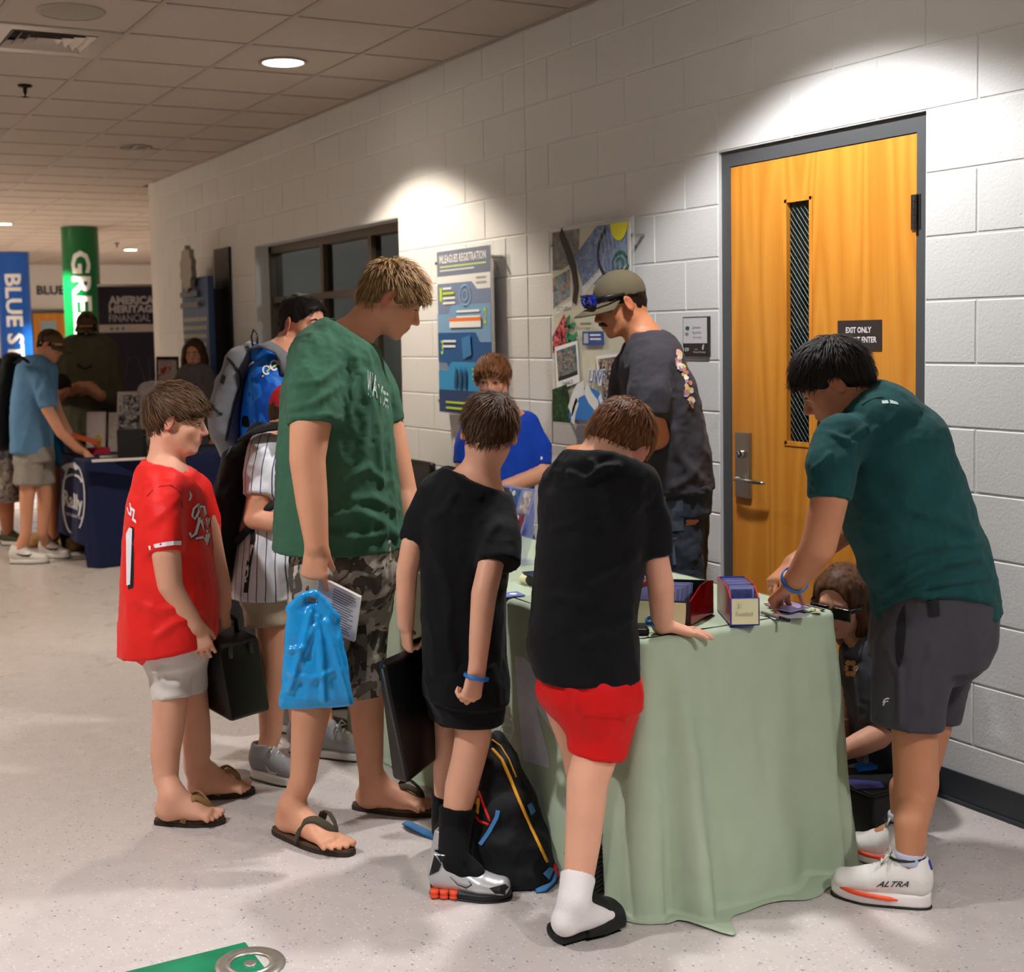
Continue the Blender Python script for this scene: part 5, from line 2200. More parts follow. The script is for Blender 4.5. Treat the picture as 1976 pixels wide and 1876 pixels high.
def hand(vol, wr, dirv, nrm, size=1.0, curl=(20, 25, 20), thumb=(35, 25), sgn=1, spread=4, fine=.0046, tpalm=.3):
    """wr wrist point, dirv towards the knuckles, nrm out of the palm, sgn: thumb on +side (nrm x dirv)"""
    s = size
    d, n = _n(dirv), np.asarray(nrm, float)
    n = _n(n - d * (n @ d))
    e = np.cross(n, d) * sgn          # towards the thumb
    vol.refine(np.asarray(wr) + d * .08 * s, .105 * s, fine)
    kn = wr + d * .088 * s
    vol.loft([(wr, e * .026 * s, n * .019 * s), (wr + d * .035 * s, e * .036 * s, n * .017 * s), (kn, e * .040 * s, n * .014 * s)], k=.012 * s)
    for i, (off, L, r) in enumerate(((.030, .072, .0088), (.010, .080, .0090), (-.010, .074, .0088), (-.029, .058, .0078))):
        b = wr + d * (.088 - .006 * abs(off - .01) / .02) * s + e * off * s
        ang = 0.0
        dd = _n(d + e * math.radians(spread) * (off / .02))
        p = b
        for j, (f, c) in enumerate(zip((.45, .32, .23), curl)):
            cc = c[i] if isinstance(c, (list, tuple)) else c
            ang += math.radians(cc)
            v = dd * math.cos(ang) + n * math.sin(ang)
            q = p + v * L * f * s
            vol.cone(p, q, r * (1 - .08 * j) * s, r * (.93 - .08 * j) * s, .004 * s)
            p = q
    tb = wr + d * .022 * s + e * .026 * s + n * .006 * s
    a = math.radians(thumb[0])
    v = _n(d * math.cos(a) + e * math.sin(a) + n * tpalm)
    q = tb + v * .042 * s
    vol.cone(tb, q, .0135 * s, .0105 * s, .010 * s)
    a2 = math.radians(thumb[0] - thumb[1])
    v2 = _n(d * math.cos(a2) + e * math.sin(a2) + n * tpalm * 1.3)
    vol.cone(q, q + v2 * .030 * s, .0102 * s, .0085 * s, .004 * s)
    return kn


def bare_foot(vol, an, heel, toe, r_an, w=.045, fine=.005):
    """ankle joint, heel and toe tip on the sole plane"""
    heel, toe, an = (np.asarray(q, float) for q in (heel, toe, an))
    d = toe - heel
    L = np.linalg.norm(d)
    d = d / L
    up = HZ
    e = np.cross(up, d)
    vol.refine((heel + toe) / 2 + up * .03, L * .55, fine)
    hc = heel + d * .03 + up * .036
    vol.cone(an, hc, r_an * .95, .036, .03)
    vol.loft([(heel + d * .05 + up * .034, e * .034, up * .034), (heel + d * L * .5 + up * .032, e * .036, up * .032), (heel + d * L * .78 + up * .018, e * w, up * .017)], k=.025)
    vol.cone(an, heel + d * L * .55 + up * .04, r_an * .9, .026, .03)
    for i in range(5):
        off = (.036, .014, -.004, -.021, -.036)[i] * w / .045
        Lt = (1.0, .985, .95, .90, .84)[i]
        r = (.0125, .0085, .008, .0078, .0075)[i]
        b = heel + d * L * .76 + e * off * .9 + up * (.014 + r * .2)
        vol.cone(b, heel + d * (L * Lt - r) + e * off * 1.05 + up * r, r * 1.05, r, .006)


class Fig:
    """a figure laid out by where each joint is seen (px) and how far away it is"""

    def __init__(self, name, label, foot, d, group=None, sk=SK_FAIR, h=.0092):
        self.d = d
        loc = on_z(*foot) if len(foot) == 2 else np.array(foot)
        self.e = empty(name, (loc[0], loc[1], 0), label, 'person', group)
        self.body = Vol(h)
        self.sk = sk
        self.H = None

    def p(self, x, y, dd=0.):
        return P(x, y, self.d + dd)

    def r(self, px, dd=0.):
        return px * (self.d + dd) / F_PX

    def pts(self, L):
        out = []
        for q in L:
            x, y, r = q[:3]
            dd = q[3] if len(q) > 3 else 0.
            out.append((self.p(x, y, dd), self.r(r, dd)))
        return out

    def limb(self, L, vol=None, k=.02, **kw):
        (vol or self.body).chain(self.pts(L), k=k, **kw)

    def secs(self, L, shrink=1.0):
        """rows (xl,yl,xr,yr,half-thickness m[,dd])"""
        out = []
        for q in L:
            xl, yl, xr, yr, b = q[:5]
            dd = q[5] if len(q) > 5 else 0.
            a, c = self.p(xl, yl, dd), self.p(xr, yr, dd)
            A = (c - a) / 2 * shrink
            B = HW - _n(A) * (HW @ _n(A))
            tw = q[6] if len(q) > 6 else 0.
            out.append(((a + c) / 2, A, _n(B) * b * shrink))
        return out

    def torso(self, vol, L, k=.03, n=2.3, flat0=True, flat1=True, body=.82):
        vol.loft(self.secs(L), k=k, n=n, flat0=flat0, flat1=flat1)
        if body:
            self.body.loft(self.secs(L, body), k=.03, flat0=True, flat1=True)

    def head(self, x, y, hh, az, el, roll=0, dd=0., neck=None, **kw):
        self.H = Head(self.p(x, y, dd), hh, az, el, roll)
        head_shape(self.body, self.H, **kw)
        if neck:
            nx, ny, nr, ndd = neck
            self.body.cone(self.H.p(0, -.13, -.22), self.p(nx, ny, ndd), .235 * hh, self.r(nr, ndd), .03)
        return self.H

    def finish(self, smooth=1, tint=None):
        V, F = self.body.mesh(smooth)
        o = mesh_obj('body', V, F, self.sk, self.e, smooth=True)
        t = face_tint(V, self.H) if self.H else np.zeros(len(V))
        set_attr(o, 'tint', t)
        self.bo = o
        return o

    def cloth(self, name, vol, mt, wr=(.004, (20, 20, 6), .0015, 55), seed=0, folds=None, smooth=2, axes=None):
        V, F = vol.mesh(smooth)
        if wr:
            V = wrinkle(V, F, wr[0] * 1.35, wr[1], seed, wr[2] * 1.3, wr[3], axes)
        if folds:
            V = fold_lines(V, F, folds, self.d)
        return mesh_obj(name, V, F, mt, self.e, smooth=True)


def frame_floor(heel, toe):
    d = np.asarray(toe, float) - np.asarray(heel, float)
    L = np.linalg.norm(d)
    d = d / L
    up = HZ - d * (HZ @ d)
    up = _n(up)
    return d, np.cross(up, d), up, L     # forward, left, up, length


def flipflop(parent, heel, toe, sole_mat, strap_mat, w=.048, t=.022):
    """heel/toe on the floor; foot stands on it"""
    d, e, up, L = frame_floor(heel, toe)
    heel = np.asarray(heel, float)

    def outline(grow=0.):
        q = []
        for i in range(28):
            a = 2 * math.pi * i / 28
            y = .5 - .5 * math.cos(a)
            prof = (.70 + .30 * min(1, max(0, (y - .25) / .4))) * (math.sin(math.pi * min(max(y, .0), 1.0)) ** .38)
            q.append(((y * (L + 2 * grow) - grow), (w + grow) * prof * (1 if a < math.pi else -1)))
        return q
    t1 = empty('flip_flop_placeholder') if False else None
    m = MB().prism(outline(), d, e, up, heel, t * .6)
    so = m.build('sandal_sole', sole_mat[0], parent)
    MB().prism(outline(-.003), d, e, up, heel + up * t * .6, t * .4).build('footbed', sole_mat[1], so)
    top = heel + up * t
    ty = L * .80
    post = top + d * ty + e * w * .18
    for s in (-1, 1):
        pts = []
        for i in range(9):
            f = i / 8
            y = ty - f * L * .36
            x = w * .18 + (s * w * .98 - w * .18) * f ** .8
            z = np.interp(f, (0, .12, .3, .55, .75, .9, 1), (.008, .042, .062, .076, .064, .034, -.002))
            pts.append(top + d * y + e * x + up * z)
        MB().tube(pts, [.007] + [.013] * 7 + [.010], 8, flat=(up + e * s * .6, .35)).build('strap', strap_mat, so, smooth=True)
    return so


def shoe(parent, heel, toe, mats, w=.048, height=.085, collar=.10, sole_t=.030, name='shoe', laces=True, toe_up=.01, h=.0052, sole_wave=0., lace_mat=None, opening=True):
    """trainer: mats = (upper, sole, accent, lining)"""
    d, e, up, L = frame_floor(heel, toe)
    o = np.asarray(heel, float)

    def q(y, x, z):
        return o + d * y * L + e * x + up * z
    v = Vol(h)
    st = sole_t
    v.loft([(q(.12, 0, st + height * .42), e * w * .72, up * height * .55), (q(.38, 0, st + height * .42), e * w * .78, up * height * .58), (q(.62, 0, st + height * .22), e * w * .98, up * height * .42), (q(.84, 0, st + height * .12), e * w * .86, up * height * .32)], k=.03)
    v.cone(q(.14, 0, st + height * .7), q(.16, 0, st + collar), w * .70, w * .66, .02, flat1=True)
    v.cone(q(.30, 0, st + height * .7), q(.26, 0, st + collar * 1.0), w * .62, w * .55, .02, flat1=True)
    v.ell(q(.93, 0, st + height * .10), (L * .06, w * .6, height * .28), np.array([d, e, up]), k=.02)
    if opening:
        v.cone(q(.20, 0, st + height * .5), q(.20, 0, st + collar * 1.6), w * .45, w * .50, .006, 's')
    v.plane(q(.5, 0, st * .55), -up, .002)
    V, F = v.mesh(1)
    ob = mesh_obj(name, V, F, mats[0], parent, smooth=True)
    # sole
    n = 30
    ring = []
    for i in range(n):
        a = 2 * math.pi * i / n
        y = .5 - .5 * math.cos(a)
        pr = (.74 + .26 * min(1, max(0, (y - .3) / .35))) * (math.sin(math.pi * y) ** .36 if 0 < y < 1 else 0)
        ring.append((y, w * 1.06 * pr * (1 if a < math.pi else -1)))
    Vs, Fs = [], []
    lev = [(0., .95), (.25, 1.0), (.8, 1.02), (1.0, .97)]
    for (z, g) in lev:
        for (y, x) in ring:
            rise = toe_up * max(0, (y - .72) / .28) ** 2 + .004 * max(0, (.1 - y) / .1)
            Vs.append(q(.5 + (y - .5) * (1 + .02 * g), x * g, z * st * (1.15 if y < .3 else 1.0) + rise * (1 - z * .2)))
    for i in range(len(lev) - 1):
        for k in range(n):
            Fs.append((i * n + k, i * n + (k + 1) % n, (i + 1) * n + (k + 1) % n, (i + 1) * n + k))
    Fs.append(tuple(range(n - 1, -1, -1)))
    Fs.append(tuple((len(lev) - 1) * n + k for k in range(n)))
    so = mesh_obj('sole', Vs, Fs, mats[1], ob, smooth=True)
    MB().tube([q(.5 + (y - .5) * 1.02, x * .99, .003) for (y, x) in ring] + [q(.5 + (ring[0][0] - .5) * 1.02, 0, .003)], .0035, 5, cap=False).build('outsole', mats[3], so, smooth=True)
    if laces:
        lm = lace_mat or mats[2]
        for k in range(4):
            y = .40 + .075 * k
            zt = st + height * (1.02 - .17 * k)
            MB().tube([q(y, -w * .46, zt - .012), q(y + .012, 0, zt + .006), q(y + .01, w * .46, zt - .012)], .0035, 5).build('lace', lm, ob, smooth=True)
        for s in (-1, 1):
            MB().tube([q(.40, s * .004, st + height * 1.05), q(.42, s * .03, st + height * 1.2), q(.47, s * .045, st + height * .95), q(.42, s * .02, st + height * 1.0)], .003, 5).build('lace', lm, ob, smooth=True)
    return ob


def tube_cloth(name, parent, pts, r, mt, n=14, flare=0.):
    m = MB().tube(pts, r, n)
    return m.build(name, mt, parent, smooth=True)


def band(parent, c, ax, r, mt, name='wristband', w=.006, rt=.003):
    """rubber wristband around axis"""
    ax = _n(ax)
    a = np.array([0, 0, 1.0]) if abs(ax[2]) < .8 else np.array([1.0, 0, 0])
    e1 = _n(a - ax * (a @ ax))
    e2 = np.cross(ax, e1)
    m = MB()
    n = 28
    V, F = [], []
    sec = [(-w, 0), (-w * .7, rt), (w * .7, rt), (w, 0), (w * .7, -rt * .3), (-w * .7, -rt * .3)]
    for i in range(n):
        t = 2 * math.pi * i / n
        u_ = math.cos(t) * e1 + math.sin(t) * e2
        for (x, y) in sec:
            V.append(np.asarray(c) + ax * x + u_ * (r + y))
    k = len(sec)
    for i in range(n):
        for j in range(k):
            F.append((i * k + j, i * k + (j + 1) % k, ((i + 1) % n) * k + (j + 1) % k, ((i + 1) % n) * k + j))
    o = mesh_obj(name, V, F, mt, parent, smooth=True)
    return o


# ------------------------------------------------------------------ young man in the green tee
def up_n(x, z):
    return _n(x * HR + z * HZ)


M_HAIR_BLOND = hair_mat('blond', (82, 57, 36), (190, 150, 102))
M_HAIR_BROWN = hair_mat('brown', (34, 22, 15), (104, 74, 50))
M_HAIR_DARK = hair_mat('dark', (12, 9, 8), (44, 34, 30))
M_HAIR_AUBURN = hair_mat('auburn', (56, 32, 18), (150, 96, 56))
M_CLOTH_BLACK = cloth_mat('black_jersey_knit', (7, 7, 9), rough=.85, bump=.0004)
M_BAND = mat('blue_silicone', (28, 108, 186), rough=.45)

G_GREEN = cloth_mat('green_cotton', (56, 95, 73), rough=.9)
CAMO = pattern_mat('grey_camouflage', [(150, 141, 130), (110, 102, 92), (178, 168, 156), (74, 70, 64)], scale=11)

f = Fig('person', 'tall young man in green t-shirt and camouflage shorts looking down, holding a blue bag', (640, 1610), 4.1, sk=SK_FAIR)
YM = f
f.head(759, 578, .236, 88, -30, dd=0, neck=(676, 655, 38, 0))
f.limb([(622, 702, 38, -.17), (599, 822, 40, -.235), (593, 885, 35, -.25), (602, 970, 31, -.26), (611, 1052, 23, -.27)])
hand(f.body, f.p(611, 1050, -.27), f.p(604, 1130, -.27) - f.p(611, 1050, -.27), HW + HR * .25, 1.05, curl=((28, 70, 75, 80), (20, 70, 70, 70), (12, 50, 50, 50)), thumb=(10, -5), sgn=-1, spread=1, tpalm=.9)
f.limb([(705, 722, 33, .16), (750, 830, 31, .2), (778, 950, 27, .18), (800, 1045, 21, .1), (808, 1085, 18, .05)])
hand(f.body, f.p(808, 1085, .05), HR * .5 - HZ * .6 + HW * .2, -HZ + HR * .1, 1.0, curl=(20, 25, 20), sgn=1)
leg_n = f.pts([(630, 1120, 50, -.08), (605, 1330, 39, -.1), (600, 1372, 38, -.1), (591, 1440, 30, -.1), (585, 1500, 25, -.1)])
h0, t0 = on_z(540, 1597, .022), on_z(668, 1644, .022)
dd_ = _n(t0 - h0)
an = h0 + dd_ * .06 + HZ * .085
f.body.chain(leg_n + [(an, f.r(20))], k=.02)
bare_foot(f.body, an, h0, t0, f.r(20), .046)
leg_f = f.pts([(702, 1120, 48, .09), (705, 1330, 37, .1), (708, 1373, 33, .1), (712, 1440, 28, .11), (716, 1496, 23, .12)])
h1, t1 = on_z(690, 1556, .022), on_z(840, 1563, .022)
an1 = h1 + _n(t1 - h1) * .06 + HZ * .085
f.body.chain(leg_f + [(an1, f.r(21))], k=.02)
bare_foot(f.body, an1, h1, t1, f.r(21), .046)
tee = Vol(.0075)
f.torso(tee, [(632, 640, 716, 682, .10), (585, 668, 724, 690, .17), (556, 706, 738, 712, .205), (545, 770, 751, 765, .215), (538, 860, 760, 870, .21), (534, 960, 770, 960, .205), (530, 1064, 783, 1048, .205)])
tee.plane(f.p(683, 645), up_n(48, 72))
f.limb([(614, 692, 46, -.15), (607, 745, 53, -.2), (609, 822, 53, -.225)], tee, k=.03, flat1=True)
f.limb([(698, 705, 42, .15), (728, 765, 42, .18), (741, 818, 38, .2)], tee, k=.03, flat1=True)
FOLDS_YM = [([(560, 790), (610, 775), (655, 745)], .006, 8), ([(565, 740), (620, 735), (655, 705)], .005, 7), ([(672, 800), (690, 720), (685, 690)], .008, 9), ([(700, 870), (712, 780), (702, 720)], .007, 9), ([(735, 900), (728, 820), (715, 760)], .006, 8), ([(640, 1000), (690, 985), (740, 1010), (770, 1035)], .009, 11), ([(620, 1030), (680, 1040), (745, 1030)], .007, 9), ([(665, 930), (710, 900), (745, 930)], .006, 9), ([(680, 965), (720, 960), (765, 985)], .007, 9), ([(560, 805), (640, 800)], .004, 5), ([(750, 800), (755, 900), (765, 980)], .005, 7)]
tee_o = f.cloth('tshirt', tee, G_GREEN, (.004, (18, 18, 5), .0018, 48), 3, FOLDS_YM)
tree = bvh(tee_o)
decal('collar_rib', stroke([(646, 622), (668, 632), (690, 646), (708, 658), (719, 668)], 9), tree, cloth_mat('green_rib', (40, 80, 58)), tee_o, .0025)
M_PRINT_GREY = mat('worn_white_print', (172, 186, 176), rough=.9, var=.25, vscale=120)
pr = []
for i, ch in enumerate('WAVE'):
    V, F_ = text_box(ch, 1, 1, bold=.03)
    pr.append(xf((V, F_), (708 + i * 10.5, 762 + i * 7 - (6 if i == 1 else 0)), (10, 6), (1.5 - i * .6, -48 + i * 6)))
decal('chest_print', join_polys(*pr), tree, M_PRINT_GREY, tee_o, .003)
decal('sleeve_hem', stroke([(558, 812), (600, 812), (640, 810), (660, 806)], 1.6), tree, cloth_mat('green_stitch', (84, 128, 98)), tee_o, .002)
shorts = Vol(.0075)
f.torso(shorts, [(565, 1030, 776, 1030, .185), (563, 1085, 775, 1082, .19), (568, 1140, 762, 1140, .185)], body=.8)
f.limb([(628, 1130, 64, -.08), (610, 1250, 58, -.1), (602, 1354, 52, -.11)], shorts, k=.03, flat1=True)
f.limb([(697, 1130, 62, .08), (700, 1245, 46, .1), (702, 1347, 36, .1)], shorts, k=.03, flat1=True)
sh_o = f.cloth('cargo_shorts', shorts, CAMO, (.005, (14, 14, 7), .002, 40), 8)
trs = bvh(sh_o)
decal('pocket_flap', join_polys(poly_grid([(668, 1210), (706, 1206), (708, 1226), (668, 1234)], 3)), trs, pattern_mat('camo_pocket', [(108, 100, 90), (78, 72, 66), (54, 50, 46)], scale=13), sh_o, .006)
decal('pocket_seam', stroke([(660, 1072), (676, 1080), (678, 1096), (668, 1112), (652, 1124)], 2.2), trs, mat('camo_stitch', (60, 56, 50), rough=.9), sh_o, .003)
decal('pocket', poly_grid([(662, 1236), (710, 1228), (706, 1314), (664, 1320)], 3), trs, pattern_mat('camo_pocket2', [(72, 68, 62), (112, 104, 96), (50, 48, 44)], scale=13), sh_o, .005)
f.finish()
hair(f.e, f.H, M_HAIR_BLOND, thick=.04, fringe=.06, nape=-.30, n_lock=2000, ln=.15, wid=.013, lift=.04, spike=.16, seed=4, top=.02, crown=(0, -.28, .40), temple=-.02)
eyes(f.H, f.e, -.25, M_BROW_L)
M_SOLE_BR = mat('sandal_rubber', (46, 34, 26), rough=.7)
M_BED_BR = mat('sandal_footbed', (92, 66, 46), rough=.8, var=.12, vscale=30)
M_STRAP = cloth_mat('sandal_strap', (74, 66, 52))
flipflop(f.e, on_z(527, 1606), on_z(682, 1652), (M_SOLE_BR, M_BED_BR), M_STRAP, w=.056)
flipflop(f.e, on_z(679, 1560), on_z(856, 1572), (M_SOLE_BR, M_BED_BR), M_STRAP, w=.052)

# ------------------------------------------------------------------ boy in the red baseball jersey
f = Fig('person', 'boy in red baseball jersey and white shorts carrying a small black case', (370, 1570), 4.29, sk=SK_PALE)
RB = f
f.head(345, 811, .226, 86, -10, neck=(318, 900, 34, 0), chub=1.0)
f.limb([(320, 958, 27, -.13), (321, 1068, 28, -.18), (328, 1130, 25, -.17), (352, 1172, 22, -.15), (376, 1208, 18, -.13)])
hand(f.body, f.p(376, 1206, -.13), f.p(394, 1256, -.12) - f.p(376, 1206, -.13), HW - HR * .2, .86, curl=(22, 28, 20), thumb=(28, 15), sgn=-1, tpalm=.5)
f.limb([(382, 960, 31, .13), (410, 1080, 25, .17), (424, 1130, 22, .17), (430, 1168, 17, .15)])
hand(f.body, f.p(430, 1166, .15), f.p(436, 1205, .15) - f.p(430, 1166, .15), HW * .3 - HR, .85, curl=(60, 80, 60), thumb=(20, 30), sgn=1, tpalm=.6)
leg_n = f.pts([(325, 1240, 38, -.06), (328, 1350, 34, -.08), (326, 1390, 32, -.08), (319, 1450, 29, -.08), (320, 1500, 24, -.085)])
h0, t0 = on_z(303, 1581, .02), on_z(430, 1581, .02)
an = h0 + _n(t0 - h0) * .055 + HZ * .075
f.body.chain(leg_n + [(an, f.r(20))], k=.02)
bare_foot(f.body, an, h0, t0, f.r(20), .042)
leg_f = f.pts([(362, 1240, 34, .07), (372, 1345, 29, .08), (378, 1400, 28, .08), (380, 1450, 27, .08), (376, 1480, 22, .09)])
h1, t1 = on_z(365, 1536, .02), on_z(488, 1525, .02)
an1 = h1 + _n(t1 - h1) * .055 + HZ * .075
f.body.chain(leg_f + [(an1, f.r(20))], k=.02)
bare_foot(f.body, an1, h1, t1, f.r(20), .042)
M_RED = cloth_mat('red_jersey', (230, 36, 31), rough=.55, bump=.0003)
jer = Vol(.0072)
f.torso(jer, [(285, 884, 352, 904, .07), (263, 922, 376, 932, .15), (251, 978, 394, 978, .175), (243, 1040, 404, 1045, .185), (238, 1130, 414, 1128, .19), (234, 1205, 418, 1195, .19), (235, 1268, 413, 1226, .19)])
jer.plane(f.p(318, 897), up_n(22, 68))
f.limb([(318, 936, 36, -.11), (317, 1000, 36, -.16), (319, 1066, 31, -.18)], jer, k=.03, flat1=True)
f.limb([(375, 945, 32, .11), (392, 1000, 31, .16), (402, 1060, 27, .18)], jer, k=.03, flat1=True)
jer_o = f.cloth('baseball_jersey', jer, M_RED, (.0035, (15, 15, 6), .001, 40), 11, [([(290, 1010), (320, 985), (345, 960)], .004, 8), ([(300, 1230), (340, 1200), (390, 1190)], .005, 9), ([(260, 1160), (300, 1180), (350, 1170)], .004, 10)])
tree = bvh(jer_o)
M_TWILL = mat('white_twill', (226, 224, 230), rough=.6)
M_TWILL_BK = mat('black_twill', (18, 16, 20), rough=.7)
decal('sleeve_cuff', stroke([(287, 1058), (303, 1053), (320, 1050), (335, 1048), (350, 1048)], 8), tree, M_TWILL, jer_o, .003)
decal('number_shadow', poly_grid([(243, 1034), (252, 1016), (258, 1018), (257, 1134), (247, 1138)], 5), tree, M_TWILL_BK, jer_o, .003)
decal('back_number', poly_grid([(243, 1030), (249, 1018), (255, 1020), (251, 1128), (244, 1130)], 5), tree, M_TWILL, jer_o, .0045)
nm = join_polys(*[xf(text_box(c, 1, 1, bold=.05), (246 + i * 8.5, 992 + i * 12), (9, 7), (-3, -27)) for i, c in enumerate('UZ')])
decal('name_lettering', nm, tree, M_TWILL, jer_o, .003)
# script lettering on the chest
scr = [stroke([(381, 975), (374, 982), (371, 996), (376, 1002), (383, 990), (385, 976), (382, 972)], 4.0), stroke([(386, 976), (384, 1008), (378, 1030), (370, 1036), (366, 1028)], 5.5), stroke([(386, 978), (394, 978), (397, 992), (388, 1004), (396, 1024), (402, 1026)], 5.0), stroke([(398, 1000), (402, 1018), (404, 1000)], 4), stroke([(378, 1040), (392, 1036), (404, 1030)], 4), poly_grid([(384, 1040), (404, 1028), (406, 1034), (400, 1054), (394, 1040)], 3)]
decal('script_outline', join_polys(*[(v + np.array([1.5, 2.0]), q) for v, q in scr]), tree, M_TWILL_BK, jer_o, .003)
decal('script_lettering', join_polys(*scr), tree, M_TWILL, jer_o, .0048)
decal('maker_mark', stroke([(366, 948), (369, 956), (367, 964), (364, 966)], [1, 4, 3, 1]), tree, M_TWILL, jer_o, .003)
decal('sleeve_seam', stroke([(283, 958), (292, 948), (310, 938), (330, 936), (348, 950), (352, 980)], 1.8), tree, mat('red_seam', (150, 14, 16), rough=.8), jer_o, .002)
decal('placket', stroke([(351, 906), (372, 936), (392, 968), (404, 1000), (412, 1060)], 1.8), tree, mat('red_seam', (150, 14, 16)), jer_o, .002)
M_WSHORT = cloth_mat('white_shorts', (214, 206, 200), rough=.7, bump=.0003)
shorts = Vol(.0072)
f.torso(shorts, [(268, 1200, 408, 1195, .16), (274, 1245, 405, 1240, .165), (284, 1275, 398, 1275, .16)], body=.8)
f.limb([(322, 1262, 44, -.06), (331, 1350, 36, -.08)], shorts, k=.03, flat1=True)
f.limb([(362, 1262, 40, .07), (366, 1338, 31, .08)], shorts, k=.03, flat1=True)
f.cloth('shorts', shorts, M_WSHORT, (.004, (14, 14, 7), .001, 40), 5, [([(300, 1300), (320, 1320), (345, 1322)], .006, 9)])
f.finish()
hair(f.e, f.H, M_HAIR_BROWN, thick=.075, fringe=.08, nape=-.27, n_lock=1700, ln=.2, wid=.016, lift=.0, seed=9, crown=(0, -.30, .42), fwd=.2, jit=.2)
eyes(f.H, f.e, -.2)
M_BED_TAN = mat('tan_footbed', (70, 50, 34), rough=.75, var=.1, vscale=30)
M_STRAP_TAN = cloth_mat('tan_leather_strap', (146, 112, 70))
flipflop(f.e, on_z(297, 1590), on_z(436, 1588), (M_SOLE_BR, M_BED_TAN), M_STRAP_TAN, w=.046, t=.02)
flipflop(f.e, on_z(358, 1543), on_z(493, 1530), (M_SOLE_BR, M_BED_TAN), M_STRAP_TAN, w=.044, t=.02)

# ------------------------------------------------------------------ boy in black with the flat case, seen from behind
f = Fig('person', 'boy in black t-shirt, black shorts and black socks seen from behind', (890, 1720), 3.72, sk=SK_PALE)
BB = f
f.head(944, 836, .218, 176, -14, 7, neck=(925, 915, 33, 0))
f.limb([(838, 965, 30, 0), (797, 1050, 23, -.02), (785, 1106, 21, -.02), (783, 1160, 19, -.02), (783, 1205, 16, 0)])
hand(f.body, f.p(783, 1203, 0), f.p(786, 1240, .02) - f.p(783, 1203, 0), HR * .9 + HW * .4, .86, curl=((50, 70, 70, 70), (45, 60, 60, 60), (25, 30, 30, 30)), thumb=(35, 20), sgn=1, tpalm=.6)
f.limb([(962, 1000, 30, -.08), (946, 1095, 25, -.17), (934, 1146, 25, -.19), (926, 1230, 21, -.2), (921, 1291, 17, -.2)])
hand(f.body, f.p(921, 1289, -.2), f.p(911, 1336, -.2) - f.p(921, 1289, -.2), HW * .75 - HR * .65, .9, curl=(45, 75, 60), thumb=(30, 20), sgn=-1, tpalm=.9)
leg_r = f.pts([(912, 1330, 42, -.02), (913, 1420, 35, -.02), (904, 1465, 33, -.03), (890, 1520, 32, -.03), (881, 1568, 27, -.04), (877, 1610, 23, -.045)])
hs, ts = on_z(832, 1724), on_z(986, 1733)
an = hs + _n(ts - hs) * .065 + HZ * .10
f.body.chain(leg_r + [(an, f.r(22))], k=.02)
f.body.cone(an, hs + _n(ts - hs) * .10 + HZ * .05, f.r(20), .025, .02)
leg_l = f.pts([(866, 1330, 36, .08), (866, 1420, 27, .11), (861, 1484, 25, .14), (859, 1545, 21, .17), (858, 1600, 19, .19)])
hs2 = on_z(845, 1690)
ts2 = on_z(935, 1640)
an2 = hs2 + _n(ts2 - hs2) * .065 + HZ * .10
f.body.chain(leg_l + [(an2, f.r(20))], k=.02)
tee = Vol(.007)
f.torso(tee, [(880, 914, 956, 944, .055), (850, 926, 980, 962, .09), (824, 948, 990, 985, .12), (814, 1000, 986, 1012, .13), (812, 1060, 984, 1066, .13), (814, 1150, 972, 1150, .125), (816, 1230, 973, 1230, .125), (820, 1296, 975, 1296, .128)])
tee.plane(f.p(911, 922), up_n(30, 73))
f.limb([(842, 955, 34, 0), (817, 1005, 34, 0), (797, 1050, 27, -.02)], tee, k=.03, flat1=True)
f.limb([(958, 992, 36, -.06), (961, 1040, 42, -.12), (960, 1092, 42, -.165)], tee, k=.03, flat1=True)
f.cloth('tshirt', tee, M_CLOTH_BLACK, (.004, (16, 16, 6), .001, 40), 21, [([(880, 925), (900, 950), (925, 960)], .005, 8), ([(930, 1070), (945, 1030), (962, 1010)], .004, 8), ([(830, 1000), (860, 980), (880, 950)], .004, 9)])
shorts = Vol(.007)
f.torso(shorts, [(820, 1260, 974, 1260, .125), (820, 1310, 974, 1310, .13), (824, 1345, 973, 1345, .13)], body=.8)
f.limb([(868, 1325, 44, .06), (870, 1384, 40, .07)], shorts, k=.05, flat1=True)
f.limb([(914, 1325, 58, -.02), (912, 1398, 55, -.02)], shorts, k=.05, flat1=True)
f.cloth('shorts', shorts, cloth_mat('black_shorts', (7, 7, 9), rough=.85), (.004, (14, 14, 7), .001, 40), 22)
M_SOCK_BK = cloth_mat('black_sock', (8, 8, 9))
sk_ = Vol(.006)
sk_.chain(f.pts([(883, 1558, 35, -.035), (878, 1600, 31.5, -.04)]) + [(an, f.r(28)), (hs + _n(ts - hs) * .12 + HZ * .06, .034)], k=.01, flat0=True)
f.cloth('sock', sk_, M_SOCK_BK, (.001, (20, 20, 40), .0005, 60), 3)
sk_ = Vol(.006)
sk_.chain(f.pts([(860, 1532, 27, .165), (858, 1600, 25, .19)]) + [(an2, f.r(23)), (hs2 + _n(ts2 - hs2) * .12 + HZ * .06, .034)], k=.01, flat0=True)
f.cloth('sock', sk_, M_SOCK_BK, (.001, (20, 20, 40), .0005, 60), 4)
f.finish()
hair(f.e, f.H, M_HAIR_BROWN, thick=.055, fringe=.02, nape=-.24, n_lock=2400, ln=.14, wid=.012, lift=.03, spike=.10, seed=12, crown=(.10, -.20, .42), top=.03)
M_SILV = mat('silver_shoe', (190, 190, 190), rough=.3, metal=.35)
M_SHOE_BK = mat('black_shoe', (16, 16, 17), rough=.45)
M_SHOE_OR = mat('orange_rubber', (232, 78, 40), rough=.5)
M_SHOE_WH = mat('white_rubber', (214, 212, 206), rough=.55)
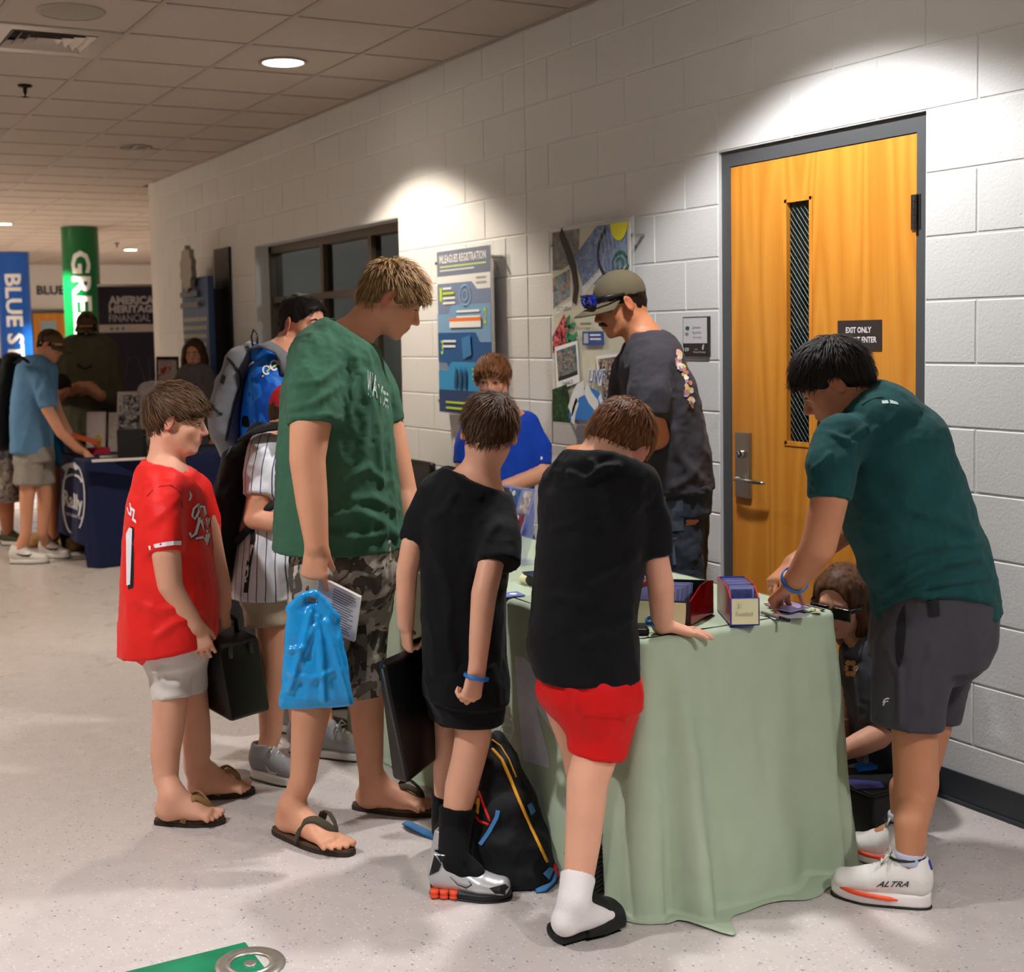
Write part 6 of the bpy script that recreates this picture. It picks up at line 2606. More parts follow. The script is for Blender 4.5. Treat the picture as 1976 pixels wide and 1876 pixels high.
so = shoe(f.e, hs, ts, (M_SILV, M_SHOE_BK, M_SHOE_BK, M_SHOE_BK), w=.046, height=.08, collar=.10, sole_t=.022, lace_mat=M_SHOE_BK)
d_, e_, u_, L_ = frame_floor(hs, ts)
for k in range(3):
    c = hs + d_ * (L_ * (.07 + .12 * k)) - e_ * .030
    MB().lathe([(.0, .004), (.013, .004), (.013, .010), (.010, .013), (.013, .016), (.013, .026), (0, .026)], c, 14).build('sole_column', M_SHOE_OR, so, smooth=True)
ts_ = bvh(so)
decal('tongue_upper', poly_grid([(838, 1640), (850, 1664), (900, 1672), (930, 1668), (960, 1700), (975, 1700), (930, 1640), (888, 1640)], 5), ts_, M_SHOE_BK, so, .004)
decal('toe_cap', poly_grid([(944, 1714), (975, 1706), (986, 1716), (982, 1726), (962, 1732)], 4), ts_, M_SHOE_BK, so, .004)
decal('heel_panel', poly_grid([(828, 1690), (838, 1650), (852, 1668), (846, 1682)], 4), ts_, M_SHOE_BK, so, .004)
decal('side_mark', stroke([(868, 1692), (884, 1708), (900, 1714), (910, 1708), (904, 1700)], [1, 2, 3, 3, 1]), ts_, M_SHOE_BK, so, .0055)
so2 = shoe(f.e, hs2, ts2, (M_SILV, M_SHOE_BK, M_SHOE_BK, M_SHOE_BK), w=.046, height=.08, collar=.10, sole_t=.022, lace_mat=M_SHOE_BK)
wb = tag(band(None, f.p(919, 1306, -.2), f.p(911, 1336, -.2) - f.p(921, 1289, -.2), .032, M_BAND), 'blue silicone wristband on the wrist of the boy in black shorts', 'wristband', 'blue wristbands')

# ------------------------------------------------------------------ boy with the red shorts leaning on the table
f = Fig('person', 'boy in black t-shirt and bright red shorts leaning on the table', (1125, 1800), 3.39, sk=SK_PALE)
RS = f
f.head(1192, 858, .236, 158, -42, 22, dd=.05, neck=(1156, 908, 40, .0))
f.limb([(1240, 960, 32, -.03), (1264, 1070, 25, -.03), (1275, 1130, 26, -.02), (1277, 1180, 23, .03), (1276, 1206, 19, .07)])
hw_ = f.p(1276, 1206, .07)
hw_[2] = .772
hand(f.body, hw_, HR * .85 + HW * .1 - HZ * .30, -HZ, .92, curl=(-12, 12, 12), thumb=(50, 10), sgn=-1, spread=15, tpalm=.2)
f.limb([(1072, 965, 32, .06), (1082, 1070, 26, .22), (1130, 1130, 21, .42), (1160, 1150, 17, .52)])
hand(f.body, f.p(1160, 1150, .52), HR * .6 + HW * .6 - HZ * .1, -HZ, .86, curl=(12, 15, 10), thumb=(40, 10), sgn=1)
leg = f.pts([(1160, 1340, 48, -.03), (1146, 1467, 42, -.04), (1133, 1510, 40, -.05), (1130, 1560, 38, -.06), (1125, 1620, 35, -.06), (1117, 1694, 29, -.065)])
hs, ts = on_z(1070, 1812, .03), on_z(1190, 1778, .03)
an = hs + _n(ts - hs) * .06 + HZ * .085
f.body.chain(leg + [(an, f.r(24))], k=.02)
f.limb([(1085, 1340, 42, .06), (1118, 1450, 34, .14), (1128, 1520, 32, .2), (1120, 1590, 24, .18)])
tee = Vol(.007)
f.torso(tee, [(1136, 896, 1208, 908, .06), (1092, 908, 1240, 918, .10), (1060, 936, 1261, 940, .135), (1043, 985, 1256, 990, .15), (1036, 1090, 1240, 1090, .145), (1026, 1190, 1226, 1190, .14), (1020, 1245, 1230, 1245, .14), (1031, 1303, 1233, 1307, .14)])
tee.plane(f.p(1168, 893, .01), _n(.25 * HR + 1.0 * HZ + .35 * HW))
f.limb([(1232, 945, 40, -.02), (1256, 1005, 37, -.035), (1262, 1074, 33, -.03)], tee, k=.03, flat1=True)
f.limb([(1078, 945, 38, .03), (1076, 1010, 36, .12), (1085, 1060, 33, .2)], tee, k=.03, flat1=True)
f.cloth('tshirt', tee, M_CLOTH_BLACK, (.004, (12, 12, 7), .001, 40), 31, [([(1100, 915), (1130, 925), (1165, 905), (1190, 900)], .008, 9), ([(1140, 890), (1150, 905), (1175, 900)], .006, 6), ([(1090, 940), (1130, 930), (1150, 915)], .005, 8), ([(1150, 1130), (1190, 1110), (1225, 1070)], .006, 11), ([(1040, 1160), (1090, 1150), (1130, 1165)], .005, 12), ([(1070, 1020), (1110, 1010), (1150, 1020)], .004, 10), ([(1210, 1000), (1235, 970), (1255, 960)], .005, 8), ([(1130, 1240), (1180, 1220), (1215, 1190)], .005, 10)])
M_REDS = cloth_mat('red_shorts', (206, 12, 10), rough=.6, bump=.0003)
shorts = Vol(.007)
f.torso(shorts, [(1044, 1288, 1224, 1292, .12), (1046, 1322, 1229, 1326, .134), (1064, 1352, 1228, 1354, .132)], body=.8)
f.limb([(1166, 1340, 62, -.03), (1160, 1400, 59, -.03), (1151, 1460, 53, -.03)], shorts, k=.05, flat1=True)
f.limb([(1085, 1335, 42, .06), (1112, 1392, 34, .12)], shorts, k=.05, flat1=True)
f.cloth('athletic_shorts', shorts, M_REDS, (.004, (14, 14, 7), .001, 40), 33, [([(1095, 1325), (1110, 1335), (1112, 1360)], .006, 7), ([(1205, 1390), (1212, 1370), (1220, 1350)], .005, 6)])
f.finish()
hair(f.e, f.H, M_HAIR_AUBURN, thick=.04, fringe=.05, nape=-.36, n_lock=2600, ln=.11, wid=.011, lift=.02, seed=15, crown=(0, -.2, .44), spike=.04, top=.03)
M_SOCK_W = cloth_mat('white_sock', (220, 214, 212), rough=.9, bump=.001, bscale=200)
sk_ = Vol(.006)
sk_.chain(f.pts([(1116, 1688, 35, -.065)]) + [(an, f.r(30)), (hs + _n(ts - hs) * .035 + HZ * .04, .033)], k=.015, flat0=True)
sk_.chain([(hs + _n(ts - hs) * .03 + HZ * .034, .031), (hs + _n(ts - hs) * .11 + HZ * .034, .031), (hs + _n(ts - hs) * .165 + HZ * .022, .020)], k=.02)
sk_.cone(an, hs + _n(ts - hs) * .09 + HZ * .045, f.r(25), .028, .02)
V, F_ = sk_.mesh(2)
so_ = mesh_obj('sock', V, F_, M_SOCK_W, f.e, smooth=True)
M_SLIDE = mat('black_foam', (14, 14, 15), rough=.65, bump=.0006, bscale=90)


def slide(parent, heel, toe, up, w=.052):
    """open-backed foam slide sandal with a thick sole and a broad strap"""
    heel, toe = np.asarray(heel, float), np.asarray(toe, float)
    d = _n(toe - heel)
    L = np.linalg.norm(toe - heel)
    up = _n(np.asarray(up) - d * (np.asarray(up) @ d))
    e = np.cross(up, d)
    q = lambda y, x, z: heel + d * y * L + e * x + up * z
    v = Vol(.005)
    v.loft([(q(.14, 0, .022), e * w * .80, up * .022), (q(.45, 0, .020), e * w * .80, up * .02), (q(.70, 0, .022), e * w * 1.0, up * .022), (q(.86, 0, .024), e * w * .88, up * .02)], k=.02, n=2.6)
    v.ell(q(.12, 0, .05), (L * .10, w * .62, .03), np.array([d, e, up]), k=.006, op='s')
    v.plane(heel, -up)
    V, F_ = v.mesh(1)
    s = mesh_obj('slide_sandal', V, F_, M_SLIDE, parent, smooth=True)
    v = Vol(.005)
    v.loft([(q(.38, 0, .040), e * w * 1.04, up * .066), (q(.62, 0, .036), e * w * 1.12, up * .056), (q(.90, 0, .032), e * w * .96, up * .036)], k=.01, flat0=True, flat1=True, n=2.5)
    v.loft([(q(.34, 0, .036), e * w * .84, up * .052), (q(.62, 0, .034), e * w * .92, up * .042), (q(.97, 0, .030), e * w * .74, up * .022)], k=.004, n=2.5, op='s')
    v.plane(q(0, 0, .012), -up)
    V, F_ = v.mesh(1)
    mesh_obj('strap', V, F_, M_SLIDE, s, smooth=True)
    tr = MB()
    for k in range(16):
        y = .14 + .046 * k
        ww = w * (.6 if y < .4 else .72)
        tr.box((-.004, -ww, -.004), (.004, ww, .002), np.vstack([np.column_stack([d, e, up, q(y, 0, 0)]), [0, 0, 0, 1]]))
    tr.build('tread', M_SLIDE, s)
    return s


slide(f.e, on_z(1056, 1822), on_z(1203, 1780), HZ, w=.054)
# the other foot stands on its toes, sole towards the viewer
tp, hp = on_z(1180, 1746), P(1122, 1584, 3.50)
tp = tp + HZ * .004
s2 = slide(f.e, hp, tp, -(-HW * .75 + HR * .35 + HZ * .2), w=.05)
fb_ = Vol(.007)
fb_.chain([(P(1132, 1582, 3.53), .028), (hp + (tp - hp) * .2 + HW * .045, .030), (hp + (tp - hp) * .8 + HW * .04, .028)], k=.02)
V, F_ = fb_.mesh(1)
mesh_obj('sock', V, F_, M_SOCK_W, f.e, smooth=True)
tag(band(None, hw_ + HZ * .012 - HR * .006, HR * .2 - HZ + HW * .1, .034, M_BAND), 'blue silicone wristband on the wrist resting on the green tablecloth', 'wristband', 'blue wristbands')


def d_at(x, y, X):
    return depth(on_x(x, y, X))


# ------------------------------------------------------------------ man in the teal tee bending over the table end
f = Fig('person', 'dark-haired man in teal t-shirt and grey shorts bending over the table end', (1720, 1730), 3.68, sk=SK_OLIVE)
TM = f
f.head(1608, 741, .243, -108, -32, 0, neck=(1668, 785, 44, 0))
f.limb([(1618, 868, 36, -.17), (1600, 966, 35, -.22), (1579, 1055, 34, -.2), (1553, 1095, 27, -.14), (1529, 1126, 20, -.06)])
hand(f.body, f.p(1529, 1126, -.06), f.p(1503, 1150, .01) - f.p(1529, 1126, -.06), -HZ + HR * .3, 1.0, curl=((35, 30, 38, 45), (45, 45, 50, 50), (30, 30, 30, 30)), thumb=(30, 20), sgn=1, spread=3, tpalm=.7)
f.limb([(1688, 862, 34, .17), (1655, 1008, 27, .22), (1592, 1053, 23, .22), (1530, 1088, 18, .2)])
hand(f.body, f.p(1532, 1087, .2), f.p(1494, 1122, .16) - f.p(1532, 1087, .2), -HZ + HR * .5, 1.0, curl=(35, 45, 30), thumb=(30, 20), sgn=-1, tpalm=.7)
hs, ts = on_z(1795, 1752), on_z(1606, 1722)
an = hs + _n(ts - hs) * .05 + HZ * .105
f.body.chain(f.pts([(1765, 1280, 50, -.08), (1765, 1415, 43, -.1), (1766, 1460, 42, -.1), (1768, 1510, 42, -.12), (1763, 1556, 36, -.14)]) + [(an + HZ * .12, f.r(30)), (an + HZ * .05, f.r(26)), (an, f.r(25)), (hs + _n(ts - hs) * .12 + HZ * .06, .032)], k=.02)
hs2, ts2 = on_z(1778, 1672), on_z(1640, 1652)
an2 = hs2 + _n(ts2 - hs2) * .05 + HZ * .105
f.body.chain(f.pts([(1825, 1280, 46, .09), (1790, 1420, 38, .12), (1772, 1500, 34, .12)]) + [(an2 + HZ * .12, f.r(27)), (an2 + HZ * .05, f.r(24)), (an2, f.r(24)), (hs2 + _n(ts2 - hs2) * .12 + HZ * .06, .03)], k=.02)
M_TEALTEE = cloth_mat('teal_heather', (22, 68, 68), rough=.9, bump=.0007, var=.12)
tee = Vol(.0075)
f.torso(tee, [(1640, 802, 1712, 768, .10), (1592, 848, 1772, 803, .19), (1602, 905, 1822, 852, .215), (1624, 968, 1846, 922, .21), (1641, 1030, 1869, 986, .2), (1664, 1088, 1894, 1052, .195), (1686, 1140, 1908, 1108, .19), (1689, 1186, 1918, 1184, .19)])
tee.cone(f.p(1676, 776), f.p(1606, 748), f.r(46), f.r(80), .008, 's')
f.limb([(1622, 850, 50, -.15), (1604, 900, 47, -.2), (1600, 966, 39, -.22)], tee, k=.03, flat1=True)
f.limb([(1690, 850, 46, .15), (1680, 930, 42, .2), (1668, 985, 36, .22)], tee, k=.03, flat1=True)
tee.ell(f.p(1802, 1198, -.2), (.18, .14, .048), np.array([HR, HW, HZ]), k=.03, op='s')
tee_o = f.cloth('tshirt', tee, M_TEALTEE, (.0035, (12, 12, 9), .0014, 45), 41, [([(1690, 1178), (1740, 1150), (1790, 1128), (1850, 1120), (1908, 1112)], .012, 9), ([(1705, 1150), (1760, 1110), (1820, 1085), (1890, 1075)], .012, 11), ([(1720, 1080), (1780, 1055), (1850, 1050), (1895, 1050)], .009, 10), ([(1700, 1010), (1760, 985), (1830, 1000), (1880, 1030)], .006, 12), ([(1640, 862), (1670, 845), (1692, 828)], .006, 7), ([(1630, 850), (1655, 838), (1670, 825)], .005, 6), ([(1570, 905), (1590, 890), (1600, 876)], .005, 6), ([(1600, 835), (1625, 845), (1645, 856)], .005, 5), ([(1780, 1150), (1850, 1145), (1912, 1160)], .007, 9), ([(1710, 1170), (1760, 1150), (1800, 1150)], .006, 6)])
tree = bvh(tee_o)
decal('collar_rib', stroke([(1661, 779), (1676, 770), (1690, 765), (1704, 764)], 5), tree, cloth_mat('teal_rib', (20, 60, 58)), tee_o, .003)
decal('neck_print', join_polys(poly_grid([(1701, 773), (1713, 772), (1715, 778), (1703, 779)], 2), poly_grid([(1717, 771), (1732, 776), (1734, 781), (1718, 778)], 2)), tree, mat('pale_print', (180, 200, 196), rough=.8), tee_o, .003)
M_GSHORT = cloth_mat('charcoal_stretch', (62, 60, 66), rough=.75, bump=.0003)
shorts = Vol(.0075)
f.torso(shorts, [(1706, 1100, 1894, 1100, .165), (1692, 1150, 1912, 1160, .18), (1689, 1220, 1907, 1215, .188), (1687, 1275, 1892, 1272, .18)], body=.8)
f.limb([(1764, 1265, 74, -.08), (1756, 1340, 70, -.1), (1751, 1403, 66, -.1)], shorts, k=.025, flat1=True)
f.limb([(1828, 1265, 58, .09), (1815, 1394, 36, .1)], shorts, k=.025, flat1=True)
sho = f.cloth('shorts', shorts, M_GSHORT, (.004, (12, 12, 5), .001, 40), 44, [([(1735, 1290), (1737, 1340), (1736, 1390)], .006, 7), ([(1780, 1370), (1785, 1300), (1800, 1250)], .006, 10), ([(1700, 1230), (1720, 1280), (1735, 1292)], .004, 7)])
tree = bvh(sho)
decal('pocket_opening', poly_grid([(1746, 1166), (1741, 1172), (1732, 1200), (1728, 1240), (1732, 1280), (1736, 1290), (1744, 1260), (1748, 1210)], 4), tree, mat('dark_pocket_fabric', (16, 16, 18), rough=.9), sho, .003)  # near-black patch marks the pocket opening
decal('back_tab', poly_grid([(1790, 1146), (1811, 1146), (1814, 1188), (1794, 1189)], 3), tree, mat('black_webbing', (14, 14, 15), rough=.8), sho, .006)
M_PR_W = mat('white_print', (232, 232, 230))
decal('leg_emblem', join_polys(stroke([(1704, 1357), (1706, 1351), (1711, 1348), (1716, 1348)], 2.6), stroke([(1704, 1362), (1708, 1354), (1714, 1353)], 2.4)), tree, M_PR_W, sho, .003)
f.finish()
hair(f.e, f.H, M_HAIR_DARK, thick=.065, fringe=.06, nape=-.27, n_lock=2200, ln=.12, wid=.012, lift=.02, spike=.08, seed=25, crown=(0, -.25, .42), top=.03)
eyes(f.H, f.e, -.3)
M_SHOE_W = mat('white_mesh', (222, 218, 212), rough=.75, bump=.0006, bscale=300)
M_SHOE_SOLE = mat('white_foam', (228, 220, 216), rough=.6)
M_LACE = mat('pale_lace', (214, 210, 198), rough=.85)
for i, (h_, t_) in enumerate(((hs, ts), (hs2, ts2))):
    so = shoe(f.e, h_, t_, (M_SHOE_W, M_SHOE_SOLE, M_LACE, M_SHOE_BK), w=.052, height=.088, collar=.10, sole_t=.034, toe_up=.014, lace_mat=M_LACE)
    d_, e_, u_, L_ = frame_floor(h_, t_)
    for s in (-1, 1):
        pts = [h_ + d_ * (L_ * (.30 + .68 * k / 8)) + e_ * s * (.0555 * (1 if k < 5 else (1 - ((k - 4) / 4.4) ** 2.2))) + u_ * (.030 + .006 * (k / 8) ** 2) for k in range(9)]
        MB().tube(pts, [.002] + [.0065] * 7 + [.003], 6).build('orange_stripe', M_SHOE_OR, so, smooth=True)
    ank = h_ + d_ * .052 + u_ * .105
    v = Vol(.005)
    v.chain([(ank + u_ * .046, .0405), (ank + u_ * .01, .041)], k=.01, flat0=True, flat1=True)
    V, F_ = v.mesh(1)
    mesh_obj('sock', V, F_, cloth_mat('pale_blue_sock', (176, 180, 200)), f.e, smooth=True)
    MB().tube([ank + u_ * (.028 + .006 * math.cos(k * math.pi / 8)) + d_ * (.006 - .044 * math.cos(k * math.pi / 8)) + e_ * .039 * math.sin(k * math.pi / 8) for k in range(17)], .0045, 6, cap=False).build('collar_binding', M_SHOE_BK, so, smooth=True)
    MB().tube([ank + u_ * .024 - d_ * .040, ank + u_ * .0 - d_ * .044], [.011, .014], 8).build('heel_tab', mat('blue_heel', (30, 50, 150), rough=.6), so, smooth=True)
    if i == 0:
        decal('shoe_lettering', xf(text_box('ALTRA', 1, 1, bold=.02, shear=.3), (1690, 1712), (62, 0), (4, -11)), bvh(so), mat('dark_print', (50, 50, 52)), so, .003)
tag(band(None, f.p(1534, 1119, -.07), f.p(1503, 1150, .01) - f.p(1553, 1095, -.14), .037, M_BAND, w=.0075), 'blue silicone wristband on the arm of the man bending over the table', 'wristband', 'blue wristbands')

# ------------------------------------------------------------------ man with cap and moustache behind the table
D8 = d_at(1290, 1000, 3.02)
f = Fig('person', 'man with moustache, olive cap and charcoal t-shirt standing behind the table', tuple(P(1320, 1000, D8)), D8, sk=SK_TAN)
CM = f
f.head(1194, 588, .238, -78, -17, 0, neck=(1240, 648, 35, 0))
f.limb([(1258, 735, 28, -.16), (1254, 806, 28, -.2), (1266, 842, 26, -.18), (1205, 862, 22, -.24), (1142, 868, 19, -.28)])
hand(f.body, f.p(1146, 868, -.28), f.p(1108, 872, -.28) - f.p(1146, 868, -.28), -HZ + HW * .5, 1.0, curl=(50, 60, 40), thumb=(30, 20), sgn=-1, tpalm=.6)
f.limb([(1215, 735, 30, .16), (1190, 820, 27, .2), (1150, 870, 21, .1)])
z0 = P(1320, 1000, D8)
feet = [np.array([z0[0], z0[1] - .1, 0]), np.array([z0[0] + .02, z0[1] + .14, 0])]
f.body.chain(f.pts([(1315, 970, 42, -.08), (1318, 1120, 30, -.09)]) + [(feet[0] + HZ * .1, .04)], k=.02)
f.body.chain(f.pts([(1325, 970, 42, .08), (1325, 1120, 30, .09)]) + [(feet[1] + HZ * .1, .04)], k=.02)
M_CHAR = cloth_mat('charcoal_cotton', (56, 54, 60), rough=.92)
tee = Vol(.008)
f.torso(tee, [(1216, 645, 1278, 640, .10), (1200, 695, 1316, 694, .19), (1200, 760, 1342, 755, .2), (1198, 830, 1357, 828, .19), (1215, 890, 1367, 880, .18), (1238, 952, 1374, 942, .18)])
tee.plane(f.p(1240, 641), up_n(-14, 72))
f.limb([(1258, 712, 40, -.15), (1253, 760, 43, -.19), (1250, 808, 38, -.21)], tee, k=.03, flat1=True)
f.limb([(1222, 712, 38, .15), (1210, 770, 38, .2), (1205, 800, 34, .21)], tee, k=.03, flat1=True)
tee_o = f.cloth('tshirt', tee, M_CHAR, (.005, (14, 14, 6), .0016, 40), 51, [([(1300, 830), (1310, 880), (1350, 925)], .008, 10), ([(1345, 900), (1330, 925), (1300, 940)], .006, 8)])
tree = bvh(tee_o)
cols = [(206, 160, 150), (206, 190, 92), (214, 210, 196), (150, 120, 150), (180, 120, 100)]
rgd = random.Random(5)
for i in range(26):
    tt = i / 25
    cx_, cy_ = 1306 + 34 * tt + rgd.uniform(-6, 8), 676 + 112 * tt + rgd.uniform(-5, 5)
    r_ = rgd.uniform(3, 6.5)
    q = [(cx_ + r_ * math.cos(a) * rgd.uniform(.6, 1.2), cy_ + r_ * 1.3 * math.sin(a) * rgd.uniform(.6, 1.2)) for a in [k * math.pi / 4 for k in range(8)]]
    c_ = cols[i % 5]
    decal('back_print', poly_grid(q, 2), tree, mat('tee_ink_%d' % (i % 5), c_, rough=.9), tee_o, .003 + .0004 * (i % 5))
M_DENIM = cloth_mat('dark_denim', (44, 50, 62), rough=.85, bump=.0008, var=.2)
jn = Vol(.008)
f.torso(jn, [(1262, 930, 1368, 932, .17), (1266, 985, 1364, 990, .17)], body=.8)
jn.chain(f.pts([(1312, 980, 45, -.07), (1318, 1115, 38, -.09)]) + [(feet[0] + HZ * .05, .075)], k=.02, flat1=True)
jn.chain(f.pts([(1320, 980, 45, .08), (1322, 1115, 38, .09)]) + [(feet[1] + HZ * .05, .075)], k=.02, flat1=True)
jo = f.cloth('jeans', jn, M_DENIM, (.006, (14, 14, 12), .002, 40), 52)
tree = bvh(jo)
decal('pocket', poly_grid([(1284, 968), (1318, 966), (1320, 1024), (1286, 1026)], 3), tree, cloth_mat('denim_pocket', (66, 74, 88)), jo, .004)
decal('stitching', join_polys(stroke([(1282, 1030), (1300, 1040), (1324, 1036)], 3), stroke([(1298, 1050), (1302, 1090)], 6)), tree, cloth_mat('denim_fade', (92, 100, 112)), jo, .004)
f.finish()
hair(f.e, f.H, M_HAIR_DARK, thick=.012, fringe=0, nape=-.27, n_lock=500, ln=.05, wid=.010, seed=26, under=.2)
eyes(f.H, f.e, -.25)
mo = MB()
for s in (-1, 1):
    mo.tube([f.H.p(0, .372, -.195), f.H.p(s * .05, .366, -.205), f.H.p(s * .10, .33, -.235), f.H.p(s * .118, .30, -.262)], [.030 * f.H.hh, .036 * f.H.hh, .03 * f.H.hh, .012 * f.H.hh], 8)
mo.build('moustache', M_BROW_D, f.e, smooth=True)
feet_mat = (M_SHOE_BK, M_SHOE_BK, M_SHOE_BK, M_SHOE_BK)
for q in feet:
    shoe(f.e, q + HR * .05, q - HR * .22, feet_mat, laces=False)


def cap(H, mt, label, brim_mat=None, brim=.42, h=.0055):
    """baseball-style cap as a thing of its own"""
    base = H.p(0, 0, .3)
    e = empty('cap', base, label, 'cap')
    v = Vol(h)
    H.ell(v, (0, -.06, .155), (.352, .432, .385), .03)
    H.ell(v, (0, -.06, .14), (.318, .398, .352), .02, 's')
    v.plane(H.p(0, 0, .125), -H.A[2] + H.A[1] * .16)
    V, F_ = v.mesh(1)
    mesh_obj('crown', V, F_, mt, e, smooth=True)
    V, F_ = [], []
    n, m = 16, 6
    for i in range(n + 1):
        a = math.radians(-78 + 156 * i / n)
        for j in range(m + 1):
            t = j / m
            r = 1 + t * brim / .42 * math.cos(a) ** .7 if math.cos(a) > 0 else 1
            x, y = .335 * math.sin(a) * (1 + t * .12), .355 * math.cos(a) + t * brim * math.cos(a) ** .6
            z = .155 - .10 * t - .35 * x * x - .02
            V.append(H.p(x, y, z))
    k = m + 1
    for i in range(n):
        for j in range(m):
            F_.append((i * k + j, (i + 1) * k + j, (i + 1) * k + j + 1, i * k + j + 1))
    nv = len(V)
    V += [v_ - H.A[2] * .004 for v_ in V]
    F_ += [tuple(nv + q for q in g[::-1]) for g in F_]
    for i in range(n):
        F_.append((i * k + m, (i + 1) * k + m, nv + (i + 1) * k + m, nv + i * k + m))
    mesh_obj('brim', V, F_, brim_mat or mt, e, smooth=True)
    MB().tube([H.p(0, -.06, .53), H.p(0, -.06, .545)], [.02 * H.hh, .012 * H.hh], 8).build('button', mt, e)
    return e


M_OLIVE = cloth_mat('olive_cap', (86, 78, 60), rough=.9)
cap(f.H, M_OLIVE, 'olive five-panel cap on the man with the moustache', brim=.40)
H = f.H
sg = empty('sunglasses', H.p(0, .5, .2), 'black sunglasses with blue mirrored lenses resting on the olive cap brim', 'sunglasses')
M_BLUELENS = mat('blue_mirror_lens', (16, 60, 220), rough=.08, metal=.8, coat=.5)
for s in (-1, 1):
    v = Vol(.004)
    H.ell(v, (s * .16, .46, .20), (.165, .06, .115), .02)
    V, F_ = v.mesh(1)
    mesh_obj('lens', V, F_, M_BLUELENS, sg, smooth=True)
    MB().tube([H.p(s * .285, .40, .20), H.p(s * .345, .25, .19), H.p(s * .36, -.02, .16)], [.045 * H.hh, .036 * H.hh, .02 * H.hh], 8, flat=(H.A[0], .4)).build('temple', M_BLACK, sg, smooth=True)
    MB().tube([H.p(s * .01, .51, .22), H.p(s * .16, .51, .315), H.p(s * .33, .43, .22), H.p(s * .24, .48, .10), H.p(s * .03, .52, .14)], .012 * H.hh, 6).build('rim', M_BLACK, sg, smooth=True)

# ------------------------------------------------------------------ boy in blue behind the table
D7 = d_at(970, 850, 2.98)
f = Fig('person', 'boy in royal blue t-shirt with brown fringe facing out behind the table', tuple(P(970, 850, D7)), D7, sk=SK_FAIR)
f.head(950, 734, .215, -12, -8, 0, neck=(958, 798, 26, 0))
f.limb([(1022, 842, 24, 0), (1042, 900, 20, -.02), (1046, 914, 18, -.04), (1000, 932, 16, -.12), (962, 944, 13, -.16)])
hand(f.body, f.p(964, 944, -.16), -HR - HZ * .15, HW - HZ * .4, .84, curl=(40, 50, 40), thumb=(30, 20), sgn=1)
f.limb([(912, 842, 24, 0), (898, 900, 20, -.02), (900, 935, 17, -.05), (935, 952, 14, -.15)])
z0 = P(970, 850, D7)
for k in (-1, 1):
    f.body.chain([(P(970, 1000, D7) + HR * .07 * k, .07), (np.array([z0[0], z0[1], .45]) + HR * .08 * k, .05), (np.array([z0[0], z0[1], .06]) + HR * .09 * k, .038)], k=.02)
    shoe(f.e, np.array([z0[0], z0[1], 0]) + HR * .09 * k + HW * .05, np.array([z0[0], z0[1], 0]) + HR * .1 * k - HW * .17, (M_SHOE_W, M_SHOE_SOLE, M_LACE, M_SHOE_BK), laces=False, h=.008)
M_ROYAL = cloth_mat('royal_blue_knit', (14, 62, 168), rough=.75)
tee = Vol(.008)
f.torso(tee, [(925, 790, 992, 790, .06), (896, 815, 1034, 815, .10), (892, 880, 1034, 880, .12), (896, 960, 1030, 960, .125), (898, 1040, 1028, 1040, .125)])
tee.plane(f.p(958, 799), HZ - HW * .3)
f.limb([(1012, 828, 27, 0), (1036, 865, 27, 0), (1041, 900, 24, -.01)], tee, k=.03, flat1=True)
f.limb([(918, 828, 27, 0), (902, 865, 25, 0), (899, 897, 23, -.01)], tee, k=.03, flat1=True)
to = f.cloth('tshirt', tee, M_ROYAL, (.004, (14, 14, 6), .001, 40), 61)
decal('sleeve_mark', poly_grid([(1043, 881), (1047, 881), (1047, 887), (1043, 887)], 1), bvh(to), M_WHITE, to, .003)
sh = Vol(.009)
sh.loft([(P(970, 1010, D7), HR * .14, HW * .12), (P(970, 1080, D7), HR * .15, HW * .13)], k=.02)
for k in (-1, 1):
    sh.chain([(P(970, 1070, D7) + HR * .08 * k, .09), (np.array([z0[0], z0[1], .5]) + HR * .085 * k, .085)], k=.02, flat1=True)
f.cloth('shorts', sh, M_ROYAL, None)
f.finish()
hair(f.e, f.H, M_HAIR_AUBURN, thick=.07, fringe=.05, nape=-.3, n_lock=1100, ln=.2, wid=.02, lift=.0, seed=31, crown=(0, -.15, .46), fwd=.2, h=.006, jit=.3)
eyes(f.H, f.e, .1, M_BROW_L)

# ------------------------------------------------------------------ woman with sunglasses sitting low behind the table end
D10 = d_at(1640, 1160, 3.06)
f = Fig('person', 'woman with brown hair and black sunglasses sitting low behind the table', tuple(P(1680, 1160, D10)), D10, sk=SK_PALE)
f.head(1622, 1160, .228, -38, -12, -6, neck=(1668, 1230, 34, 0.06), fem=True)
z0 = P(1690, 1300, D10)
f.limb([(1705, 1290, 34, -.06), (1716, 1392, 27, -.1), (1712, 1412, 26, -.12), (1660, 1436, 23, -.14), (1622, 1452, 17, -.14)])
hand(f.body, f.p(1624, 1451, -.14), -HR - HZ * .2, -HZ, .92, curl=(20, 25, 20), sgn=1)
f.limb([(1640, 1300, 32, .16), (1630, 1400, 25, .18), (1620, 1450, 18, .0)])
f.body.chain([(P(1715, 1450, D10 + .08), .09), (P(1680, 1490, D10 + .06), .07), (P(1712, 1500, D10 + .12), .05)], k=.02)
f.body.chain([(P(1725, 1450, D10 + .16), .09), (P(1720, 1485, D10 + .10), .07), (P(1752, 1490, D10 + .1), .05)], k=.02)
tee = Vol(.008)
f.torso(tee, [(1640, 1236, 1712, 1228, .08), (1630, 1268, 1745, 1260, .17), (1634, 1320, 1755, 1315, .17), (1650, 1400, 1765, 1400, .16), (1655, 1470, 1775, 1470, .17)])
tee.plane(f.p(1672, 1236, .02), up_n(-20, 60) - HW * .3)
f.limb([(1690, 1262, 40, -.06), (1702, 1320, 40, -.09), (1708, 1385, 36, -.1)], tee, k=.03, flat1=True)
